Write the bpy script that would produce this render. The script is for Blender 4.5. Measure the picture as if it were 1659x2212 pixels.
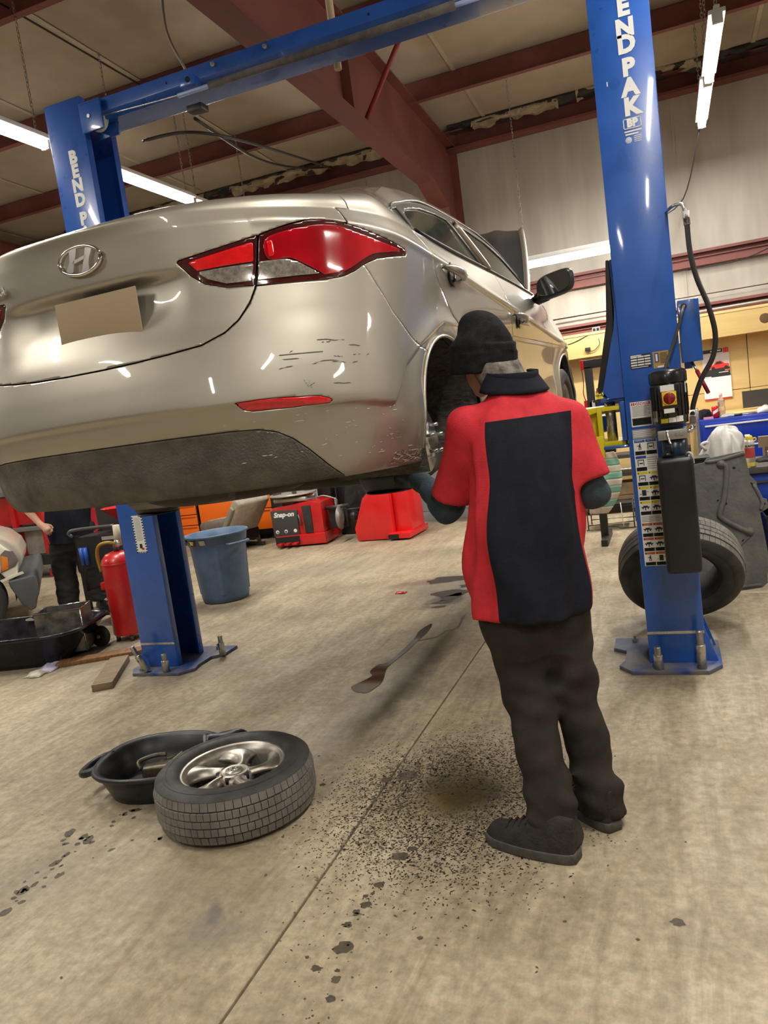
import bpy, bmesh, math, random
import numpy as np
from mathutils import Vector, Matrix
random.seed(7); RNG = np.random.default_rng(7)
for _o in list(bpy.data.objects): bpy.data.objects.remove(_o)
SC = bpy.context.scene
COL = SC.collection
R = math.radians
PI = math.pi

# ------------------------------------------------------------------ camera
def setup_camera():
    yaw, pitch, roll = R(-21.12), R(-7.035), R(-7.85)
    fw = Vector((math.sin(yaw)*math.cos(pitch), math.cos(yaw)*math.cos(pitch), math.sin(pitch)))
    r0 = Vector((math.cos(yaw), -math.sin(yaw), 0)); u0 = r0.cross(fw)
    r = r0*math.cos(roll) + u0*math.sin(roll); u = -r0*math.sin(roll) + u0*math.cos(roll)
    cd = bpy.data.cameras.new('camera'); cd.sensor_fit = 'HORIZONTAL'; cd.sensor_width = 36.0
    cd.lens = 36.0*1666.9/1659.0; cd.clip_start = 0.05; cd.clip_end = 200
    co = bpy.data.objects.new('camera', cd); COL.objects.link(co)
    m = Matrix((r, u, -fw)).transposed().to_4x4(); m.translation = Vector((0, 0, 1.45))
    co.matrix_world = m; SC.camera = co
setup_camera()

# ------------------------------------------------------------------ world, exposure
SC.view_settings.view_transform = 'Standard'; SC.view_settings.look = 'None'
SC.view_settings.gamma = 1.0; SC.view_settings.use_curve_mapping = False
SC.view_settings.exposure = 0.28
W = bpy.data.worlds.new('world'); SC.world = W; W.use_nodes = True
W.node_tree.nodes['Background'].inputs[0].default_value = (0.75, 0.85, 1.0, 1)
W.node_tree.nodes['Background'].inputs[1].default_value = 0.3
SC.cycles.max_bounces = 6; SC.cycles.diffuse_bounces = 3; SC.cycles.glossy_bounces = 3; SC.cycles.transmission_bounces = 3; SC.cycles.transparent_max_bounces = 4
SC.cycles.use_light_tree = False; SC.cycles.caustics_reflective = False; SC.cycles.caustics_refractive = False
TUBE_W = 44.0          # watts per 1.2 m tube
TUBE_EMIT = 26.0
TUBE_COL = (1.0, 0.955, 0.87)

# ------------------------------------------------------------------ materials
_M = {}
def mat(name, col=(.5,.5,.5), rough=.5, metal=0., var=0., vscale=6., bump=0., bscale=60., coat=0., spec=None,
        col2=None, emit=None, estr=0., trans=0., alpha=1., coords='Object', rvar=0., sheen=0., stretch=None, ior=None):
    if name in _M: return _M[name]
    m = bpy.data.materials.new(name); m.use_nodes = True; nt = m.node_tree; N = nt.nodes; L = nt.links
    b = N['Principled BSDF']
    b.inputs['Base Color'].default_value = (*col, 1); b.inputs['Roughness'].default_value = rough
    b.inputs['Metallic'].default_value = metal
    if spec is not None: b.inputs['Specular IOR Level'].default_value = spec
    if ior is not None: b.inputs['IOR'].default_value = ior
    if coat: b.inputs['Coat Weight'].default_value = coat; b.inputs['Coat Roughness'].default_value = .06
    if sheen: b.inputs['Sheen Weight'].default_value = sheen
    if trans: b.inputs['Transmission Weight'].default_value = trans
    if alpha < 1: b.inputs['Alpha'].default_value = alpha
    if emit: b.inputs['Emission Color'].default_value = (*emit, 1); b.inputs['Emission Strength'].default_value = estr
    if var or col2 or bump or rvar:
        tc = N.new('ShaderNodeTexCoord'); src = tc.outputs[coords]
        if stretch:
            mp = N.new('ShaderNodeMapping'); mp.inputs['Scale'].default_value = stretch
            L.new(src, mp.inputs[0]); src = mp.outputs[0]
        nz = N.new('ShaderNodeTexNoise'); nz.inputs['Scale'].default_value = vscale; nz.inputs['Detail'].default_value = 3
        nz.inputs['Roughness'].default_value = .65; L.new(src, nz.inputs['Vector'])
        if var or col2:
            c2 = col2 if col2 else tuple(max(0, c*(1-var)) for c in col)
            c1 = col if col2 else tuple(min(1, c*(1+var)) for c in col)
            rp = N.new('ShaderNodeValToRGB'); rp.color_ramp.elements[0].position = .36; rp.color_ramp.elements[1].position = .66
            rp.color_ramp.elements[0].color = (*c2, 1); rp.color_ramp.elements[1].color = (*c1, 1)
            L.new(nz.outputs['Fac'], rp.inputs[0]); L.new(rp.outputs[0], b.inputs['Base Color'])
        if rvar:
            mr = N.new('ShaderNodeMapRange'); mr.inputs[3].default_value = max(.02, rough-rvar); mr.inputs[4].default_value = min(1, rough+rvar)
            mr.inputs[1].default_value = .3; mr.inputs[2].default_value = .7
            L.new(nz.outputs['Fac'], mr.inputs[0]); L.new(mr.outputs[0], b.inputs['Roughness'])
        if bump:
            n2 = N.new('ShaderNodeTexNoise'); n2.inputs['Scale'].default_value = bscale; n2.inputs['Detail'].default_value = 2
            L.new(src, n2.inputs['Vector'])
            bp = N.new('ShaderNodeBump'); bp.inputs['Strength'].default_value = bump; bp.inputs['Distance'].default_value = .01
            L.new(n2.outputs['Fac'], bp.inputs['Height']); L.new(bp.outputs[0], b.inputs['Normal'])
    _M[name] = m
    return m

# ------------------------------------------------------------------ mesh builder
def frame_from(d):
    d = Vector(d).normalized(); up = Vector((0, 0, 1)) if abs(d.z) < .95 else Vector((0, 1, 0))
    x = d.cross(up).normalized(); y = x.cross(d).normalized()
    return x, y, d
class MB:
    def __init__(s): s.v = []; s.f = []; s.m = []; s.cur = 0; s.sm = []; s.smooth = False
    def add(s, vs, fs, smooth=None):
        o = len(s.v); s.v += [tuple(p) for p in vs]; sm = s.smooth if smooth is None else smooth
        for f in fs: s.f.append([i+o for i in f]); s.m.append(s.cur); s.sm.append(sm)
        return s
    def mi(s, i): s.cur = i; return s
    def box(s, c, d, rz=0, rot=None, taper=None):
        hx, hy, hz = d[0]/2, d[1]/2, d[2]/2; tx, ty = taper if taper else (1, 1)
        P = [Vector((-hx,-hy,-hz)),Vector((hx,-hy,-hz)),Vector((hx,hy,-hz)),Vector((-hx,hy,-hz)),
             Vector((-hx*tx,-hy*ty,hz)),Vector((hx*tx,-hy*ty,hz)),Vector((hx*tx,hy*ty,hz)),Vector((-hx*tx,hy*ty,hz))]
        M = rot if rot else Matrix.Rotation(rz, 3, 'Z')
        P = [M @ p + Vector(c) for p in P]
        return s.add(P, [(0,3,2,1),(4,5,6,7),(0,1,5,4),(1,2,6,5),(2,3,7,6),(3,0,4,7)], False)
    def b2(s, a, b):  # box by corners
        return s.box([(a[i]+b[i])/2 for i in range(3)], [abs(b[i]-a[i]) for i in range(3)])
    def cyl(s, a, b, r, r2=None, seg=20, caps=True, smooth=True):
        r2 = r if r2 is None else r2; a = Vector(a); b = Vector(b); x, y, d = frame_from(b-a)
        P = []
        for k in range(seg):
            t = 2*PI*k/seg; e = x*math.cos(t)+y*math.sin(t); P += [a+e*r, b+e*r2]
        F = [(2*k, 2*k+1, (2*k+3) % (2*seg), (2*k+2) % (2*seg)) for k in range(seg)]
        s.add(P, F, smooth)
        if caps:
            o = len(s.v)
            s.add([P[2*k] for k in range(seg)], [tuple(range(seg))], False); s.add([P[2*k+1] for k in range(seg)], [tuple(range(seg-1,-1,-1))], False)
        return s
    def tube(s, pts, r, seg=10, caps=True, closed=False):
        pts = [Vector(p) for p in pts]; n = len(pts); P = []; rr = r if hasattr(r, '__len__') else [r]*n
        px = None
        for i, p in enumerate(pts):
            if closed: d = pts[(i+1) % n]-pts[i-1]
            else: d = pts[min(i+1, n-1)]-pts[max(i-1, 0)]
            if d.length < 1e-9: d = Vector((0,0,1))
            d.normalize()
            if px is None: x, y, _ = frame_from(d)
            else:
                x = px - d*px.dot(d)
                x = x.normalized() if x.length > 1e-6 else frame_from(d)[0]
                y = d.cross(x)
            px = x
            for k in range(seg):
                t = 2*PI*k/seg; P.append(p+(x*math.cos(t)+y*math.sin(t))*rr[i])
        F = []
        for i in range(n if closed else n-1):
            j = (i+1) % n
            for k in range(seg): F.append((i*seg+k, i*seg+(k+1) % seg, j*seg+(k+1) % seg, j*seg+k))
        if caps and not closed: F += [tuple(range(seg-1,-1,-1)), tuple((n-1)*seg+k for k in range(seg))]
        return s.add(P, F, True)
    def lathe(s, prof, c=(0,0,0), axis='z', seg=32, a0=0, a1=2*PI, smooth=True, rot=None):
        full = abs(a1-a0-2*PI) < 1e-6; n = len(prof); cols = seg if full else seg+1; P = []
        for k in range(cols):
            t = a0+(a1-a0)*k/seg
            for r, h in prof:
                q = Vector((r*math.cos(t), r*math.sin(t), h))
                if axis == 'y': q = Vector((q.x, q.z, -q.y))
                if axis == 'x': q = Vector((q.z, q.x, q.y))
                if rot: q = rot @ q
                P.append(q+Vector(c))
        F = []
        for k in range(seg):
            j = (k+1) % cols
            for i in range(n-1): F.append((k*n+i, j*n+i, j*n+i+1, k*n+i+1))
        return s.add(P, F, smooth)
    def prism(s, poly, a, b, plane='xy', smooth=False):
        """extrude 2-D polygon; plane gives the 2 axes, a..b the range on the third"""
        ax = {'xy': (0,1,2), 'xz': (0,2,1), 'yz': (1,2,0)}[plane]; n = len(poly); P = []
        for h in (a, b):
            for p in poly:
                q = [0,0,0]; q[ax[0]] = p[0]; q[ax[1]] = p[1]; q[ax[2]] = h; P.append(q)
        F = [tuple(range(n-1,-1,-1)), tuple(range(n, 2*n))]
        s.add(P, F, False)
        return s.add(P, [(i, (i+1) % n, n+(i+1) % n, n+i) for i in range(n)], smooth)
    def grid(s, fn, nu, nv, smooth=True, cu=False):
        P = [fn(i/nu, j/nv) for i in range(nu+1) for j in range(nv+1)]
        F = [(i*(nv+1)+j, (i+1)*(nv+1)+j, (i+1)*(nv+1)+j+1, i*(nv+1)+j+1) for i in range(nu) for j in range(nv)]
        return s.add(P, F, smooth)
    def xf(s, M):
        s.v = [tuple(M @ Vector(p)) for p in s.v]; return s
    def build(s, name, mats, parent=None, bevel=0., bseg=2, sub=0, weld=True, recalc=True, solid=0.):
        me = bpy.data.meshes.new(name); me.from_pydata(s.v, [], s.f)
        mats = mats if isinstance(mats, (list, tuple)) else [mats]
        for m in mats: me.materials.append(m)
        me.polygons.foreach_set('material_index', s.m); me.polygons.foreach_set('use_smooth', s.sm)
        if weld or recalc:
            bm = bmesh.new(); bm.from_mesh(me)
            if weld: bmesh.ops.remove_doubles(bm, verts=bm.verts, dist=1e-5)
            if recalc: bmesh.ops.recalc_face_normals(bm, faces=bm.faces)
            if bevel:
                es = [e for e in bm.edges if len(e.link_faces) == 2 and e.calc_face_angle(0) > .5]
                if es:
                    bmesh.ops.bevel(bm, geom=es, offset=bevel, segments=bseg, affect='EDGES', profile=.6, clamp_overlap=True)
                    for f in bm.faces: f.smooth = True
            bm.to_mesh(me); bm.free()
        if bevel:
            try: me.set_sharp_from_angle(angle=R(38))
            except Exception: pass
        o = bpy.data.objects.new(name, me); COL.objects.link(o)
        if parent: o.parent = parent
        if solid:
            md = o.modifiers.new('solid', 'SOLIDIFY'); md.thickness = solid; md.offset = -1
        if sub:
            md = o.modifiers.new('sub', 'SUBSURF'); md.levels = sub; md.render_levels = sub
        return o
def npmesh(name, V, F, mats, parent=None, midx=None, smooth=True):
    me = bpy.data.meshes.new(name); V = np.asarray(V, np.float32); F = np.asarray(F, np.int32)
    me.vertices.add(len(V)); me.vertices.foreach_set('co', V.ravel())
    k = F.shape[1]; me.loops.add(F.size); me.loops.foreach_set('vertex_index', F.ravel())
    me.polygons.add(len(F)); me.polygons.foreach_set('loop_start', np.arange(0, F.size, k, dtype=np.int32))
    me.polygons.foreach_set('loop_total', np.full(len(F), k, np.int32))
    mats = mats if isinstance(mats, (list, tuple)) else [mats]
    for m in mats: me.materials.append(m)
    if midx is not None: me.polygons.foreach_set('material_index', np.asarray(midx, np.int32))
    me.polygons.foreach_set('use_smooth', np.full(len(F), smooth, bool))
    me.update(calc_edges=True); me.validate()
    o = bpy.data.objects.new(name, me); COL.objects.link(o)
    if parent: o.parent = parent
    return o
def tag(o, label, cat, group=None):
    o['label'] = label; o['category'] = cat
    if group: o['group'] = group
    return o
def thing(name, label, cat, loc=(0,0,0), rz=0, group=None):
    o = bpy.data.objects.new(name, None); o.empty_display_size = .1; COL.objects.link(o)
    o.location = loc; o.rotation_euler = (0, 0, rz)
    return tag(o, label, cat, group)
def structure(o): o['kind'] = 'structure'; return o
def copy_tree(o, parent=None):
    c = o.copy(); COL.objects.link(c); c.parent = parent
    for ch in list(o.children): copy_tree(ch, c)
    return c
def text_mesh(txt, size, extr=.001, offset=0., align='CENTER', shear=0., spacing=1.0):
    cu = bpy.data.curves.new('t', 'FONT'); cu.body = txt; cu.size = size; cu.extrude = extr; cu.offset = offset
    cu.align_x = align; cu.align_y = 'CENTER'; cu.shear = shear; cu.space_character = spacing; cu.resolution_u = 3
    o = bpy.data.objects.new('t', cu); COL.objects.link(o)
    bpy.context.view_layer.update()
    dg = bpy.context.evaluated_depsgraph_get()
    me = bpy.data.meshes.new_from_object(o.evaluated_get(dg)); bpy.data.objects.remove(o)
    return me
def text(name, txt, size, m, M, parent=None, **k):
    me = text_mesh(txt, size, **k); me.materials.clear(); me.materials.append(m); me.name = name
    me.transform(M); o = bpy.data.objects.new(name, me); COL.objects.link(o)
    if parent: o.parent = parent
    return o
def basis(origin, ux, uy):
    ux = Vector(ux).normalized(); uy = Vector(uy); uy = (uy-ux*ux.dot(uy)).normalized(); uz = ux.cross(uy)
    M = Matrix((ux, uy, uz)).transposed().to_4x4(); M.translation = Vector(origin); return M
def smoothpts(pts, n=8):
    """Catmull-Rom through pts"""
    P = [Vector(p) for p in pts]; out = []
    for i in range(len(P)-1):
        p0 = P[max(i-1,0)]; p1 = P[i]; p2 = P[i+1]; p3 = P[min(i+2,len(P)-1)]
        for k in range(n):
            t = k/n
            out.append(.5*((2*p1)+(p2-p0)*t+(2*p0-5*p1+4*p2-p3)*t*t+(3*p1-p0-3*p2+p3)*t**3))
    out.append(P[-1]); return out

# shared materials
BLUE = mat('lift_blue_paint', (.016,.10,.44), .30, coat=.5, var=.12, vscale=3, rvar=.06)
STEEL = mat('zinc_steel', (.55,.54,.52), .32, 1., var=.12, vscale=30, rvar=.1)
DSTEEL = mat('dark_steel', (.12,.115,.11), .45, .8, var=.2, vscale=20)
BLACKP = mat('black_plastic', (.012,.012,.013), .42, var=.3, vscale=12, rvar=.1)
RUBBER = mat('black_rubber', (.022,.021,.02), .72, var=.35, vscale=14)
WHITEP = mat('white_print', (.8,.8,.78), .5)
REDP = mat('red_paint', (.52,.012,.012), .35, coat=.3, var=.15, vscale=5)
MAROON = mat('maroon_primer', (.20,.062,.052), .55, var=.2, vscale=2.5, rvar=.1)
YELLOW = mat('yellow_paint', (.78,.62,.015), .4, var=.1, vscale=8)
# ================================================================== STRUCTURE
X0, X1, Y0, YW = -13.0, 7.0, -7.0, 9.7
def concrete():
    m = bpy.data.materials.new('concrete'); m.use_nodes = True; nt = m.node_tree; N = nt.nodes; L = nt.links
    b = N['Principled BSDF']; tc = N.new('ShaderNodeNewGeometry'); P = tc.outputs['Position']
    def noise(sc, det=6, rough=.6, dist=0., vec=None, stretch=None):
        n = N.new('ShaderNodeTexNoise'); n.inputs['Scale'].default_value = sc; n.inputs['Detail'].default_value = det
        n.inputs['Roughness'].default_value = rough; n.inputs['Distortion'].default_value = dist
        v = vec or P
        if stretch:
            mp = N.new('ShaderNodeMapping'); mp.inputs['Scale'].default_value = stretch[0]; mp.inputs['Rotation'].default_value = (0,0,stretch[1]); L.new(v, mp.inputs[0]); v = mp.outputs[0]
        L.new(v, n.inputs['Vector']); return n.outputs['Fac']
    def ramp(f, stops):
        r = N.new('ShaderNodeValToRGB'); e = r.color_ramp.elements
        while len(e) < len(stops): e.new(.5)
        for k, (p, c) in enumerate(stops): e[k].position = p; e[k].color = (*c, 1)
        L.new(f, r.inputs[0]); return r.outputs[0]
    def mix(a, c, f, mode='MIX'):
        x = N.new('ShaderNodeMix'); x.data_type = 'RGBA'; x.blend_type = mode
        for s, q in ((x.inputs[6], a), (x.inputs[7], c)):
            if isinstance(q, tuple): s.default_value = (*q, 1)
            else: L.new(q, s)
        if isinstance(f, float): x.inputs[0].default_value = f
        else: L.new(f, x.inputs[0])
        return x.outputs[2]
    def math_(op, a, b_=None):
        x = N.new('ShaderNodeMath'); x.operation = op
        for i, q in enumerate((a, b_)):
            if q is None: continue
            if isinstance(q, (int, float)): x.inputs[i].default_value = q
            else: L.new(q, x.inputs[i])
        return x.outputs[0]
    base = ramp(noise(1.1, 5, .62), [(.30,(.27,.22,.145)),(.48,(.39,.325,.225)),(.70,(.49,.42,.30))])
    fine = ramp(noise(26, 3, .7), [(.3,(.70,.69,.67)),(.7,(1.16,1.15,1.13))])
    c = mix(base, fine, 1.0, 'MULTIPLY')
    # trowel / tyre streaks following the bay
    st = ramp(noise(2.2, 4, .7, 1.5, stretch=((3.2,.55,1), .15)), [(.35,(.72,.69,.64)),(.6,(1.08,1.08,1.08))])
    c = mix(c, st, .75, 'MULTIPLY')
    scr = ramp(noise(14, 3, .8, 2.2, stretch=((1,.35,1), .5)), [(.34,(.80,.78,.75)),(.55,(1.04,1.04,1.04))])
    c = mix(c, scr, .4, 'MULTIPLY')
    pale = ramp(noise(3.1, 4, .75, .6), [(.62,(0,0,0)),(.74,(1,1,1))])
    c = mix(c, (.50,.45,.36), math_('MULTIPLY', pale, .45))
    warp = N.new('ShaderNodeTexNoise'); warp.inputs['Scale'].default_value = 4.5; warp.inputs['Detail'].default_value = 3; L.new(P, warp.inputs['Vector'])
    wv = N.new('ShaderNodeVectorMath'); wv.operation = 'SUBTRACT'; L.new(warp.outputs['Color'], wv.inputs[0]); wv.inputs[1].default_value = (.5,.5,.5)
    ws = N.new('ShaderNodeVectorMath'); ws.operation = 'SCALE'; L.new(wv.outputs[0], ws.inputs[0]); ws.inputs['Scale'].default_value = .34
    wp = N.new('ShaderNodeVectorMath'); wp.operation = 'ADD'; L.new(P, wp.inputs[0]); L.new(ws.outputs[0], wp.inputs[1])
    wet = None
    def spot(c, x, y, rx, ry, ang, colr, stren, soft=.5, gloss=0.):
        nonlocal wet
        mp = N.new('ShaderNodeMapping'); mp.vector_type = 'TEXTURE'; mp.inputs['Location'].default_value = (x,y,0); mp.inputs['Rotation'].default_value = (0,0,ang)
        mp.inputs['Scale'].default_value = (rx,ry,1000); L.new(wp.outputs[0], mp.inputs[0])
        ln = N.new('ShaderNodeVectorMath'); ln.operation = 'LENGTH'; L.new(mp.outputs[0], ln.inputs[0])
        mr = N.new('ShaderNodeMapRange'); mr.inputs[1].default_value = 1; mr.inputs[2].default_value = 1-soft; mr.inputs[3].default_value = 0; mr.inputs[4].default_value = stren
        mr.interpolation_type = 'SMOOTHSTEP'; L.new(ln.outputs['Value'], mr.inputs[0])
        if gloss:
            g = math_('MULTIPLY', mr.outputs[0], gloss); wet = g if wet is None else math_('MAXIMUM', wet, g)
        return mix(c, colr, mr.outputs[0])
    # grey driven-in band of the bay, worn patches and old oil
    c = spot(c, -1.55, 4.1, .42, 2.1, 0, (.14,.125,.10), .55, .9)
    c = spot(c, -1.47, 3.9, .13, .95, .0, (.07,.065,.055), .5, .8)
    c = spot(c, -1.75, 5.9, .75, .75, 0, (.11,.10,.085), .65, .8, .25)
    c = spot(c, -2.1, 6.15, .42, .16, .3, (.12,.045,.035), .55, .8, .2)
    c = spot(c, -1.72, 5.6, .13, .42, -.1, (.06,.058,.05), .75, .6, .4)
    c = spot(c, -2.05, 2.75, .7, .6, 0, (.20,.18,.15), .4, .9)
    c = spot(c, -1.6, 1.95, .7, .35, .2, (.22,.17,.10), .35, .9)
    c = spot(c, -1.44, 1.85, .075, .13, .5, (.10,.10,.105), .6, .7)
    c = spot(c, -1.40, 1.76, .16, .12, .5, (.14,.125,.11), .5, .8)
    c = spot(c, -2.3, 1.9, .45, .3, .4, (.17,.155,.13), .4, .9)
    c = spot(c, -3.4, 4.2, .9, .6, 0, (.13,.12,.10), .55, .9)
    c = spot(c, -4.5, 4.4, 1.2, .8, 0, (.12,.11,.095), .5, .9)
    c = spot(c, 0., 4.3, .6, .55, 0, (.14,.125,.10), .5, .9)
    c = spot(c, -3.8, 5.5, .6, .3, 0, (.10,.09,.075), .55, .9)
    c = spot(c, -3.2, 7.0, 1.6, .9, .4, (.30,.27,.22), .35, .9)
    # wet, brown-olive centre of the spill beside the mechanic
    c = spot(c, -.90, 2.62, .42, .50, .2, (.17,.13,.06), .8, .85, .1)
    c = spot(c, -.85, 2.64, .24, .27, .2, (.065,.046,.010), .95, .85, .35)
    L.new(c, b.inputs['Base Color'])
    r = N.new('ShaderNodeMapRange'); r.inputs[1].default_value = .3; r.inputs[2].default_value = .7; r.inputs[3].default_value = .46; r.inputs[4].default_value = .72
    L.new(noise(5, 2), r.inputs[0]); L.new(math_('SUBTRACT', r.outputs[0], math_('MULTIPLY', wet, .5)), b.inputs['Roughness'])
    bp = N.new('ShaderNodeBump'); bp.inputs['Strength'].default_value = .18; bp.inputs['Distance'].default_value = .004
    L.new(noise(45, 2, .7), bp.inputs['Height']); L.new(bp.outputs[0], b.inputs['Normal'])
    return m
CONC = concrete()
base = MB().b2((X0,Y0,-.16),(X1,12,-.05)).build('floor', mat('floor_base', (.10,.085,.065), .9)); structure(base)
JX = -1.19
for a, b in ((X0, JX-.0045), (JX+.0045, X1)):
    s = MB().b2((a,Y0,-.05),(b,YW+.1,0)).build('slab', CONC, base, bevel=.004, bseg=1)

INSUL = mat('wall_insulation_vinyl', (.56,.515,.44), .55, col2=(.40,.36,.30), vscale=1.6, bump=.25, bscale=5, stretch=(1.6,1,.22))
CEIL = mat('ceiling_insulation', (.50,.425,.325), .6, col2=(.35,.295,.22), vscale=.9, bump=.35, bscale=3)
GREYW = mat('grey_wall_paint', (.42,.43,.44), .6, col2=(.29,.30,.31), vscale=1.8, stretch=(2,1,.3))
PLY = mat('yellow_plywood', (.62,.44,.185), .6, col2=(.52,.36,.14), vscale=1.5, stretch=(.6,1,3), bump=.1, bscale=20)
PLYD = mat('yellow_header_wood', (.66,.47,.19), .55, col2=(.55,.38,.15), vscale=2, stretch=(.4,1,4))
wb = MB().b2((X0,YW,2.0),(X1,YW+.1,5.6)).build('wall_back', INSUL); structure(wb)
seam = MB()
for k in range(-9, 6):
    x = -.95+1.22*k
    MB().b2((x-.012,YW-.008,2.0),(x+.012,YW,4.5)).build('insulation_seam', INSUL, wb)
# lower grey metal panels behind the cars, each its own sheet
lw = MB().b2((X0,YW+.02,-.02),(-1.6,YW+.1,2.0)).build('wall_back_lower', GREYW); structure(lw)
for k in range(12):
    x = -1.62-.92*k
    MB().b2((x-.90,YW-.015,.12),(x,YW+.02,2.0)).build('sheet', GREYW, lw, bevel=.006, bseg=1)
    MB().b2((x-.916,YW-.03,.12),(x-.884,YW-.015,2.0)).build('batten', GREYW, lw)
MB().b2((-12.8,YW-.05,0),(-1.6,YW+.02,.12)).build('kick_board', GREYW, lw, bevel=.006)
# yellow plywood wainscot sheets
pw = MB().b2((-1.6,YW+.02,-.02),(X1,YW+.1,2.0)).build('wall_back_wainscot', mat('wall_dark', (.1,.08,.05), .9)); structure(pw)
for k in range(8):
    x = -1.59+1.22*k
    if x > X1-.3: break
    for z0, z1 in ((.0,1.2),(1.206,2.0)):
        MB().b2((x,YW-.02,z0),(min(x+1.213,X1),YW+.02,z1)).build('plywood_panel', PLY, pw, bevel=.002, bseg=1)
hd = MB().b2((-1.55,YW-.27,1.80),(X1,YW-.235,2.05)).b2((-1.55,YW-.27,2.05),(X1,YW-.02,2.08)).b2((-1.55,YW-.235,1.80),(X1,YW-.02,1.83)).build('trim_1', PLYD, bevel=.004); structure(hd)
kn = MB().lathe([(0,0),(.05,0),(.055,.002)],(1.02,YW-.271,1.93),'y',20).build('knot_hole', mat('knot', (.10,.055,.02), .8), hd)
for nm, xa in (('wall_left', X0), ('wall_right', X1)):
    structure(MB().b2((xa-(.1 if xa < 0 else 0),Y0,0),(xa+(.1 if xa > 0 else 0),YW+.1,5.7)).build(nm, INSUL))
structure(MB().b2((X0,Y0-.1,0),(X1,Y0,5.7)).build('wall_front', INSUL))
zc = lambda y: 4.72+.034*(9.7-y)
structure(MB().add([(X0,YW+.1,zc(YW)),(X1,YW+.1,zc(YW)),(X1,Y0,zc(Y0)),(X0,Y0,zc(Y0)),(X0,YW+.1,zc(YW)+.1),(X1,YW+.1,zc(YW)+.1),(X1,Y0,zc(Y0)+.1),(X0,Y0,zc(Y0)+.1)],
      [(0,1,2,3),(7,6,5,4),(0,4,5,1),(1,5,6,2),(2,6,7,3),(3,7,4,0)]).build('ceiling', CEIL))
ceil = bpy.data.objects['ceiling']
SEAMM = mat('ceiling_seam_tape', (.52,.46,.36), .6, var=.1)
for k, x in enumerate((-10.2,-8.6,-7.1,-5.6,-4.35,-3.1,-1.75,-.35,1.1,2.5,3.9,5.3)):
    MB().add([(x-.02,YW,zc(YW)-.006),(x+.02,YW,zc(YW)-.006),(x+.02,Y0,zc(Y0)-.006),(x-.02,Y0,zc(Y0)-.006)],[(0,1,2,3)]).build('ceiling_seam', SEAMM, ceil)
# purlins (Z-section) spanning along x
def zsec(name, y, z0, h, x0=X0, x1=X1, par=None, d=.065):
    pr = [(y-d,z0),(y+.003,z0),(y+.003,z0+h-.006),(y+d,z0+h-.006),(y+d,z0+h),(y-.003,z0+h),(y-.003,z0+.006),(y-d,z0+.006)]
    return MB().prism(pr, x0, x1, 'yz').build(name, MAROON, par)
n = 1
for y in (8.14,6.52,4.9,3.28,1.66,.04,-1.6,-3.2,-4.9):
    n += 1; structure(zsec(f'trim_{n}', y, zc(y)-.215, .21))
# eave strut and girts on the back wall
n += 1; structure(MB().prism([(9.52,4.46),(9.69,4.46),(9.69,4.68),(9.52,4.68),(9.52,4.672),(9.682,4.672),(9.682,4.468),(9.528,4.468),(9.528,4.49),(9.52,4.49)], X0, X1, 'yz').build(f'trim_{n}', MAROON))
def girt(z0, h):
    global n; n += 1
    g = MB().prism([(9.60,z0),(9.69,z0),(9.69,z0+h),(9.53,z0+h),(9.53,z0+h-.03),(9.536,z0+h-.03),(9.536,z0+h-.008),(9.60,z0+h-.008)], X0, X1, 'yz')
    g.b2((X0,9.575,z0+h*.52),(X1,9.60,z0+h*.52+.012))
    return structure(g.build(f'trim_{n}', MAROON))
girt(2.62,.16); girt(2.06,.14)
# crumpled torn insulation above the eave strut
def torn(x0, x1, m, z, seed, amp):
    r = np.random.default_rng(seed); nu = int((x1-x0)*26); A = r.normal(0,1,(nu+1,7))
    for _ in range(2): A[1:-1] = (A[:-2]+2*A[1:-1]+A[2:])/4
    def fn(u, v):
        i = int(round(u*nu)); j = int(round(v*6))
        return (x0+(x1-x0)*u, 9.58-.13*math.sin(PI*v)+amp*A[i,j]*.6, z+.13*(v-.5)+amp*A[i,j])
    return MB().grid(fn, nu, 6).build('torn_insulation', m, wb)
TAN = mat('torn_facing_tan', (.42,.34,.22), .6, var=.3, vscale=9); BLK = mat('torn_facing_black', (.03,.028,.025), .6, var=.4, vscale=9)
torn(-2.2,3.5,BLK,4.72,1,.03); torn(-1.9,-.9,TAN,4.70,2,.035); torn(-.7,.6,TAN,4.73,8,.02); torn(-8,-2.5,BLK,4.71,3,.03); torn(-5.2,-2.6,TAN,4.69,4,.035); torn(-7.8,-5.6,TAN,4.70,6,.03)
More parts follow.
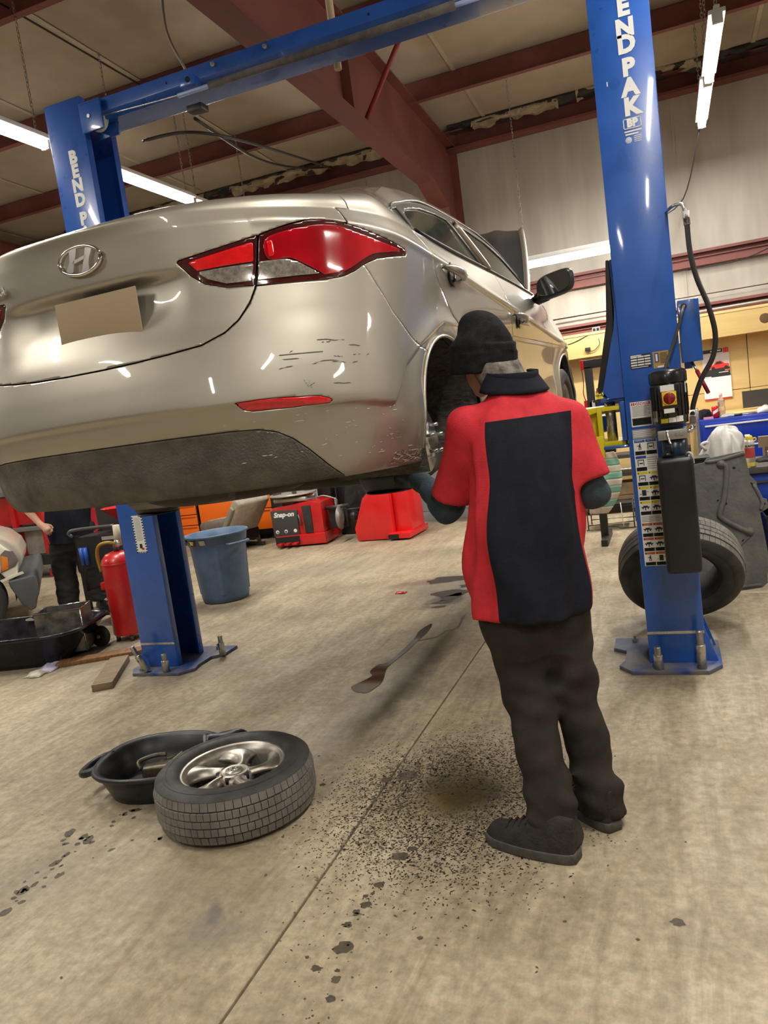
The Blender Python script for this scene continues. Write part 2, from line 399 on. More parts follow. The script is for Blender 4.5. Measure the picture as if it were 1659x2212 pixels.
# rigid frame: rafters and tapered columns
def rigid(x):
    global n; n += 1
    r = bpy.data.objects.new(f'trim_{n}', None); COL.objects.link(r); r['kind'] = 'structure'; r.location = (x,9.5,0)
    o = lambda y: y-9.5
    zt = lambda y: zc(y)-.215
    pts = [(8.45,3.88),(1.0,3.98),(Y0,4.05)]
    web = [(o(9.66),0),(o(9.30),0),(o(8.95),3.70),(o(8.45),3.88),(o(Y0),4.05),(o(Y0),zt(Y0)),(o(9.66),zt(9.66))]
    MB().prism(web, -.006, .006, 'yz').build('web', MAROON, r)
    f = MB()
    def fl(a, b, w=.10, t=.014):
        (ya,za),(yb,zb) = a, b; d = Vector((0,yb-ya,zb-za)).normalized(); nrm = Vector((1,0,0)).cross(d)*t
        P = []
        for (y,z) in (a,b):
            for s in (-1,1):
                for q in (0,1): P.append(Vector((s*w,o(y),z))+nrm*q)
        f.add(P, [(0,2,3,1),(4,5,7,6),(0,1,5,4),(2,6,7,3),(1,3,7,5),(0,4,6,2)], False)
    fl((8.45,3.88),(Y0,4.05)); fl((Y0,zt(Y0)),(9.66,zt(9.66))); fl((9.30,0),(8.95,3.70)); fl((8.95,3.70),(8.45,3.88)); fl((9.66,0),(9.66,4.7))
    f.build('flange', MAROON, r)
    st = MB()
    for y in (6.2,3.0): st.b2((-.09,o(y)-.004,3.9),(.09,o(y)+.004,zt(y)))
    st.build('stiffener', MAROON, r)
    for y in (6.52,3.28):
        MB().b2((-.02,-.003,0),(.02,.003,1)).xf(basis((.06,o(y-.05),3.9),(0,1,0),(0,0,1)) @ Matrix.Diagonal((1,1,1,1))).build('brace_plate', MAROON, r) if False else None
        MB().cyl((.07,o(y)-.04,3.90),(.62,o(y)+.02,zt(y)+.12),.022,seg=8).build('flange_brace', mat('red_brace', (.28,.03,.025), .45), r)
        MB().cyl((-.07,o(y)-.04,3.90),(-.62,o(y)+.02,zt(y)+.12),.022,seg=8).build('flange_brace', mat('red_brace'), r)
    return r
rigid(-2.26); rigid(-8.5); rigid(4.0)
# conduits and a yellowish post near the roof
GALV = mat('galvanised_conduit', (.42,.41,.39), .4, .7, var=.1)
def thin(name, pts, r, m, label, cat, grp=None, seg=8, smooth=6):
    P = smoothpts(pts, smooth) if smooth else pts
    o = MB(); c = Vector(pts[0]); o.tube([Vector(p)-c for p in P], r, seg); ob = o.build(name, m); ob.location = c
    return tag(ob, label, cat, grp)
thin('conduit_pipe', [(-1.6,9.60,2.30),(2,9.60,2.30),(6.8,9.60,2.30)], .011, GALV, 'thin grey conduit along the wall just above the lower girt', 'pipe', smooth=0)
thin('conduit_pipe', [(-.55,9.52,2.10),(1.0,9.50,2.12),(3,9.52,2.12),(6.8,9.52,2.12)], .014, GALV, 'grey conduit lying on the lower maroon girt right of the outlet box', 'pipe')
thin('conduit_pipe', [(-1.6,9.50,2.055),(-.82,9.50,2.075)], .014, mat('dark_conduit', (.06,.055,.05), .5), 'dark conduit under the lower girt left of the outlet box', 'pipe', smooth=0)
ww = thing('wire_conduit', 'cream wrapped pipe dropping past the overhead lift beam', 'pipe', (-1.60,4.38,3.42))
MB().cyl((0,0,.0),(0.0,.0,1.27),.022,seg=12).build('pipe', mat('cream_pipe', (.62,.5,.26), .5), ww)
thin('ceiling_wire', [(-4.5,2.6,zc(2.6)-.08),(-4.3,4.2,zc(4.2)-.12),(-4.25,6.4,zc(6.4)-.12)], .008, mat('wire_dark', (.02,.02,.02), .5), 'dark wire running under the ceiling above the left post', 'wire')
thin('ceiling_wire', [(-2.95,4.95,zc(5)-.02),(-2.9,4.75,4.2),(-2.75,4.65,3.85),(-2.62,4.55,3.62)], .009, mat('wire_grey', (.35,.33,.3), .5), 'pale wire sagging from the ceiling to the overhead beam', 'wire')
thin('ceiling_wire', [(-2.7,4.6,3.5),(-3.1,6.2,3.75),(-3.5,8.0,4.2),(-3.7,9.4,4.6)], .011, mat('wire_dark'), 'dark cable slanting from the beam to the far eave', 'wire')
thin('ceiling_wire', [(-3.05,4.5,3.42),(-2.9,4.8,3.52),(-2.75,5.2,3.55),(-2.9,6.5,3.8),(-3.45,8.6,4.35),(-3.7,9.4,4.58)], .011, mat('wire_dark'), 'looped dark cable hanging below the overhead beam', 'wire')
thin('wall_wire', [(-.2,8.8,3.25),(.0,9.0,3.12),(.3,9.0,3.25),(.48,8.56,3.77)], .006, mat('wire_dark'), 'thin black wire drooping from the strip light to the right post', 'wire')
thin('wall_wire', [(.3,9.5,2.58),(.9,9.5,2.60),(1.5,9.55,2.80),(2.4,9.6,3.0)], .006, mat('wire_dark'), 'thin wire draped along the upper wall girt at right', 'wire')
# ------------------------------------------------------------------ strip lights
TUBEM = mat('lamp_tube', (1,1,1), .4, emit=TUBE_COL, estr=TUBE_EMIT)
HOUS = mat('lamp_housing', (.75,.74,.70), .45)
LINK = None
def chain(a, b, par):
    global LINK
    a = Vector(a); b = Vector(b); d = b-a; n = max(2, int(d.length/.034)); o = MB()
    for k in range(n):
        c = a+d*((k+.5)/n); pts = []
        sx = Vector((1,0,0)) if k % 2 else Vector((0,1,0)); dn = d.normalized()
        for q in range(8):
            t = 2*PI*q/8; pts.append(c+sx*math.cos(t)*.009+dn*math.sin(t)*.024)
        o.tube(pts, .0028, 4, closed=True)
    return o.build('chain', STEEL, par)
def strip(x, y, z, axis, label, chains=True, seg=1.17, lit=True, two=False):
    t = thing('strip_light', label, 'light', (x,y,z), 0 if axis == 'y' else PI/2, 'tubular strip lights')
    MB().b2((-.055,-seg/2,.02),(.055,seg/2,.05)).b2((-.02,-seg/2,.05),(.02,seg/2,.075)).build('housing', HOUS, t, bevel=.006)
    MB().cyl((0,-seg/2+.02,-.012),(0,seg/2-.02,-.012),.036,seg=8).build('tube', TUBEM, t)
    for s in (-1,1): MB().b2((-.035,s*(seg/2-.02),-.045),(.035,s*(seg/2+.004),.03)).build('end_cap', HOUS, t, bevel=.004)
    if chains:
        zz = zc(y)-z-.04
        for s in (-1,1): chain((0,s*(seg/2-.08),.07),(0,s*(seg/2-.08),zz), t)
    ld = bpy.data.lights.new('strip_glow', 'AREA'); ld.shape = 'RECTANGLE'; ld.size = .09; ld.size_y = seg; ld.energy = TUBE_W; ld.color = TUBE_COL
    ld.spread = PI
    lo = bpy.data.objects.new('lamp_glow', ld); COL.objects.link(lo); lo.location = (0,0,-.055); lo.parent = t
    return t
strip(.51,6.72,3.8,'y','strip light right of the right post, nearer of its two tubes')
strip(.50,7.94,3.8,'y','strip light right of the right post, farther of its two tubes')
strip(-4.24,6.33,3.8,'y','strip light behind the left post above the trunk lid')
strip(-4.26,7.55,3.8,'y','strip light whose far end dips behind the car, beyond the left post')
strip(-4.20,4.36,3.8,'y','bright strip light at the left picture edge beside the left post')
strip(-.80,8.55,2.83,'x','strip light low against the back wall behind the raised hood', chains=True)
k = 0
for x, y in ((.5,4.1),(.5,1.6),(.5,-.9),(-4.2,1.9),(-4.2,-.6),(-8.8,6.6),(-8.8,2.6),(4.6,5.6),(4.6,1.6),(-1.7,-3.2)):  # tubes out of view, added for the light they give
    k += 1; strip(x, y, 3.8, 'y', ['unseen strip light added to light the shop floor'][0], chains=False)
# ================================================================== CAR BODY SURFACE (car frame: x right, y forward from rear bumper, z up)
def pchip(xs,ys):
    xs=np.asarray(xs,float);ys=np.asarray(ys,float);h=np.diff(xs);d=np.diff(ys)/h
    m=np.zeros(len(xs));m[0]=d[0];m[-1]=d[-1]
    for i in range(1,len(xs)-1):
        if d[i-1]*d[i]>0:
            w1=2*h[i]+h[i-1];w2=h[i]+2*h[i-1];m[i]=(w1+w2)/(w1/d[i-1]+w2/d[i])
    def f(x):
        x=np.clip(np.asarray(x,float),xs[0],xs[-1]);i=np.clip(np.searchsorted(xs,x,'right')-1,0,len(xs)-2)
        t=(x-xs[i])/h[i];t2=t*t;t3=t2*t
        return (2*t3-3*t2+1)*ys[i]+(t3-2*t2+t)*h[i]*m[i]+(-2*t3+3*t2)*ys[i+1]+(t3-t2)*h[i]*m[i+1]
    return f
def sst(a,b,x):
    t=np.clip((x-a)/(b-a),0,1);return t*t*(3-2*t)
YF=4.55
c_y0=pchip([.18,.22,.27,.34,.42,.47,.51,.60,.69,.78,.90,1.0,1.07,1.11],[.20,.13,.075,.05,.035,.012,.0,.01,.03,.055,.075,.068,.06,.05])
c_D=pchip([.2,.5,.8,1.0,1.11],[.60,.62,.66,.70,.72])
c_n=pchip([.2,.5,.8,1.0,1.11],[2.5,2.6,2.5,2.35,2.25])
c_B=pchip([0,.5,.9,1.4,2.5,3.4,3.9,4.3,4.55],[.86,.872,.884,.8875,.8875,.885,.875,.84,.80])
c_zb=pchip([.0,.3,.7,1.0,1.4,2.2,3.0,3.3,3.6,4.1,4.55],[1.105,1.095,1.10,1.09,1.075,1.07,1.05,1.02,.97,.88,.74])
c_h=pchip([.05,.10,.25,.45,.58,.8,1.0,1.25,1.5,1.8,2.2,2.6,2.85,3.1,3.4,3.55,4.0,4.4,4.55],[1.105,1.128,1.155,1.18,1.205,1.275,1.34,1.405,1.44,1.46,1.465,1.45,1.41,1.31,1.12,1.045,.98,.85,.745])
def wside(y,z):
    B=c_B(y);zb=c_zb(y);zs=np.minimum(1.068-.078*y,zb-.02)
    up=np.clip((z-zs)/(zb-zs),0,1)
    dn=np.clip((zs-z)/(zs-.42),0,1)
    lo=np.clip((.42-z)/.22,0,1)
    w=B-.06*up**1.2-.016*np.sin(np.pi*dn)**1.5-.055*lo**1.6
    w=w+.005*np.exp(-((z-zs)/.015)**2)*(y>.2)
    for yc in (1.03,3.70):
        r=np.hypot(y-yc,z-.33);w=w+.016*np.exp(-((r-.40)/.055)**2)
    return w
def outline(phi,z):
    """phi 0..1 rear corner, 1..2 side, 2..3 front corner"""
    n=c_n(z);D=c_D(z);y0=c_y0(z)
    p=np.clip(phi,0,1)*np.pi/2
    k=np.sin(p)**(2/n);yr=y0+D*(1-np.cos(p)**(2/n))
    Df=.75;yfront=YF-.10*((z-.55)/.5)**2
    ys=y0+D+np.clip(phi-1,0,1)*(yfront-Df-(y0+D))
    q=np.clip(phi-2,0,1)*np.pi/2
    yf=Df*(1-np.cos(np.pi/2-q)**(2/2.4));kf=np.sin(np.pi/2-q)**(2/2.4)
    y=np.where(phi<=1,yr,np.where(phi<=2,ys,yfront-yf))
    k=np.where(phi<=1,k,np.where(phi<=2,1.,kf))
    return y,k
def recess(x,y,z):
    ax=np.abs(x)
    m=(1-sst(.22,.42,ax))*sst(.70,.86,z)*(1-sst(.912,.948,z))
    return .034*m
def zlow(phi,y):
    """bottom edge height"""
    return .215+.03*sst(.3,.8,y)-.0*y
def lower(phi,t):
    """t 0..1 from bottom to belt"""
    # iterate y for zb
    y,k=outline(phi,.8+0*t)
    for _ in range(4):
        zb=c_zb(y);zl=.25
        z=zl+(zb-zl)*t
        y,k=outline(phi,z)
    zb=c_zb(y);z=zl+(zb-zl)*t
    x=wside(y,z)*k
    # lower bumper band set back behind a crisp crease line
    ar=np.interp(phi,[0,.2,.4,.6,.8,1.0,1.03,1.1],[0.,.14,.33,.56,.82,1.17,1.25,1.40]);zc_=np.interp(ar,[0,.33,.45,.53,.72,.896,.982,1.027,1.084,1.153,1.24,1.31,1.40],[.520,.512,.500,.484,.481,.468,.466,.485,.519,.590,.657,.70,.75])
    ins=.011*sst(-.002,.012,zc_-z)*(1-sst(1.36,1.45,ar))*(1-.5*sst(.12,.20,zc_-z))
    x=x-ins*np.sin(np.clip(phi,0,1)*np.pi/2);y=y+ins*np.cos(np.clip(phi,0,1)*np.pi/2)
    y=y+recess(x,y,z)*(phi<1)
    return np.stack([x,y,z],-1)
P_roof=[(1,0),(.94,.30),(.87,.60),(.805,.78),(.75,.885),(.66,.94),(.46,.975),(.23,.994),(0,1)]
P_deck=[(1,0),(.992,.25),(.97,.50),(.93,.68),(.86,.80),(.74,.89),(.5,.96),(.25,.99),(0,1)]
_tt=np.linspace(0,1,9)
_r=[pchip(_tt,[p[i] for p in P_roof]) for i in (0,1)];_d=[pchip(_tt,[p[i] for p in P_deck]) for i in (0,1)]
def upper(phi,v):
    b=lower(phi,np.ones_like(phi))
    y=b[...,1];H=np.maximum(c_h(y)-b[...,2],0)
    w=sst(.10,.26,H)
    fx=_r[0](v)*w+_d[0](v)*(1-w);fz=_r[1](v)*w+_d[1](v)*(1-w)
    return np.stack([b[...,0]*fx,y+0*v,b[...,2]+H*fz],-1)
def tri_grid(n, m):
    i, j = np.meshgrid(np.arange(n-1), np.arange(m-1), indexing='ij'); a = (i*m+j).ravel()
    return np.concatenate([np.stack([a, a+m, a+m+1], 1), np.stack([a, a+m+1, a+1], 1)])
def clip(V, T, f):
    """keep the part of the triangle mesh with f<0; V rows carry attributes"""
    d = f(V); s = d < 0; k = s[T].sum(1)
    keep = T[k == 3]; out = [keep]; V = [V]; base = len(V[0]); cache = {}; new = []; newT = []
    W0 = V[0]
    def cut(a, b):
        nonlocal base
        key = (a, b) if a < b else (b, a)
        if key in cache: return cache[key]
        t = d[a]/(d[a]-d[b]); new.append(W0[a]+(W0[b]-W0[a])*t); cache[key] = base; base += 1
        return base-1
    for t in T[(k == 1) | (k == 2)]:
        r = [int(x) for x in t]
        if s[r].sum() == 1:
            while not s[r[0]]: r = r[1:]+r[:1]
            newT.append((r[0], cut(r[0], r[1]), cut(r[0], r[2])))
        else:
            while s[r[0]]: r = r[1:]+r[:1]
            p = cut(r[0], r[1]); q = cut(r[0], r[2]); newT += [(p, r[1], r[2]), (p, r[2], q)]
    if new: V.append(np.array(new)); out.append(np.array(newT, int).reshape(-1, 3))
    return np.concatenate(V), np.concatenate(out)
def compact(V, T):
    u, inv = np.unique(T, return_inverse=True); return V[u], inv.reshape(T.shape)
def sdf(poly, cu, cv):
    """signed distance (neg inside) to polygon using attribute columns cu, cv"""
    P = np.array(poly, float); Q = np.roll(P, -1, 0)
    def f(V):
        p = V[:, [cu, cv]]; d = np.full(len(p), 1e9); ins = np.zeros(len(p), bool)
        for a, b in zip(P, Q):
            e = b-a; w = p-a; t = np.clip((w@e)/(e@e), 0, 1); d = np.minimum(d, ((w-t[:, None]*e)**2).sum(1))
            c = ((a[1] <= p[:, 1]) & (b[1] > p[:, 1])) | ((b[1] <= p[:, 1]) & (a[1] > p[:, 1]))
            with np.errstate(divide='ignore', invalid='ignore'):
                xi = a[0]+(p[:, 1]-a[1])/(b[1]-a[1])*(b[0]-a[0])
            ins ^= c & (p[:, 0] < xi)
        return np.where(ins, -1, 1)*np.sqrt(d)
    return f
def rounded(poly, n=5):
    """Catmull-Rom densify a closed outline"""
    P = np.array(poly, float); out = []
    for i in range(len(P)):
        p0, p1, p2, p3 = P[i-1], P[i], P[(i+1) % len(P)], P[(i+2) % len(P)]
        for k in range(n):
            t = k/n; out.append(.5*(2*p1+(p2-p0)*t+(2*p0-5*p1+4*p2-p3)*t*t+(3*p1-p0-3*p2+p3)*t**3))
    return out
# sample the half body; attribute columns: 0 x 1 y 2 z 3 a(arc) 4 nothing
phL = np.concatenate([np.linspace(0,1,190), np.linspace(1,2,260)[1:], np.linspace(2,3,60)[1:]])
tL = np.linspace(0,1,120)
PP, TT = np.meshgrid(phL, tL, indexing='ij')
VL = lower(PP, TT).reshape(-1,3)
_ph = np.concatenate([np.linspace(0,1,500), np.linspace(1,2.4,900)[1:], [3.0]])
_row = lower(_ph, 0*_ph+.55); _aa = np.concatenate([[0], np.cumsum(np.hypot(*np.diff(_row[:,:2],axis=0).T))])
VL = np.column_stack([VL, np.interp(PP.ravel(), _ph, _aa)])
TL = tri_grid(len(phL), len(tL))
vU = np.linspace(0,1,70); PU, QU = np.meshgrid(phL, vU, indexing='ij')
VU = upper(PU, QU).reshape(-1,3); VU = np.column_stack([VU, np.interp(PU.ravel(), _ph, _aa)]); TU = tri_grid(len(phL), len(vU))

def dirt_paint():
    m = bpy.data.materials.new('champagne_silver_paint'); m.use_nodes = True; nt = m.node_tree; N = nt.nodes; L = nt.links
    b = N['Principled BSDF']; tc = N.new('ShaderNodeTexCoord')
    n = N.new('ShaderNodeTexNoise'); n.inputs['Scale'].default_value = 3; n.inputs['Detail'].default_value = 3; n.inputs['Roughness'].default_value = .7; L.new(tc.outputs['Object'], n.inputs[0])
    sp = N.new('ShaderNodeSeparateXYZ'); L.new(tc.outputs['Object'], sp.inputs[0])
    # road film: heavier low on the body
    mr = N.new('ShaderNodeMapRange'); mr.inputs[1].default_value = 1.0; mr.inputs[2].default_value = .2; mr.inputs[3].default_value = .05; mr.inputs[4].default_value = .55; L.new(sp.outputs['Z'], mr.inputs[0])
    mu = N.new('ShaderNodeMath'); mu.operation = 'MULTIPLY'; L.new(mr.outputs[0], mu.inputs[0]); L.new(n.outputs['Fac'], mu.inputs[1])
    mx = N.new('ShaderNodeMix'); mx.data_type = 'RGBA'; mx.inputs[6].default_value = (.41,.38,.32,1); mx.inputs[7].default_value = (.24,.21,.165,1); L.new(mu.outputs[0], mx.inputs[0])
    L.new(mx.outputs[2], b.inputs['Base Color'])
    r = N.new('ShaderNodeMapRange'); r.inputs[1].default_value = 0; r.inputs[2].default_value = .4; r.inputs[3].default_value = .42; r.inputs[4].default_value = .60; L.new(mu.outputs[0], r.inputs[0]); L.new(r.outputs[0], b.inputs['Roughness'])
    b.inputs['Metallic'].default_value = .72; b.inputs['Coat Weight'].default_value = 1.0; b.inputs['Coat Roughness'].default_value = .035; b.inputs['Coat IOR'].default_value = 1.55
    return m
PAINT = dirt_paint()
GLASS = mat('tinted_car_glass', (.045,.055,.045), .07, var=.25, vscale=7, alpha=.93, coat=.5)
GAP = mat('panel_gap_black', (.008,.008,.008), .8)
TRIM = mat('satin_trim_black', (.02,.02,.021), .35)
VALM = mat('dusty_black_valance', (.055,.05,.043), .6, col2=(.11,.10,.085), vscale=9, bump=.5, bscale=140, rvar=.1)
REDL = mat('red_lamp_lens', (.36,.003,.010), .10, coat=1., var=.28, vscale=5)
REDI = mat('bright_red_lamp', (.72,.008,.010), .12, coat=1., var=.15, vscale=40, emit=(.8,.01,.01), estr=.0)
SMOK = mat('smoked_maroon_lens', (.055,.006,.008), .08, coat=1.)
CLR = mat('clear_lamp_lens', (.40,.37,.33), .12, .55, var=.35, vscale=60, coat=1.)
CHROME = mat('chrome', (.75,.73,.68), .14, 1.)
UNDER = mat('underbody_black', (.03,.026,.022), .8, col2=(.06,.05,.04), vscale=6, bump=.4, bscale=40)
CARROOT = thing('sedan_car', 'champagne silver sedan raised on the blue two-post lift', 'car', (-1.712,1.96,1.03))
CARROOT.rotation_mode = 'XYZ'; CARROOT.rotation_euler = (R(-.4), 0, R(-2.6))

G = .0028   # half panel gap
lidbot = [(.072,.677),(.20,.681),(.316,.689),(.425,.701),(.497,.729),(.54,.763),(.573,.809),(.592,.857)]
lampTop = [(.621,1.007),(.70,1.03),(.754,1.042),(.802,1.044),(.841,1.04),(.878,1.033)]
P_lid = [(-2,.677)]+lidbot+lampTop+[(.893,1.06),(.905,1.085),(.912,1.2),(-2,1.2)]
P_lampO = lampTop[:5]+[(.904,1.026),(.998,1.006),(1.103,.988),(1.160,.977),(1.174,.966),(1.168,.957),(1.058,.941),(.994,.930),(.948,.913),(.906,.888),(.862,.870),(.802,.860),(.727,.858),(.592,.859)]
P_lampI = [(.372,.962),(.44,.972),(.504,.983),(.56,.994),(.617,1.007),(.588,.860),(.509,.864),(.444,.884),(.405,.915)]
P_bump = [(-2,.672)]+lidbot+[(.727,.858),(.802,.860),(.862,.870),(.906,.888),(.937,.908),(1.00,.845),(1.10,.76),(1.30,.655),(1.6,.60),(1.6,.1),(-2,.1)]
P_val = [(-2,.438),(.26,.438),(.477,.435),(.55,.431),(.600,.418),(.648,.391),(.695,.352),(.758,.291),(.80,.255),(.80,.1),(-2,.1)]
P_ref = [(.508,.516),(.58,.5175),(.654,.515),(.77,.507),(.800,.496),(.807,.488),(.792,.483),(.68,.4835),(.553,.487),(.530,.494)]
P_rdoor = [(.945,1.3),(.945,1.09),(.955,1.02),(.972,.968),(.996,.922),(1.08,.854),(1.163,.787),(1.295,.736),(1.40,.66),(1.46,.52),(1.50,.36),(2.16,.36),(2.21,.60),(2.165,.84),(2.14,1.0),(2.10,1.3)]
P_fdoor = [(2.10,1.3),(2.14,1.0),(2.165,.84),(2.21,.60),(2.16,.36),(3.20,.36),(3.28,.60),(3.27,.90),(3.24,1.3)]
P_rglass = [(1.06,1.19),(1.117,1.221),(1.2,1.242),(1.345,1.271),(1.59,1.296),(1.741,1.297),(1.79,1.25),(1.86,1.17),(1.95,1.09),(1.06,1.105),(1.02,1.12)]
P_qglass = [(.905,1.178),(1.03,1.212),(1.005,1.115),(.965,1.125)]
P_fglass = [(1.83,1.304),(2.1,1.307),(2.4,1.292),(2.7,1.238),(2.95,1.165),(3.13,1.085),(2.04,1.09),(1.95,1.17),(1.88,1.25)]
P_frame = [(.885,1.176),(1.0,1.222),(1.117,1.252),(1.24,1.285),(1.422,1.322),(1.60,1.338),(1.76,1.342),(2.10,1.345),(2.40,1.33),(2.72,1.275),(3.02,1.18),(3.26,1.075),(3.26,1.0),(.95,1.0),(.945,1.105),(.92,1.135)]
P_rwin = [(-2,.50),(.50,.50),(.66,.525),(.715,.56),(.715,.66),(.69,.90),(.64,1.15),(.58,1.32),(-2,1.37)]
P_wind = [(-2,2.72),(.50,2.80),(.57,2.9),(.66,3.15),(.70,3.36),(.60,3.50),(-2,3.56)]
arch = lambda yc, r: (lambda V: np.hypot(V[:,1]-yc, (V[:,2]-.335)*1.0)-r)
inv = lambda f: (lambda V: -f(V))
off = lambda f, g: (lambda V: f(V)+g)
A1 = arch(1.03,.362); A2 = arch(3.70,.365)
def piece(src, fields):
    V, T = (VL, TL) if src == 'L' else (VU, TU)
    V, T = compact(V, T)
    for f in fields:
        # pre-filter far triangles
        V, T = clip(V, T, f)
        if len(T) == 0: return V, T
        V, T = compact(V, T)
    return V, T
def join(parts):
    Vs = []; Ts = []; o = 0
    for V, T in parts:
        if len(T) == 0: continue
        Vs.append(V[:, :3]); Ts.append(T+o); o += len(V)
    return np.concatenate(Vs), np.concatenate(Ts)
def mir(V, T):
    W_ = V.copy(); W_[:, 0] *= -1; return W_, T[:, ::-1]
def panel(name, V, T, m, par, thick=.006, weld=True):
    o = npmesh(name, np.asarray(V)[:, :3], T, m, par)
    if weld:
        bm = bmesh.new(); bm.from_mesh(o.data); bmesh.ops.remove_doubles(bm, verts=bm.verts, dist=4e-5)
        bmesh.ops.dissolve_degenerate(bm, dist=1e-6, edges=bm.edges); bmesh.ops.recalc_face_normals(bm, faces=bm.faces)
        # outward: compare with the direction away from the car axis
        if bm.faces:
            s = sum((f.normal.dot((f.calc_center_median()-Vector((0,2.2,.75))).normalized())*f.calc_area() for f in bm.faces))
            if s < 0: bmesh.ops.reverse_faces(bm, faces=bm.faces)
        bm.to_mesh(o.data); bm.free()
    if thick:
        md = o.modifiers.new('solid', 'SOLIDIFY'); md.thickness = thick; md.offset = -1; md.use_even_offset = False
    return o
def both(src, fields): return piece(src, fields)
fl_lid = sdf(P_lid,3,2); fl_lo = sdf(P_lampO,3,2); fl_li = sdf(P_lampI,3,2); fl_b = sdf(P_bump,3,2); fl_v = sdf(P_val,3,2); fl_r = sdf(P_ref,3,2)
fd1 = sdf(P_rdoor,1,2); fd2 = sdf(P_fdoor,1,2); fg1 = sdf(P_rglass,1,2); fg2 = sdf(P_fglass,1,2); fgq = sdf(P_qglass,1,2); ffr = sdf(P_frame,1,2)
frw = sdf(P_rwin,0,1); fws = sdf(P_wind,0,1)
yb = lambda v: (lambda V: V[:,1]-v)
ya = lambda v: (lambda V: v-V[:,1])
# --- trunk lid (rear face + deck)
lidL = piece('L', [off(fl_lid,G), off(inv(fl_li),.0015), yb(1.2)])
lidU = piece('U', [yb(.497), off(inv(frw),G), lambda V: -(V[:,0]+.0)-1e-9])
V, T = join([lidL, lidU]); V, T = join([(V,T), mir(V,T)])
LID = panel('trunk_lid', V, T, PAINT, CARROOT)
# --- bumper
bp = piece('L', [yb(1.3), off(fl_b,G*.35), off(inv(fl_lid),G), off(inv(fl_v),G*.6), off(inv(fl_r),G*.5), inv(A1)])
BUMP = panel('rear_bumper', *join([bp, mir(*bp)]), PAINT, CARROOT)
vp = piece('L', [yb(.9), off(fl_v,G*.6)])
VAL = panel('valance', *join([vp, mir(*vp)]), VALM, CARROOT, .012)
# --- main shell: quarters, sills, fenders, roof skin
q1 = piece('L', [ya(.28), off(inv(fl_lid),G), off(inv(fl_b),G*.15), off(inv(fl_lo),.0015), off(inv(fd1),G), off(inv(fd2),G), inv(A1), inv(A2)])
q2 = piece('U', [ya(.497+2*G), yb(3.30), off(inv(frw),.002), off(inv(fws),.002), inv(ffr)])
BODY = panel('body_shell', *join([q1, q2, mir(*q1), mir(*q2)]), PAINT, CARROOT)
front = piece('U', [ya(3.30), off(inv(fws),.002), yb(3.52)])
COWL = panel('cowl', *join([front, mir(*front)]), TRIM, CARROOT)
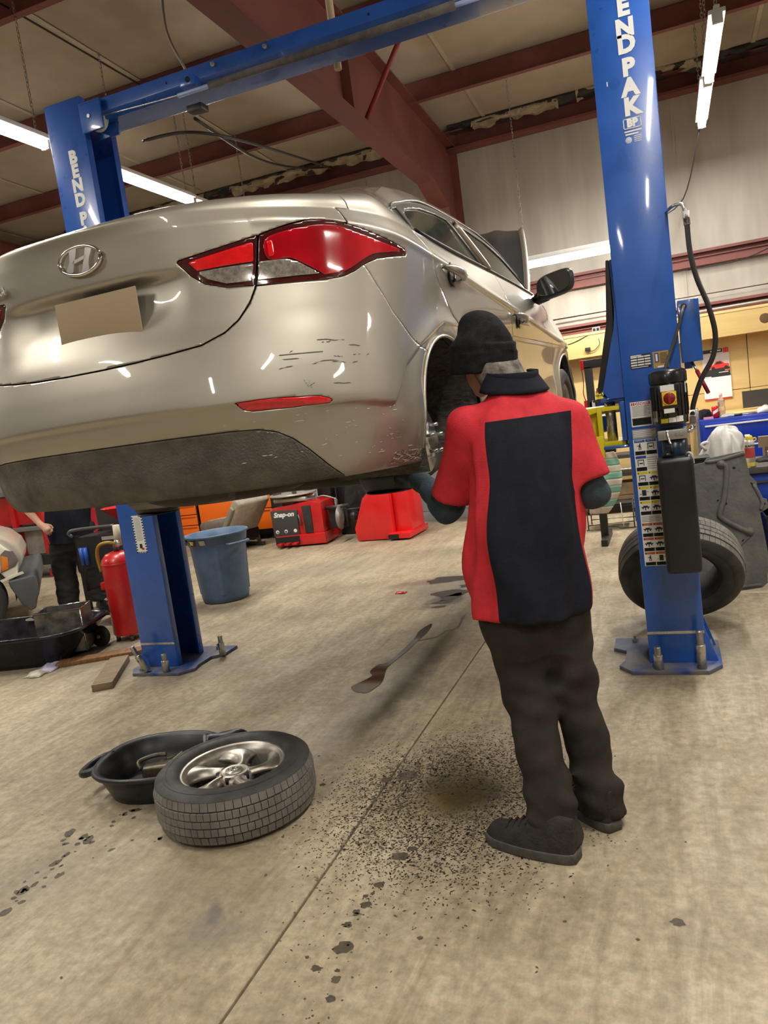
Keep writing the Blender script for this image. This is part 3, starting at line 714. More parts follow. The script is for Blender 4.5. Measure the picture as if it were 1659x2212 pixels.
# --- glass and frames
for sgn in (1,-1):
    f = (lambda P: P) if sgn > 0 else (lambda P: mir(*P))
    lo = f(piece('L', [ya(.05), yb(1.3), off(fl_lo,.0012)])); LO = panel('tail_lamp', *lo, SMOK, CARROOT, .02)
    redo = f(piece('L', [ya(.05), yb(1.3), sdf(rounded([(.634,.990),(.700,1.014),(.790,1.027),(.841,1.026),(.92,1.006),(1.02,.985),(1.13,.968),(1.05,.955),(.985,.945),(.938,.925),(.90,.903),(.862,.885),(.80,.876),(.792,.880),(.72,.922),(.69,.933),(.635,.934)],4),3,2)]))
    redo = (redo[0]+np.array([.0015*sgn,-.0025,0,0])[:redo[0].shape[1]], redo[1]); panel('red_lens', *redo, REDL, LO, .003)
    bar = f(piece('L', [ya(.05), yb(1.3), sdf([(.640,.985),(.655,.989),(.655,.942),(.640,.940)],3,2)])); bar = (bar[0]+np.array([.001*sgn,-.005,0,0]), bar[1]); panel('lens_rib', *bar, REDI, LO, .002)
    clo = f(piece('L', [ya(.05), yb(1.3), sdf([(.609,.928),(.687,.930),(.717,.920),(.785,.880),(.60,.874)],3,2)])); clo = (clo[0]+np.array([.001*sgn,-.004,0,0]), clo[1]); panel('clear_lens', *clo, CLR, LO, .003)
    li = f(piece('L', [off(fl_li,.0012), yb(1.0)])); LI = panel('inner_tail_lamp', *li, SMOK, CARROOT, .02)
    ri = f(piece('L', [yb(1.), sdf([(.408,.953),(.50,.968),(.602,.987),(.594,.931),(.50,.928),(.43,.925)],3,2)])); ri = (ri[0]+np.array([.0005*sgn,-.003,0,0]), ri[1]); panel('red_lens', *ri, REDI, LI, .003)
    ci = f(piece('L', [yb(1.), sdf([(.427,.921),(.594,.926),(.581,.874),(.509,.876),(.455,.897)],3,2)])); ci = (ci[0]+np.array([.0005*sgn,-.003,0,0]), ci[1]); panel('clear_lens', *ci, CLR, LI, .003)
    rf = f(piece('L', [yb(1.), off(fl_r,.0008)])); panel('reflector', *rf, mat('red_reflector', (.62,.01,.018), .18, coat=.8, var=.1, vscale=60), CARROOT, .008)
    dr = f(piece('L', [off(fd1,G), inv(A1)])); DR = panel('rear_door', *dr, PAINT, CARROOT)
    df = f(piece('L', [off(fd2,G)])); DF = panel('front_door', *df, PAINT, CARROOT)
    fr = f(piece('U', [ffr, inv(fg1), inv(fg2), inv(fgq)])); panel('window_frame', *fr, mat('window_frame_grey', (.12,.115,.105), .3, .3, var=.2), CARROOT, .008)
    for nm, g in (('rear_door_glass', fg1), ('front_door_glass', fg2), ('quarter_glass', fgq)):
        gg = f(piece('U', [off(g,-.004)])); gg = (gg[0]-np.array([.006*sgn,0,.002,0]), gg[1]); panel(nm, *gg, GLASS, CARROOT, .004)
    # bright drip mouldings: along the roof rail, window base and B pillar
    def rail(ylist, dz=0., dx=.004):
        pts = []
        for y, z in ylist:
            cand = VU[(np.abs(VU[:,1]-y) < .02) & (VU[:,0] > .3)]; i = np.argmin(np.abs(cand[:,2]-z)+.3*np.abs(cand[:,1]-y)); pts.append((sgn*(cand[i,0]+dx), y, z+dz))
        return pts
    o = MB().tube(smoothpts(rail([(.89,1.178),(1.0,1.224),(1.117,1.254),(1.24,1.287),(1.422,1.324),(1.6,1.340),(1.76,1.344),(2.1,1.347),(2.4,1.332),(2.72,1.278),(3.02,1.184)]),4),.005,6).build('roof_moulding', mat('satin_moulding', (.30,.29,.27), .3, .8), CARROOT)
    o = MB().tube(smoothpts(rail([(1.83,1.30),(1.89,1.22),(1.97,1.13),(2.02,1.085)]),4),.019,6).build('pillar_trim', mat('pillar_tan_reflection', (.30,.25,.19), .35, .4), CARROOT)  # tan reflection on the pillar put into its base colour
    o = MB().tube(smoothpts(rail([(1.0,1.105),(1.4,1.09),(1.9,1.083),(2.5,1.075),(3.1,1.065)]),4),.008,6).build('belt_moulding', TRIM, CARROOT)
    # handles
    for y0, z0, dd in ((1.06,.962,DR),(2.19,.862,DF)):
        pts = []
        for k in range(9):
            t = k/8; y = y0+.25*t; z = z0-.022*t
            xx = float(wside(np.array(y), np.array(z)))
            pts.append((sgn*(xx+.006+.030*math.sin(PI*t)**.6), y, z))
        hn = MB().tube(pts, [.008+.011*math.sin(PI*k/8)**.5 for k in range(9)], 10).build('handle', PAINT, dd)
        xx = float(wside(np.array(y0+.10), np.array(z0-.02)))
        MB().lathe([(0,0),(.045,0),(.05,.003),(.03,.004)],(sgn*(xx+.0005),y0+.12,z0-.016),'x',20).xf(Matrix.Identity(4)).build('handle_cup', TRIM, dd)
    # door mirror
    mr = MB()
    def mf(u, v):
        th = 2*PI*u; ph = PI*v
        ax, ay, az = .115, .055, .075
        x = math.cos(th)*math.sin(ph); z = math.sin(th)*math.sin(ph); y = math.cos(ph)
        sx = math.copysign(abs(x)**.55, x); sz = math.copysign(abs(z)**.6, z)
        return (sgn*(.985+ax*sx), 2.99+(ay*y if y < 0 else ay*1.6*y), 1.085+az*sz+.02*sx)
    mr.grid(mf, 28, 14); MI = mr.build('door_mirror', TRIM, CARROOT)
    MB().tube([(sgn*.80,3.05,1.02),(sgn*.86,3.03,1.02),(sgn*.92,3.01,1.04)], [.05,.035,.045], 12).build('mirror_arm', TRIM, MI)
    def mg(u, v):
        th = 2*PI*u; x = math.cos(th); z = math.sin(th); r = v
        sx = math.copysign(abs(x)**.6, x); sz = math.copysign(abs(z)**.65, z)
        return (sgn*(.985+.098*sx*r), 2.934, 1.087+.060*sz*r+.017*sx*r)
    MB().grid(mg, 28, 4).build('mirror_glass', mat('mirror_glass', (.35,.4,.45), .03, 1.), MI, recalc=False)
g = piece('U', [off(frw,-.003)]); gg, tt = join([g, mir(*g)]); panel('rear_window', gg-np.array([0,0,.004]), tt, mat('dusty_rear_glass', (.06,.06,.05), .12, col2=(.16,.15,.12), vscale=60), CARROOT, .004)
g = piece('U', [off(fws,-.003)]); gg, tt = join([g, mir(*g)]); panel('windscreen', gg-np.array([0,0,.004]), tt, GLASS, CARROOT, .004)
# dark inner shell seen through the panel gaps and windows
PPc, TTc = np.meshgrid(np.concatenate([np.linspace(0,1,26), np.linspace(1,2,30)[1:], np.linspace(2,3,14)[1:]]), np.linspace(.06,1,16), indexing='ij')
inn = lower(PPc, TTc).reshape(-1,3); ti = tri_grid(*PPc.shape)
inn = np.column_stack([inn, 0*inn[:,0]])
cI = lambda yc, r: (lambda V: r-np.hypot(V[:,1]-yc, V[:,2]-.335))
a, b = clip(inn, ti, cI(1.03,.36)); a, b = clip(a, b, cI(3.70,.36)); a = a[:,:3]
a = a*np.array([.965,1,1]); a[:,1] = .028+a[:,1]*(4.48/4.55)
INNER = npmesh('inner_structure', *join([(a,b), mir(a,b)]), GAP, CARROOT)
# floor pan, wheel tubs
zf = .30
up = MB()
up.add([(-.50,.30,zf),(.50,.30,zf),(.70,4.2,zf),(-.70,4.2,zf),(-.50,.30,zf+.02),(.50,.30,zf+.02),(.70,4.2,zf+.02),(-.70,4.2,zf+.02)],[(0,1,2,3),(7,6,5,4),(0,4,5,1),(1,5,6,2),(2,6,7,3),(3,7,4,0)])
up.b2((-.66,1.25,.245),(-.56,3.4,.30)); up.b2((.56,1.25,.245),(.66,3.4,.30)); up.b2((-.12,1.4,.22),(.12,3.4,.30))
up.build('floor_pan', UNDER, CARROOT, weld=False)
MB().lathe([(0,.205),(.25,.205),(.30,.225),(.33,.30)],(.12,.55,0),'z',36).build('spare_wheel_well', UNDER, CARROOT)
MB().b2((-.09,.245,.19),(.09,.30,.26)).xf(Matrix.Translation((.22,.05,.02))).build('tow_bracket', DSTEEL, CARROOT, bevel=.006)
MB().b2((-.62,.34,.24),(.62,.36,.30)).build('rear_cross_member', UNDER, CARROOT)
# wheel arch liners (textured felt tub)
FELT = mat('wheel_liner_felt', (.05,.048,.046), .95, col2=(.10,.095,.09), vscale=40, bump=1.0, bscale=55, stretch=(.6,2,1))
for sgn in (1,-1):
    for yc in (1.03,3.70):
        o = MB()
        def lf(u, v):
            th = -.35+(PI+.7)*u; rr = .368+.008*math.sin(u*46)*(v > .2)
            return (sgn*(.872-.36*v), yc-rr*math.cos(th), .335+rr*math.sin(th))
        o.grid(lf, 72, 8); o.build('wheel_arch_liner', FELT, CARROOT)
        MB().prism([(yc-.366*math.cos(-.25+(PI+.5)*k/30), .335+.366*math.sin(-.25+(PI+.5)*k/30)) for k in range(31)], sgn*.512, sgn*.520, 'yz').build('wheel_tub_wall', UNDER, CARROOT)
        # rolled arch lip
        pts = []
        for k in range(40):
            th = -.18+(PI+.36)*k/39; y = yc-.364*math.cos(th); z = .335+.364*math.sin(th)
            pts.append((sgn*(float(wside(np.array(y), np.array(max(z,.26))))-.006), y, max(z,.25)))
        MB().tube(pts, .007, 6).build('arch_lip', PAINT, CARROOT)
# rear suspension: torsion beam, spring cups, dampers, hubs, discs, calipers
MB().tube([(-.62,1.25,.20),(-.5,1.22,.19),(.5,1.22,.19),(.62,1.25,.20)], .048, 12).build('torsion_beam', UNDER, CARROOT)
ROTOR = mat('brake_disc_steel', (.62,.60,.56), .28, 1., var=.1, vscale=20)
CASTI = mat('cast_iron', (.19,.18,.165), .55, .6, var=.3, vscale=25)
for sgn in (1,-1):
    MB().tube([(sgn*.58,1.75,.28),(sgn*.63,1.5,.22),(sgn*.66,1.2,.20),(sgn*.66,1.03,.26)], [.04,.05,.055,.05], 12).build('trailing_arm', UNDER, CARROOT)
    # open oval spring cup
    o = MB(); ring = []
    for k in range(28):
        t = 2*PI*k/28; ring.append((sgn*.585+.125*math.cos(t), .97+.10*math.sin(t)))
    o.grid(lambda u, v: (sgn*.585+(.128-.035*v)*math.cos(2*PI*u), .97+(.10-.025*v)*math.sin(2*PI*u), .205-.075*math.sin(v*PI/2)), 28, 5)
    o.lathe([(0,0),(.095,0)],(sgn*.585,.97,.131),'z',20)
    CUP = o.build('spring_cup', BLACKP, CARROOT, solid=.006)
    MB().tube([(sgn*.585+.128*math.cos(2*PI*k/28), .97+.10*math.sin(2*PI*k/28), .206) for k in range(28)], .009, 6, closed=True).build('cup_rim', BLACKP, CUP)
    hx = []
    for k in range(70):
        t = k/69; hx.append((sgn*.585+.062*math.cos(t*9*PI), .97+.062*math.sin(t*9*PI), .15+.22*t))
    MB().tube(hx, .0065, 6).build('coil_spring', DSTEEL, CARROOT)
    MB().cyl((sgn*.66,.92,.22),(sgn*.62,.86,.62),.028).cyl((sgn*.66,.92,.20),(sgn*.64,.90,.40),.038).build('damper', UNDER, CARROOT, weld=False)
    H = MB().lathe([(0,-.03),(.055,-.03),(.06,.0),(.07,.012),(.035,.02),(.032,.05),(0,.05)],(sgn*.735,1.03,.31),'x',28,rot=Matrix.Rotation(0 if sgn > 0 else PI,3,'Z')).build('wheel_hub', CASTI, CARROOT)
    MB().lathe([(.072,-.005),(.131,-.005),(.131,.006),(.072,.006),(.070,.032),(0,.032)],(sgn*.735,1.03,.31),'x',48,rot=Matrix.Rotation(0 if sgn > 0 else PI,3,'Z')).build('brake_disc', ROTOR, CARROOT)
    for k in range(5):
        t = 2*PI*k/5+.3; y = 1.03+.057*math.cos(t); z = .31+.057*math.sin(t)
        MB().cyl((sgn*.766,y,z),(sgn*.80,y,z),.007,seg=8).build('wheel_stud', STEEL, H)
    c = MB(); c.b2((sgn*.675,.885,.245),(sgn*.775,.935,.385)); c.b2((sgn*.665,.86,.275),(sgn*.71,.90,.36)); c.cyl((sgn*.66,.895,.27),(sgn*.66,.895,.37),.018)
    c.build('brake_caliper', CASTI, CARROOT, bevel=.012, weld=False)
    MB().cyl((sgn*.64,.87,.25),(sgn*.73,.87,.25),.009).cyl((sgn*.64,.87,.375),(sgn*.73,.87,.375),.009).build('slide_pin', STEEL, CARROOT, weld=False)
    MB().tube(smoothpts([(sgn*.66,.88,.33),(sgn*.60,.84,.42),(sgn*.56,.95,.46),(sgn*.5,1.1,.36)],5), .007, 6).build('brake_hose', RUBBER, CARROOT)
# exhaust
MB().lathe([(0,0),(.06,0),(.085,.02),(.085,.42),(.06,.44),(0,.44)],(-.30,.50,.275),'x',24).build('muffler', mat('muffler_steel', (.20,.18,.155), .5, .8, var=.3, vscale=8), CARROOT)
MB().tube(smoothpts([(.14,.52,.27),(.35,.7,.26),(.36,1.5,.235),(.18,2.2,.22),(.1,3.2,.22)],5), .027, 10).build('exhaust_pipe', mat('muffler_steel'), CARROOT)
# raised hood
def hood(u, v):
    s = (u-.5)*2; w = .735-.10*v**2.2-.05*v
    x = s*w; L_ = 1.06*v
    crown = .055*(1-abs(s)**2.6)+.018*math.exp(-((abs(s)-.66)/.07)**2)
    ang = R(46); d = L_; n_ = crown+.04*math.sin(v*PI*.9)-.11*max(0,(v-.72)/.28)**2
    return (x, 3.42+d*math.cos(ang)-n_*math.sin(ang), 1.0+d*math.sin(ang)+n_*math.cos(ang))
HO = MB().grid(hood, 40, 26).build('hood', mat('hood_dark_reflection', (.085,.088,.095), .3, .5, coat=.5), CARROOT, recalc=True)  # silver hood; the dark ceiling it mirrors is put into the colour
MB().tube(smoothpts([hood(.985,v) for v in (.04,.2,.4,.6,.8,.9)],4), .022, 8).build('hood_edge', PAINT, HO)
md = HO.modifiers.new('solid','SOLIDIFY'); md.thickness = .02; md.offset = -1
MB().cyl((.62,4.25,.92),(.58,3.95,1.52),.006,seg=8).build('hood_prop', DSTEEL, CARROOT)
MB().b2((-.62,3.6,.45),(.62,4.3,.80)).b2((-.3,3.7,.80),(.25,4.1,.90)).build('engine', CASTI, CARROOT, bevel=.03)
# shark-fin antenna
MB().grid(lambda u, v: ((.018*(1-v))*math.sin(2*PI*u), 1.30+.07*v+.075*(1-v*.75)*math.cos(2*PI*u)*(1 if math.cos(2*PI*u) < 0 else .5), 1.408+.055*v), 16, 8).build('antenna_fin', PAINT, CARROOT)
# emblem: oval ring with slanted H, raised lettering, blank plate
def on_lid(x, z):
    t = np.linspace(0,1,200); best = None
    ph = np.linspace(0,.9,160); Q = lower(ph[:,None]+0*t[None], t[None]+0*ph[:,None]); i = np.argmin((Q[...,0]-abs(x))**2+(Q[...,2]-z)**2)
    return float(Q.reshape(-1,3)[i,1])
ex, ez = .035, 1.024
EM = MB().tube([(ex+.083*math.cos(2*PI*k/40), on_lid(ex,ez)-.004, ez+.042*math.sin(2*PI*k/40)) for k in range(40)], .0062, 8, closed=True).build('emblem', CHROME, LID)
ey = on_lid(ex,ez)-.004
hm = MB()
def bar(pts, w0, w1):
    n_ = len(pts); P = []
    for i, (x, z) in enumerate(pts):
        w = w0+(w1-w0)*abs(2*i/(n_-1)-1); P += [(ex+x-w, ey-.004, ez+z), (ex+x+w, ey-.004, ez+z), (ex+x+w, ey+.006, ez+z), (ex+x-w, ey+.006, ez+z)]
    F = []
    for i in range(n_-1):
        for k in range(4): F.append((i*4+k, i*4+(k+1) % 4, i*4+4+(k+1) % 4, i*4+4+k))
    hm.add(P, F+[(0,1,2,3),((n_-1)*4+3,(n_-1)*4+2,(n_-1)*4+1,(n_-1)*4)])
bar([(-.046,-.032),(-.038,-.015),(-.030,.0),(-.023,.018),(-.018,.038)], .010, .015)
bar([(.018,-.038),(.023,-.018),(.030,.0),(.038,.015),(.046,.032)], .010, .015)
hm.add([(ex-.028,ey-.004,ez-.008),(ex+.026,ey-.004,ez+.002),(ex+.030,ey-.004,ez+.012),(ex-.024,ey-.004,ez+.003),(ex-.028,ey+.006,ez-.008),(ex+.026,ey+.006,ez+.002),(ex+.030,ey+.006,ez+.012),(ex-.024,ey+.006,ez+.003)],[(0,1,2,3),(7,6,5,4),(0,4,5,1),(1,5,6,2),(2,6,7,3),(3,7,4,0)])
hm.build('emblem_mark', mat('bright_chrome', (.88,.86,.82), .22, .9), EM)
text('model_lettering', 'ELANTRA', .038, CHROME, basis((-.405,on_lid(.405,1.0)-.010,1.000),(1,-.30,.0),(0,.05,1)), LID, extr=.003, offset=.001, spacing=1.05)
MB().b2((-.115,.078,.755),(.215,.083,.915)).build('licence_plate', mat('blank_tan_plate', (.36,.27,.165), .8), CARROOT, bevel=.002)
# front wheel (only the right one shows, low behind the mechanic) built by the wheel maker later

# scuffs on the bumper corner: thin dark slivers following the surface
def lowpt(a, z):
    ph = float(np.interp(a, _aa, _ph)); t = np.linspace(0,1,300); Q = lower(ph+0*t, t); i = int(np.argmin(np.abs(Q[:,2]-z))); return Q[i]
SC_ = [[(0.652,0.627),(0.719,0.626)],[(0.65,0.6),(0.705,0.605)],[(0.673,0.641),(0.713,0.653)],[(0.754,0.604),(0.792,0.611),(0.88,0.603)],[(0.79,0.667),(0.821,0.669)],[(0.817,0.65),(0.862,0.64)],[(0.829,0.623),(0.86,0.618)],[(0.884,0.654),(0.961,0.647)],[(0.9,0.635),(0.957,0.647)],[(0.886,0.623),(0.93,0.623)],[(0.894,0.608),(0.969,0.621)],[(0.888,0.596),(0.936,0.604)],[(0.776,0.676),(0.87,0.669)],[(0.817,0.541),(0.886,0.536)],[(0.792,0.611),(0.876,0.599)],[(0.656,0.641),(0.794,0.638)],[(0.711,0.532),(0.723,0.561)],[(0.723,0.561),(0.737,0.537)],[(0.737,0.537),(0.743,0.563)],[(0.735,0.537),(0.758,0.548)],[(0.741,0.534),(0.754,0.539)]]
def slivers(lst, m, name, wmax, seed, jit=0.):
    rr = random.Random(seed); o = MB()
    for L_ in lst:
        n_ = 7; pts = []
        for k in range(n_):
            f_ = k/(n_-1)*(len(L_)-1); i = min(int(f_), len(L_)-2); q = f_-i
            pts.append((L_[i][0]+(L_[i+1][0]-L_[i][0])*q, L_[i][1]+(L_[i+1][1]-L_[i][1])*q+rr.uniform(-1,1)*jit))
        w = rr.uniform(.35,1)*wmax; P = []
        for k, (a, z) in enumerate(pts):
            ww = w*math.sin(PI*(k+.3)/(n_-.4))*rr.uniform(.5,1.2)
            for dz in (-ww, ww):
                q = lowpt(a, z+dz); nn = np.array((q[0]*.9, (q[1]-.9), 0)); nn /= np.linalg.norm(nn); P.append(tuple(q+nn*.0012))
        o.add(P, [(2*k,2*k+1,2*k+3,2*k+2) for k in range(n_-1)], True)
    b = o.build(name, m, BUMP, weld=False, recalc=False); b['kind'] = 'stuff'; return b
slivers(SC_, mat('scuff_dark', (.09,.086,.08), .7), 'scuff_marks', .0017, 3, .0012)
rr_ = random.Random(8); corner = []
for _ in range(46):
    a = rr_.uniform(1.0,1.20); z = rr_.uniform(.256,.30); corner.append([(a,z),(a+rr_.uniform(.02,.06),z+rr_.uniform(-.012,.016))])
slivers(corner[:23], mat('scuff_dark'), 'corner_scuffs', .0022, 4, .003); slivers(corner[23:], mat('scuff_pale', (.55,.54,.50), .6), 'corner_scratches', .0016, 5, .003)
sm_ = []
for _ in range(60):
    a = rr_.uniform(.45,1.1); z = rr_.uniform(.30,.46); sm_.append([(a,z),(a+rr_.uniform(.02,.07),z+rr_.uniform(-.004,.008))])
slivers(sm_, mat('scuff_pale'), 'fine_scratches', .0006, 6, .001)
# ================================================================== TWO-POST LIFT
PADM = mat('grey_foam_pad', (.10,.085,.075), .8, var=.25, vscale=20)
def column(label, x, y, inn):
    """C-channel post; inn = direction of the opening along x (-1 or 1)"""
    t = thing('lift_column', label, 'lift post', (x,y,0))
    w, d, th, lip = .135, .15, .008, .05
    H_ = 3.58
    # outline of the channel (open on the inner side)
    oi, oo = inn*w, -inn*w
    po = [(oi,-d),(oo,-d),(oo,d),(oi,d),(oi,d-lip),(oi-inn*th,d-lip),(oi-inn*th,d-th),(oo+inn*th,d-th),(oo+inn*th,-d+th),(oi-inn*th,-d+th),(oi-inn*th,-d+lip),(oi,-d+lip)]
    post = MB().prism(po, .02, H_, 'xy').build('post', BLUE, t, bevel=.006)
    MB().b2((-w,-d-.0012,.172),(w,-d,.186)).build('weld_seam', STEEL, post)
    return t, post
RC, RPOST = column('right blue lift post carrying the motor and oil tank', -.075, 4.15, -1)
LC, LPOST = column('left blue lift post partly hidden behind the silver car', -3.275, 4.20, 1)
# right base plate, bolts, gussets
bpoly = [(-.215,-.27),(.14,-.27),(.205,-.18),(.205,.20),(.03,.27),(-.33,.27),(-.33,.10),(-.26,.05),(-.26,-.10),(-.285,-.18)]
PLM = mat('dusty_blue_plate', (.02,.06,.22), .5, col2=(.16,.15,.14), vscale=7)
MB().prism(bpoly, 0, .02, 'xy').build('base_plate', PLM, RC, bevel=.003)
MB().prism([(x*-1,y) for x,y in bpoly][::-1], 0, .02, 'xy').build('base_plate', PLM, LC, bevel=.003)
for t, s in ((RC,1),(LC,-1)):
    for yy in (-.12,.12):
        MB().prism([(s*.135,.02),(s*.19,.02),(s*.135,.20)], yy-.006, yy+.006, 'xz').build('gusset', BLUE, t)
    for bx, by in ((.165,-.05),(.165,.12),(-.22,.2),(.10,-.22)):
        b = MB().cyl((s*bx,by,.02),(s*bx,by,.055),.008,seg=10).cyl((s*bx,by,.022),(s*bx,by,.038),.016,seg=6,smooth=False); b.build('anchor_bolt', STEEL, t, weld=False)
    # carriage riding in the channel, seen past the opening
    i = -s
    c = MB(); c.b2((i*.02,-.125,1.16),(i*.135,.125,1.40)); c.b2((i*.06,-.10,1.40),(i*.15,.10,2.05))
    c.build('carriage', BLUE, t, bevel=.01, weld=False)
    MB().prism([(i*.150,2.05),(i*.155,1.72),(i*.235,1.43),(i*.26,1.41),(i*.262,1.44),(i*.19,1.75),(i*.165,2.05)], -.09, .09, 'xz').build('door_guard', RUBBER, t, bevel=.004)
    MB().prism([(i*.13,1.90),(i*.155,1.72),(i*.235,1.42),(i*.21,1.38),(i*.13,1.38)], -.135, -.128, 'xz').build('carriage_side', BLUE, t)
# swing arms with yellow knuckles and pads (one pair per post)
YEL2 = mat('yellow_arm', (.80,.66,.02), .35, var=.08)
def arm(col, px, py, pad, tele=.45):
    """arm from the pivot (px,py) to the lifting pad, in post coordinates"""
    z = 1.245; a = Vector((px,py,z)); b = Vector((*pad,z)); d = (b-a); u = d.normalized(); L_ = d.length
    M = basis(a, u, Vector((0,0,1)).cross(u))
    A = MB().box((L_*.3,0,0),(L_*.6,.12,.09)).xf(M).build('swing_arm', BLUE, col, bevel=.008)
    MB().box((L_*.75,0,0),(L_*.45,.09,.065)).xf(M).build('arm_extension', BLUE, A, bevel=.006)
    MB().cyl(b+Vector((0,0,-.03)),b+Vector((0,0,.012)),.045).cyl(b+Vector((0,0,.012)),b+Vector((0,0,.03)),.06).build('lift_pad', RUBBER, A, weld=False)
    return A
arm(RC, -.30, .12, (-.78,-.05)); arm(RC, -.30, .20, (-.70,1.35)); arm(LC, .30, .12, (.80,.15)); arm(LC, .30, .20, (.86,1.40))
# knuckle: yellow restraint clevis around a steel pivot pin, blue yoke
KN = MB(); KN.b2((-.36,-.10,1.322),(-.15,.16,1.345)); KN.b2((-.33,-.10,1.145),(-.15,.16,1.168)); KN.b2((-.277,-.112,1.15),(-.252,-.09,1.34))
KN.prism([(-.40,1.318),(-.262,1.335),(-.262,1.165),(-.30,1.09),(-.345,1.16)], -.06, -.05, 'xz'); KN.b2((-.345,-.115,1.09),(-.255,-.085,1.20))
KN.prism([(-.41,1.330),(-.262,1.346),(-.262,1.325),(-.43,1.285)], -.11, .10, 'xz')
KN.build('restraint_clevis', YEL2, RC, bevel=.004, weld=False)
MB().b2((-.165,-.12,1.165),(-.135,.16,1.365)).b2((-.25,-.12,1.365),(-.135,.16,1.388)).b2((-.26,-.12,1.130),(-.135,.16,1.146)).build('arm_yoke', BLUE, RC, bevel=.008, weld=False)
MB().cyl((-.215,-.04,1.14),(-.215,-.04,1.42),.026,seg=20).build('pivot_pin', STEEL, RC)
MB().tube([(-.215+.032*math.cos(2*PI*k/20), -.07+.004*math.sin(4*PI*k/20), 1.415+.032*math.sin(2*PI*k/20)) for k in range(20)], .0035, 6, closed=True).build('pull_ring', STEEL, RC)
MB().cyl((-.30,.02,1.375),(-.13,.02,1.39),.006).build('release_rod', DSTEEL, RC)
MB().prism([(-.14,1.37),(-.12,1.37),(-.14,1.52),(-.15,1.52)], -.04, -.02, 'xz').build('release_lever', BLUE, RC)
# ------------------------------------------------------------------ overhead beam
BM = thing('overhead_beam', 'blue overhead lift beam spanning between both posts', 'beam', (-1.675,4.2,3.45))
MB().prism([(-.15,0),(-.10,-.03),(.10,-.03),(.15,0),(.15,.075),(.142,.075),(.142,.006),(.095,-.022),(-.095,-.022),(-.142,.006),(-.142,.075),(-.15,.075)], -1.46, 1.46, 'yz').build('beam', BLUE, BM, bevel=.003)
for bx in (-.53,-.20,.85): MB().cyl((bx,-.152,.045),(bx,-.165,.045),.014,seg=6,smooth=False).cyl((bx,-.165,.045),(bx,-.178,.045),.007,seg=8).build('beam_bolt', STEEL, BM, weld=False)
for bx in (-.85,.4): MB().cyl((bx,-.1515,.035),(bx,-.149,.035),.007,seg=10).build('bolt_hole', GAP, BM)
MB().tube([(-.76,-.20,-.083),(-.755,-.2,-.075),(-.55,-.2,-.075),(.86,-.2,-.08),(.98,-.2,-.08)], [.011,.012,.012,.012,.012], 10).build('shutoff_bar', mat('pale_blue_steel', (.35,.45,.75), .4), BM)
MB().cyl((-.55,-.2,-.0755),(.86,-.2,-.080),.021,seg=14).build('foam_sleeve', PADM, BM)
MB().b2((-.72,-.235,-.055),(-.62,-.16,.0)).build('switch_bracket', BLUE, BM, bevel=.015)
MB().cyl((-.66,-.2365,-.025),(-.66,-.234,-.025),.016,seg=14).build('bracket_hole', GAP, BM)
MB().b2((-.80,-.06,-.11),(-.70,.02,-.075)).build('limit_switch', BLACKP, BM, bevel=.004)
MB().tube(smoothpts([(-1.30,-.165,-.03),(-.75,-.165,-.055),(-.3,-.165,-.05),(.6,-.16,-.04),(1.4,-.16,-.03)],4), .004, 6).build('sync_cable', STEEL, BM)
# pulley housings at both ends
for s, col in ((-1,LC),(1,RC)):
    x0 = s*1.455
    MB().b2((x0-s*.005,-.19,-.105),(x0-s*.16,-.175,.06)).b2((x0-s*.005,-.05,-.105),(x0-s*.16,-.035,.06)).b2((x0-s*.005,-.19,.05),(x0-s*.16,-.035,.065)).build('pulley_housing', BLUE, BM, bevel=.004, weld=False)
    P_ = MB().lathe([(.0,-.02),(.055,-.02),(.065,-.016),(.055,0),(.065,.016),(.055,.02),(0,.02)],(x0-s*.07,-.11,-.02),'y',28).build('pulley_wheel', mat('pale_pulley', (.7,.7,.68), .4), BM)
    MB().cyl((x0-s*.07,-.197,-.02),(x0-s*.07,-.19,-.02),.012,seg=6,smooth=False).build('pulley_bolt', STEEL, BM)
# ------------------------------------------------------------------ lettering on the posts
def stacked(post, xc, yf, seq, size):
    for ch, z in seq:
        text('letter', ch, size, WHITEP, basis((xc,yf-.001,z),(1,0,0),(0,0,1)), post, extr=.0008, offset=.006)
stacked(RPOST, .022, -.15, [('B',3.222),('E',3.132),('N',3.042),('D',2.972),('P',2.872),('A',2.785),('K',2.700)], .103)
stacked(LPOST, .017, -.15, [('B',3.25),('E',3.168),('N',3.085),('D',3.0),('P',2.888),('A',2.805),('K',2.72)], .100)
def logo(post, xc, z):
    f = MB(); w, h, t = .04, .023, .0035
    for a in ((-w,-h,w,-h+t),(-w,h-t,w,h),(-w,-h,-w+t,h),(w-t,-h,w,h)): f.b2((xc+a[0],-.152,z+a[1]),(xc+a[2],-.1502,z+a[3]))
    f.build('logo_frame', WHITEP, post, weld=False)
    text('logo_lettering', 'BP', .044, WHITEP, basis((xc,-.151,z),(1,0,0),(0,0,1)), post, extr=.0008, offset=.003)
    g = MB()
    for k, (ww, dz) in enumerate(((.038,-.034),(.034,-.047))): g.b2((xc-ww,-.1512,z+dz-.003),(xc+ww*(1 if k == 0 else .7),-.1502,z+dz+.003))
    g.build('logo_print', WHITEP, post, weld=False)
    MB().lathe([(0,0),(.014,0),(.016,.0008)],(xc-.022,-.1502,z-.072),'y',20).build('round_seal', mat('seal_grey', (.5,.55,.62), .5), post)
    g = MB()
    for k in range(4): g.b2((xc+.002,-.1512,z-.084+k*.008),(xc+.036,-.1502,z-.081+k*.008))
    g.build('seal_print', WHITEP, post, weld=False)
logo(RPOST, .017, 2.630); logo(LPOST, .012, 2.66)
MB().b2((-.079,-.1512,2.815),(-.074,-.1502,2.835)).build('paint_chip', WHITEP, RPOST)
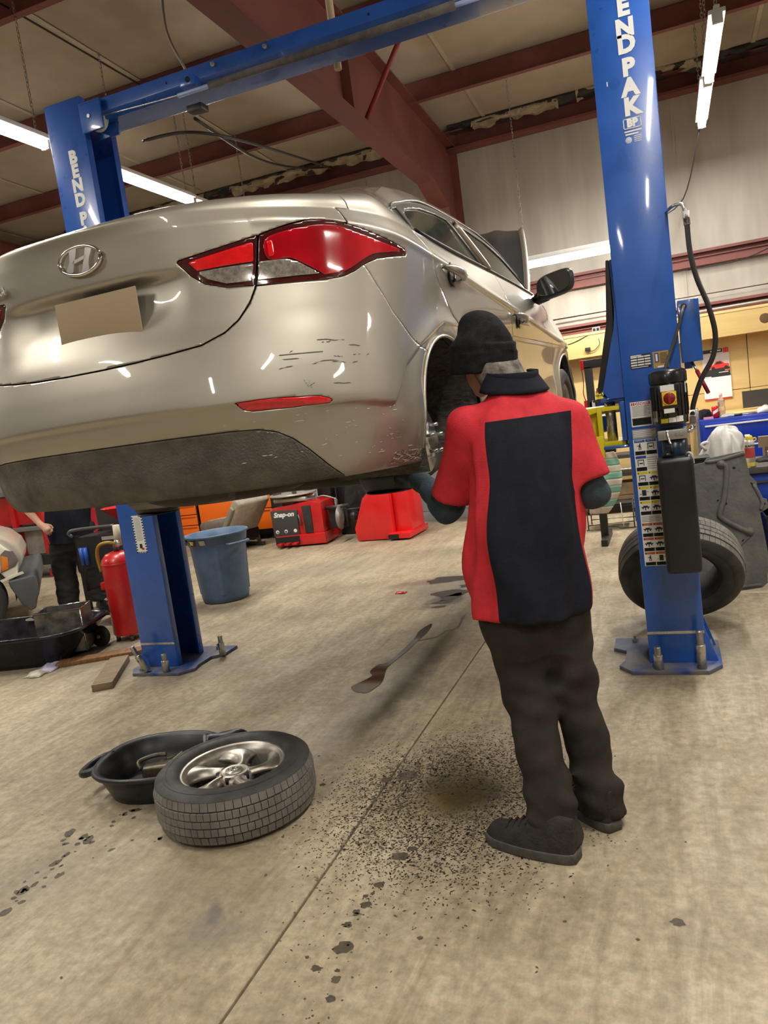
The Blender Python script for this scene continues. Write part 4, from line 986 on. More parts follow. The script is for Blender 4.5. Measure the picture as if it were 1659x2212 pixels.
# ------------------------------------------------------------------ decals
MW = WHITEP; MK = mat('black_print', (.015,.015,.015), .6); MR = mat('red_print', (.55,.02,.03), .5); MBl = mat('blue_print', (.03,.06,.30), .5)
MY = mat('yellow_print', (.75,.62,.03), .5); MO = mat('orange_print', (.55,.14,.05), .5); MGd = mat('gold_print', (.50,.34,.10), .35, .4); MGr = mat('grey_print', (.38,.37,.34), .6)
SLOTS = [MW, MK, MR, MBl, MY, MO, MGd, MGr]
def decal(name, par, x0, x1, z0, z1, y, draw, base=0):
    d = MB(); d.mi(base); d.b2((x0,y-.0012,z0),(x1,y,z1))
    def r(a, b, c_, e, k, lay=1):
        d.mi(k); d.b2((x0+(x1-x0)*a, y-.0012-.0004*lay, z0+(z1-z0)*b), (x0+(x1-x0)*c_, y-.001, z0+(z1-z0)*e))
    draw(r); return d.build(name, SLOTS, par, weld=False, recalc=False)
def lines(r, a, b, c_, e, n_, k=7):
    for i in range(n_):
        z = b+(e-b)*(i+.25)/n_; r(a, z, c_-(.12*(c_-a) if i % 3 == 0 else 0), z+(e-b)/n_*.45, k)
def spec(r):
    for i in range(4):
        z = .2+.19*i
        for a, b in ((.03,.33),(.36,.66),(.69,.97)): r(a, z, b, z+.11, 0)
    r(.03,.90,.55,.97,0); lines(r,.05,.04,.95,.15,1,0)
decal('spec_plate', RPOST, -.092, .004, 1.508, 1.575, -.15, spec, 1)
def gold(r): r(.12,.35,.38,.92,3); r(.18,.42,.30,.85,0,2); lines(r,.45,.25,.95,.92,8,1); r(.25,.03,.75,.13,0)
decal('gold_plate', RPOST, .012, .084, 1.497, 1.576, -.15, gold, 6)
def danger(r): r(.05,.86,.95,.97,2); r(.05,.05,.95,.34,1); lines(r,.08,.40,.92,.83,8,7); lines(r,.09,.08,.91,.31,6,7)
dg = decal('danger_sign', RPOST, -.113, -.015, 1.229, 1.350, -.15, danger)
text('sign_lettering', '! DANGER', .017, WHITEP, basis((-.064,-.1522,1.3395),(1,0,0),(0,0,1)), dg, extr=.0004, offset=.0006)
def steel_pl(r): lines(r,.04,.15,.96,.9,4,0)
decal('notice_strip', RPOST, -.114, -.003, 1.170, 1.215, -.15, steel_pl, 7)
def picto(r, a, b, c_, e, kind, seed):
    """black pictogram: posts, car silhouettes, figures"""
    rr = random.Random(seed); w = c_-a; h = e-b
    if kind == 0:
        r(a+.15*w,b+.1*h,a+.22*w,e-.1*h,1); r(a+.70*w,b+.1*h,a+.77*w,e-.1*h,1); r(a+.15*w,e-.2*h,a+.77*w,e-.1*h,1); r(a+.3*w,b+.35*h,a+.65*w,b+.5*h,1)
    elif kind == 1:
        r(a+.1*w,b+.45*h,a+.9*w,b+.6*h,1); r(a+.28*w,b+.6*h,a+.72*w,b+.75*h,1); r(a+.44*w,b+.08*h,a+.54*w,b+.45*h,1); r(a+.2*w,b+.25*h,a+.3*w,b+.45*h,1); r(a+.7*w,b+.25*h,a+.8*w,b+.45*h,1)
    elif kind == 2:
        r(a+.42*w,b+.4*h,a+.58*w,b+.75*h,1); r(a+.45*w,b+.77*h,a+.57*w,b+.92*h,1); r(a+.38*w,b+.08*h,a+.46*w,b+.42*h,1); r(a+.54*w,b+.08*h,a+.62*w,b+.42*h,1); r(a+.25*w,b+.55*h,a+.42*w,b+.65*h,1)
    else:
        r(a+.3*w,b+.1*h,a+.7*w,b+.9*h,1); r(a+.1*w,b+.3*h,a+.25*w,b+.38*h,1); r(a+.75*w,b+.6*h,a+.92*w,b+.68*h,1)
def warn(r):
    bands = [(3,2,0),(3,0,9),(4,0,1),(4,3,1),(4,1,1),(7,-1,-1),(5,1,1),(5,1,1),(5,2,3)]
    z = 1.0; tot = [.125,.125,.115,.115,.115,.06,.115,.115,.115]; sc = 1/sum(tot)
    for (k, p1, p2), hh in zip(bands, tot):
        h = hh*sc; b = z-h; z = b
        if p1 < 0: lines(r,.05,b+h*.1,.95,b+h*.9,4,7); continue
        for a, c_, p in ((.04,.49,p1),(.52,.97,p2)):
            if p == 9: lines(r,a,b+h*.1,c_,b+h*.9,6,7); continue
            r(a,b+h*.80,c_,b+h*.97,k); picto(r,a,b+h*.30,c_,b+h*.78,p,1); r(a,b+h*.03,c_,b+h*.27,1); lines(r,a+.04,b+h*.06,c_-.04,b+h*.25,2,7)
            if k == 4 or k == 5: r(a+.03,b+h*.84,a+.07,b+h*.93,1,2)
WS = decal('warning_strip', RPOST, -.114, -.005, .528, 1.166, -.15, warn)
for cx in (-.087,-.033): text('strip_lettering', 'NOTICE', .009, WHITEP, basis((cx,-.1520,1.1585),(1,0,0),(0,0,1)), WS, extr=.0003)
def leftd(r):
    for i in range(14):
        for a, c_ in ((.0,.13),(.87,1.)): r(a, i/14, c_, i/14+.036, 1)
    for i in range(6): r(i/6+.02,0,i/6+.10,.035,1)
    lines(r,.2,.32,.8,.95,18,7); r(.35,.12,.6,.24,1); r(.5,.08,.75,.13,2)
decal('instruction_decal', LPOST, -.028, .054, .79, 1.035, -.15, leftd)
# ------------------------------------------------------------------ power unit (bolted to the right post)
PU = thing('power_unit', 'black hydraulic power unit with red rotary switch on the right post', 'motor', (-.005,3.86,1.10))
BGL = mat('gloss_black_motor', (.010,.010,.011), .28, coat=.3, var=.2, rvar=.06)
mo = MB().lathe([(0,.13),(.062,.13),(.076,.135),(.078,.20),(.078,.32),(.074,.325),(0,.325)],(0,0,0),'z',36).build('motor', BGL, PU)
MB().lathe([(.083,.322),(.084,.33),(.084,.365),(.078,.378),(.06,.385),(0,.387)],(0,0,0),'z',36).build('fan_cowl', BGL, PU)
for k in range(22):
    t = 2*PI*k/22
    if abs(math.cos(t)) < .25 and math.sin(t) < 0: continue
    MB().box((.079*math.cos(t),.079*math.sin(t),.24),(.006,.003,.14),rz=t).build('cooling_fin', BGL, mo)
MB().b2((-.045,-.118,.205),(.045,-.06,.315)).build('switch_box', BGL, PU, bevel=.004)
SWB = MB().b2((-.031,-.1215,.222),(.031,-.118,.284)).build('switch_plate', mat('switch_yellow', (.72,.47,.03), .45), PU, bevel=.002)
MB().lathe([(0,0),(.025,0),(.025,.006),(0,.006)],(0,-.129,.253),'y',28).build('switch_dial', mat('dial_red', (.20,.008,.008), .4), SWB)
MB().tube([(.028*math.cos(2*PI*k/28),-.1245,.253+.028*math.sin(2*PI*k/28)) for k in range(28)], .0035, 6, closed=True).build('dial_ring', mat('ring_yellow', (.80,.55,.04), .4), SWB)
MB().b2((-.0055,-.139,.231),(.0055,-.129,.275)).build('dial_grip', mat('dial_grip_red', (.30,.012,.015), .4), SWB, bevel=.002)
for nm, a, m_ in (('label', (-.035,.286,.024,.314), MW), ('label', (-.027,.188,.019,.208), MW)): MB().b2((a[0],-.1192,a[1]),(a[2],-.1178,a[3])).build(nm, m_, PU)
for ang, w_, z0, z1, m_ in ((-1.95,.034,.142,.162,MY),(-1.50,.032,.142,.164,MW),(-1.06,.034,.142,.168,MW),(-2.7,.05,.15,.20,MGr),(-.35,.02,.27,.32,MW)):
    n_ = 5; o = MB(); hw = w_/2/.0785
    o.grid(lambda u, v: (.0787*math.cos(ang-hw+2*hw*u), .0787*math.sin(ang-hw+2*hw*u), z0+(z1-z0)*v), n_, 1); o.build('label', m_, PU, recalc=False)
VB = MB().b2((-.064,-.07,.063),(.064,.05,.108)).build('valve_block', mat('cast_aluminium', (.42,.41,.40), .4, .8, var=.1), PU, bevel=.003)
for dx in (.018,.038): MB().cyl((dx,-.07,.088),(dx,-.078,.088),.008,seg=6,smooth=False).build('port_plug', STEEL, VB)
MB().tube(smoothpts([(-.022,-.075,.105),(-.020,-.085,.08),(-.014,-.095,.055),(-.010,-.10,.045)],4), .0055, 8).build('release_handle', STEEL, PU)
MB().cyl((-.010,-.10,.048),(-.008,-.102,.0),.007,seg=12).build('handle_grip', BLACKP, PU)
MB().lathe([(0,-.02),(.05,-.02),(.055,-.01),(.055,.058),(.04,.063)],(.004,0,0),'z',28).build('pump_body', mat('pump_blue_black', (.015,.03,.06), .3), PU)
tank = MB().b2((-.078,-.16,-.55),(.078,.05,-.015)).build('oil_tank', mat('black_poly_tank', (.012,.013,.016), .38, var=.25, vscale=5, rvar=.08), PU, bevel=.022, bseg=4)
MB().lathe([(.0,0),(.022,0),(.022,.02),(.0,.022)],(-.03,-.09,-.013),'z',18).build('filler_cap', BLACKP, PU)
MB().tube(smoothpts([(.05,-.10,-.016),(.06,-.12,.0),(.073,-.13,-.01),(.077,-.13,-.05)],5), .006, 8).build('return_tube', mat('translucent_hose', (.45,.42,.36), .4), PU)
MB().b2((-.05,.05,.06),(.05,.145,.30)).build('mount_bracket', BLUE, PU, weld=False)
for s in (-1,): MB().cyl((.064,-.02,.092),(.085,-.02,.092),.009,seg=10).build('elbow_fitting', STEEL, PU)
# hose, electric box, conduit, handle
HS = thing('hydraulic_hose', 'black hydraulic hose looping from the right post down to the pump', 'hose', (.076,3.86,2.203))
hp = [(.076,3.90,2.203),(.10,3.87,2.203),(.123,3.86,2.193),(.134,3.86,2.137)]
hl = [(.134,3.86,2.137),(.136,3.86,1.995),(.155,3.86,1.87),(.193,3.86,1.74),(.212,3.86,1.613),(.195,3.86,1.513),(.138,3.86,1.416),(.098,3.86,1.316),(.088,3.86,1.262)]
o0 = Vector((.076,3.86,2.203)); rel = lambda L_: [Vector(p)-o0 for p in L_]
MB().tube(smoothpts(rel(hl),8), .0115, 12).build('hose', mat('hose_rubber', (.02,.02,.02), .35), HS)
MB().tube(smoothpts(rel([(.055,4.0,2.205)]+hp),6), .008, 10).build('fitting', STEEL, HS)
MB().tube(rel([(.133,3.86,2.165),(.134,3.86,2.105)]), .0145, 12).build('crimp', mat('crimp_grey', (.33,.32,.29), .4, .6), HS)
MB().tube(rel([(.0885,3.86,1.285),(.087,3.86,1.225)]), .0145, 12).build('crimp', mat('crimp_grey'), HS)
MB().tube(rel([(.087,3.86,1.225),(.086,3.86,1.20),(.07,3.85,1.192)]), .011, 8).build('fitting', STEEL, HS)
EB = thing('control_box', 'blue sheet-metal cover box on the right side of the right post', 'box', (.112,4.09,1.505))
MB().b2((-.045,-.09,0),(.048,.13,.29)).build('cover', BLUE, EB, bevel=.003)
MB().cyl((-.018,-.093,.26),(-.018,-.088,.26),.014,seg=16).build('grommet', RUBBER, EB)
MB().cyl((-.036,-.094,.268),(-.036,-.088,.268),.006,seg=10).build('screw', STEEL, EB)
MB().b2((-.035,-.03,-.03),(.0,.05,0)).build('bracket', BLUE, EB)
EC = MB().tube(smoothpts([(0,0,0),(-.012,-.05,-.03),(-.03,-.055,-.085),(-.075,-.05,-.2),(-.102,-.06,-.265),(-.112,-.06,-.31)],6), .0075, 10).build('power_cable', mat('cable_grey', (.07,.07,.065), .5)); EC.location = (.094,3.995,1.765)
tag(EC, 'grey electric cable from the blue cover box to the motor top', 'cable')
RH = thing('release_bar', 'thin dark red release handle sticking out below the blue cover box', 'handle', (.11,4.06,1.505))
MB().cyl((.0,-.02,.0),(.02,-.05,-.05),.006,seg=10).build('rod', STEEL, RH); MB().cyl((.018,-.048,-.045),(.058,-.10,-.155),.0095,seg=12).build('grip', mat('grip_red', (.28,.012,.015), .4), RH)
# ------------------------------------------------------------------ loose lift adapters on the plates
def adapter(label, x, y, z, h, r, tilt=0, az=0):
    t = thing('lift_adapter', label, 'steel adapter', (x,y,z), az, 'lift pad adapters on the base plates'); t.rotation_euler = (0,tilt,az)
    MB().lathe([(0,0),(r,0),(r,h*.62),(r*.97,h*.63),(0,h*.63)],(0,0,0),'z',24).build('sleeve', STEEL, t)
    MB().lathe([(r*.70,h*.62),(r*.70,h*.97),(r*.6,h),(0,h)],(0,0,0),'z',24).build('stud', mat('worn_steel', (.36,.35,.33), .4, 1., var=.2, vscale=30), t)
adapter('short steel adapter standing left on the right base plate', -.165, 3.915, .02, .115, .023)
adapter('tall steel adapter standing right on the right base plate', .035, 3.92, .02, .19, .023)
adapter('steel adapter leaning against the left post foot', -3.31, 3.955, .026, .19, .022, R(-27), R(8))
adapter('short steel adapter upright in front of the left post', -3.165, 3.955, .02, .12, .024)
adapter('steel adapter standing at the right rear of the left post foot', -2.945, 4.28, .02, .13, .022)
# ================================================================== PEOPLE (implicit surfaces -> one continuous mesh per body / garment)
def surface_nets(f, lo, hi, h):
    lo = np.array(lo, float); n = np.ceil((np.array(hi)-lo)/h).astype(int)+1
    g = [lo[i]+h*np.arange(n[i]) for i in range(3)]
    K_ = 5; nb = -(-n//K_); gb = [lo[i]+h*(np.arange(nb[i])*K_+(K_-1)/2) for i in range(3)]
    XB = np.stack([a.ravel() for a in np.meshgrid(*gb, indexing='ij')], 1); DB = f(XB)
    D = np.repeat(np.repeat(np.repeat(DB.reshape(nb), K_, 0), K_, 1), K_, 2)[:n[0], :n[1], :n[2]].copy()
    near = np.repeat(np.repeat(np.repeat((np.abs(DB) < h*K_*1.75+.012).reshape(nb), K_, 0), K_, 1), K_, 2)[:n[0], :n[1], :n[2]]
    I3 = np.argwhere(near); D[near] = f(lo+h*I3)
    s = D < 0; c = [n[i]-1 for i in range(3)]
    cnt = np.zeros(c, np.int8); sm = np.zeros((*c, 3)); ne = np.zeros(c)
    sl = lambda o: tuple(slice(o[i], o[i]+c[i]) for i in range(3))
    corners = [(i, j, k) for i in (0,1) for j in (0,1) for k in (0,1)]
    for o in corners: cnt += s[sl(o)]
    act = (cnt > 0) & (cnt < 8)
    for a in corners:
        for ax in range(3):
            if a[ax]: continue
            b = list(a); b[ax] = 1; da = D[sl(a)]; db = D[sl(tuple(b))]; m = (da < 0) != (db < 0)
            t = np.where(m, da/np.where(m, da-db, 1), 0)
            for q in range(3): sm[..., q] += np.where(m, a[q]+(t if q == ax else 0), 0)
            ne += m
    idx = -np.ones(c, int); idx[act] = np.arange(act.sum())
    I = np.argwhere(act); V = lo+h*(I+sm[act]/ne[act][:, None])
    Q = []
    for ax in range(3):
        u, v = [(1,2),(2,0),(0,1)][ax]
        m = s[tuple(slice(0, n[i]-1) if i == ax else slice(1, n[i]-1) for i in range(3))] != s[tuple(slice(1, n[i]) if i == ax else slice(1, n[i]-1) for i in range(3))]
        P = np.argwhere(m); 
        if len(P) == 0: continue
        base = P.copy(); off_ = np.zeros(3, int); off_[u] = 1; off_[v] = 1
        B = P+off_ ; B[:, ax] = P[:, ax]
        def cell(du, dv):
            q = B.copy(); q[:, u] -= du; q[:, v] -= dv; return idx[q[:,0], q[:,1], q[:,2]]
        quad = np.stack([cell(1,1), cell(0,1), cell(0,0), cell(1,0)], 1)
        inside = s[B[:,0], B[:,1], B[:,2]]
        quad[~inside] = quad[~inside][:, ::-1]; Q.append(quad)
    return V, np.concatenate(Q)
def smooth_mesh(V, Q, it=2, lam=.5):
    for _ in range(it):
        S = np.zeros_like(V); N_ = np.zeros(len(V))
        for k in range(4):
            a = Q[:, k]; b = Q[:, (k+1) % 4]
            np.add.at(S, a, V[b]); np.add.at(S, b, V[a]); np.add.at(N_, a, 1); np.add.at(N_, b, 1)
        V = V+(S/np.maximum(N_, 1)[:, None]-V)*lam
    return V
def smin(a, b, k): 
    h_ = np.clip(.5+.5*(b-a)/k, 0, 1); return b+(a-b)*h_-k*h_*(1-h_)
def rcone(p, a, b, ra, rb, sq=None):
    a = np.array(a, float); b = np.array(b, float); ba = b-a; t = np.clip(((p-a)@ba)/(ba@ba), 0, 1)
    q = p-a-t[:, None]*ba
    if sq is not None:   # squash along direction sq[0] by factor sq[1] (>1 = thinner)
        d = np.array(sq[0], float); d /= np.linalg.norm(d); q = q+(q@d)[:, None]*d*(sq[1]-1)
    return np.linalg.norm(q, axis=1)-(ra+(rb-ra)*t)
def ell(p, c, r, M=None):
    q = p-np.array(c, float)
    if M is not None: q = q@np.array(M).T
    r = np.array(r, float); k = np.linalg.norm(q/r, axis=1); return (k-1)*r.min()
def zloft(p, secs, psi, n=2.3):
    S = np.array(secs, float); z = p[:, 2]; zc_ = np.clip(z, S[0,0], S[-1,0])
    cx, cy, rx, ry = [pchip(S[:,0], S[:,i])(zc_) for i in range(1,5)]
    dx = p[:,0]-cx; dy = p[:,1]-cy; lx = dx*math.cos(psi)+dy*math.sin(psi); ly = -dx*math.sin(psi)+dy*math.cos(psi)
    k = ((np.abs(lx)/rx)**n+(np.abs(ly)/ry)**n)**(1/n)
    d = (k-1)*np.minimum(rx, ry); dz = np.maximum(S[0,0]-z, z-S[-1,0])
    return np.where(dz > 0, np.hypot(np.maximum(d,0), dz), d) if False else np.maximum(d, dz), lx/rx, ly/ry
def fold(p, seed, n=6, amp=.004, f0=9):
    r = np.random.default_rng(seed); d = 0
    for _ in range(n):
        k = r.normal(0,1,3); k *= (f0*(.6+r.random()*1.6))/np.linalg.norm(k); d = d+np.sin(p@k+r.random()*6.28)
    return d*amp/math.sqrt(n)
SKIN = mat('skin', (.46,.25,.17), .5, var=.08, vscale=12)
NAVY = mat('navy_work_shirt', (.011,.012,.019), .9, spec=.2, var=.15, vscale=25, bump=.25, bscale=260)
REDS = mat('red_work_shirt', (.55,.016,.028), .8, var=.12, vscale=18, bump=.25, bscale=260)
PANT = mat('charcoal_work_trousers', (.024,.020,.017), .9, spec=.25, col2=(.038,.032,.026), vscale=8, bump=.25, bscale=260)
TEAL = mat('teal_grey_sleeve', (.030,.050,.066), .85, var=.2, vscale=18, bump=.3, bscale=200)
GLOVE = mat('black_glove', (.014,.014,.015), .6, var=.3)
KNIT = mat('black_fleece', (.013,.013,.015), .95, spec=.2, var=.4, vscale=30, bump=.35, bscale=220)
def garment(name, f, lo, hi, h, m, par, it=2):
    V, Q = surface_nets(f, lo, hi, h); V = smooth_mesh(V, Q, it)
    return V, Q
def split(V, Q):
    return np.column_stack([V, np.zeros(len(V))]), np.concatenate([Q[:, [0,1,2]], Q[:, [0,2,3]]])
def person(root, J, psi, shirt, faces, opts):
    c0 = np.array(root.location)
    loc = lambda V: np.asarray(V)[:, :3]-c0
    # ---- body: one continuous skin surface
    def body(p):
        d = zloft(p, [(z, a, b, rx-(.045 if z < 1.0 else .026), ry-(.045 if z < 1.0 else .026)) for z, a, b, rx, ry in shirt], psi)[0]
        for s in 'LR':
            d = smin(d, rcone(p, J['hip'+s], J['knee'+s], .082, .060), .04); d = smin(d, rcone(p, J['knee'+s], J['ank'+s], .058, .042), .03)
            d = smin(d, rcone(p, J['sho'+s], J['elb'+s], .050, .040), .04); d = smin(d, rcone(p, J['elb'+s], J['wri'+s], .040, .027), .02)
            f_ = np.array(J['toe'+s])-np.array(J['ank'+s]); d = smin(d, rcone(p, J['ank'+s], J['toe'+s], .038, .03), .03)
            # palm, four fingers with a knuckle bend, thumb from the side of the palm
            w = np.array(J['wri'+s]); hd = np.array(J['hdir'+s], float); hd /= np.linalg.norm(hd); up = np.array(J['hup'+s], float); up -= hd*(up@hd); up /= np.linalg.norm(up); sd = np.cross(hd, up)
            pm = w+hd*.055
            d = smin(d, rcone(p, w, w+hd*.075, .027, .036, (up, 1.7)), .02)
            curl = J.get('curl', .6)
            for k, (o, L_) in enumerate(((-.030,.068),(-.010,.078),(.011,.074),(.030,.058))):
                b0 = w+hd*.088+sd*o; b1 = b0+(hd*math.cos(curl)-up*math.sin(curl))*L_*.52; b2_ = b1+(hd*math.cos(curl*2.1)-up*math.sin(curl*2.1))*L_*.48
                d = smin(d, rcone(p, b0, b1, .0098, .0088), .006); d = smin(d, rcone(p, b1, b2_, .0088, .0075), .004)
            t0 = w+hd*.035-sd*.028*J['th'+s]; t1 = t0+(hd*.7-sd*.6*J['th'+s]-up*.3)*.042; t2 = t1+(hd*.85-up*.45)*.035
            d = smin(d, rcone(p, t0, t1, .014, .0115), .012); d = smin(d, rcone(p, t1, t2, .0115, .009), .004)
        # head
        H_ = np.array(J['head']); fd = np.array(J['fdir'], float); fd /= np.linalg.norm(fd); ru = np.cross(fd, (0,0,1)); ru /= np.linalg.norm(ru); uu = np.cross(ru, fd)
        M_ = np.array([ru, fd, uu])
        q = (p-H_)@M_.T
        e = lambda c, r: (np.linalg.norm((q-np.array(c))/np.array(r), axis=1)-1)*min(r)
        hd_ = e((0,-.008,.02),(.076,.096,.10)); hd_ = smin(hd_, e((0,.03,-.055),(.055,.062,.062)), .03)     # skull, jaw
        hd_ = smin(hd_, e((0,.098,-.018),(.013,.020,.027)), .012); hd_ = smin(hd_, e((0,.083,.018),(.052,.016,.012)), .012)   # nose, brow
        hd_ = smin(hd_, e((0,.086,-.060),(.024,.012,.008)), .006); hd_ = smin(hd_, e((0,.072,-.098),(.022,.020,.018)), .02)   # lips, chin
        for s_ in (-1,1):
            hd_ = smin(hd_, e((s_*.080,-.005,-.012),(.011,.022,.032)), .008); hd_ = np.maximum(hd_, -e((s_*.031,.097,.0),(.014,.012,.009)))
            hd_ = smin(hd_, e((s_*.031,.080,.0),(.012,.012,.010)), .003)
        d = smin(d, rcone(p, J['neck'], H_-uu*.05-fd*.02, .058, .055), .03)
        return smin(d, hd_, .02)
    P_ = np.array([v for k, v in J.items() if len(np.shape(v)) == 1 and k[:3] in ('hip','kne','ank','toe','sho','elb','wri','hea','nec')])
    lo = P_.min(0)-np.array([.2,.2,.06]); hi = P_.max(0)+np.array([.2,.2,.16])
    V, Q = surface_nets(body, lo, hi, .011 if not opts.get('fine') else .0085); V = smooth_mesh(V, Q, 1, .35)
    B = npmesh('body', loc(V), Q, SKIN, root)
    # ---- trousers
    def tr(p):
        d = zloft(p, J['pelvis'], psi)[0]
        for s in 'LR':
            L_ = rcone(p, J['hip'+s], J['knee'+s], J['rl'][0], J['rl'][1]); L_ = smin(L_, rcone(p, J['knee'+s], J['cuff'+s], J['rl'][1], J['rl'][2]), .02); d = smin(d, L_, .045)
        a_, b_ = np.array(J['hipL']), np.array(J['hipR']); d = smin(d, rcone(p, a_*.72+b_*.28-np.array([0,0,.15]), a_*.28+b_*.72-np.array([0,0,.15]), .066, .066), .04)
        m_ = lambda z_: (np.array(J['kneeL'])+np.array(J['kneeR'])+np.array(J['hipL'])+np.array(J['hipR']))/4*np.array([1,1,0])+np.array([0,0,z_]); d = smin(d, rcone(p, m_(.62), m_(.40)+np.array([.012,0,0]), .050, .022), .03)
        f_ = fold(p*np.array([1,1,1.3]), opts['seed'], 8, .0065, 15)+fold(p*np.array([1,1,2.2]), opts['seed']+40, 8, .0028, 34)
        for s in 'LR':    # bunched folds above the shoe and behind the knee
            for key, a_, w_ in (('cuff',.0045,.20),('knee',.0025,.12)):
                c_ = np.array(J[key+s]); zz = p[:,2]-c_[2]; f_ = f_+a_*np.sin(zz*58+2.6*np.sin((p[:,0]-c_[0])*17+zz*9)+(p[:,1]-c_[1])*30)*np.exp(-((zz-.05)/w_)**2)
        d = d+f_
        return np.maximum(d, J['zcut']-p[:,2])
    a = np.array([v for k, v in J.items() if k[:3] in ('hip','kne','cuf') and len(np.shape(v)) == 1]); lo = a.min(0)-.18; hi = a.max(0)+.18; hi[2] = J['pelvis'][-1][0]+.03; lo[2] = J['zcut']-.02
    V, Q = surface_nets(tr, lo, hi, .009); V = smooth_mesh(V, Q, 2, .4); npmesh('trousers', loc(V), Q, opts.get('pant', PANT), root)
    # ---- shirt with sleeves, split into colour panels
    def sh(p):
        d, lx, ly = zloft(p, [(shirt[0][0]-.05, *shirt[0][1:])]+list(shirt), psi)
        ang = np.arctan2(ly, lx)
        d = d+(.010*np.sin(ang*5.+p[:,2]*3+1.4*np.sin(p[:,2]*7))+.006*np.sin(ang*11-p[:,2]*6+2*np.sin(p[:,2]*5)))*(1-sst(1.0,1.36,p[:,2])*.8)+fold(p, opts['seed']+3, 6, .0055, 13)
        for s in 'LR':
            w = rcone(p, J['sho'+s], J['slv'+s], J['rs'][0], J['rs'][1])
            ax = np.array(J['slv'+s])-np.array(J['sho'+s]); L_ = np.linalg.norm(ax); ax = ax/L_
            t = (p-np.array(J['sho'+s]))@ax
            w = w+fold(p, opts['seed']+9, 6, .005, 24); w = np.maximum(w, t-L_)
            d = smin(d, w, .035)
        d = np.maximum(d, shirt[0][0]-p[:,2]-.012*np.sin((p[:,0]+p[:,1])*7))
        d = np.maximum(d, -(np.hypot(p[:,0]-J['neck'][0], p[:,1]-J['neck'][1])-.052)-sst(1.6,1.46,p[:,2])*.2)
        return d
    a = np.array([J['slvL'],J['slvR'],J['shoL'],J['shoR']]); b = np.array([s_[1:3] for s_ in shirt])
    lo = np.array([min(a[:,0].min(), b[:,0].min()-.2)-.11, min(a[:,1].min(), b[:,1].min()-.14)-.11, shirt[0][0]-.045]); hi = np.array([max(a[:,0].max(), b[:,0].max()+.2)+.11, max(a[:,1].max(), b[:,1].max()+.14)+.11, shirt[-1][0]+.04])
    V, Q = surface_nets(sh, lo, hi, .0085); V = smooth_mesh(V, Q, 2, .4)
    V4, T4 = split(V, Q)
    def slv(s):
        A_ = np.array(J['sho'+s], float); B_ = np.array(J['slv'+s], float); out = (-1 if s == 'L' else 1)
        rv = np.array([math.cos(psi), math.sin(psi), 0])
        nrm = (rv*out*.95+np.array([0,0,-.18])); nrm /= np.linalg.norm(nrm)
        return lambda V_: np.maximum(-((V_[:,:3]-(A_+nrm*J.get('seam',-.012)))@nrm), rcone(V_[:,:3], A_+(A_-B_)*.25, B_, J['rs'][0]+.045, J['rs'][1]+.03))
    def side(V_):
        _, lx, ly = zloft(V_[:,:3], shirt, psi); ang = np.degrees(np.arctan2(ly, lx)); 
        w = opts.get('side', 42)
        return np.minimum(np.abs(((ang-180+180) % 360)-180), np.abs(ang))-w
    yoke = lambda V_: opts['yoke']-V_[:,2]
    nL = lambda V_: -slv('L')(V_); nR = lambda V_: -slv('R')(V_)
    def part(fs):
        v, t = V4, T4
        for f_ in fs:
            v, t = clip(v, t, f_)
            if len(t) == 0: return None
            v, t = compact(v, t)
        return v, t
    main = part([nL, nR, lambda V_: -yoke(V_), lambda V_: -side(V_)])
    S = npmesh('shirt', loc(main[0]), main[1], NAVY, root)
    for nm, fs, m_ in (('yoke', [nL, nR, yoke], REDS), ('side_panel', [nL, nR, lambda V_: -yoke(V_), side], REDS), ('sleeve', [slv('L')], REDS), ('sleeve', [slv('R')], REDS)):
        q = part(fs)
        if q is not None: npmesh(nm, loc(q[0]), q[1], m_, S)
    return B, S, body
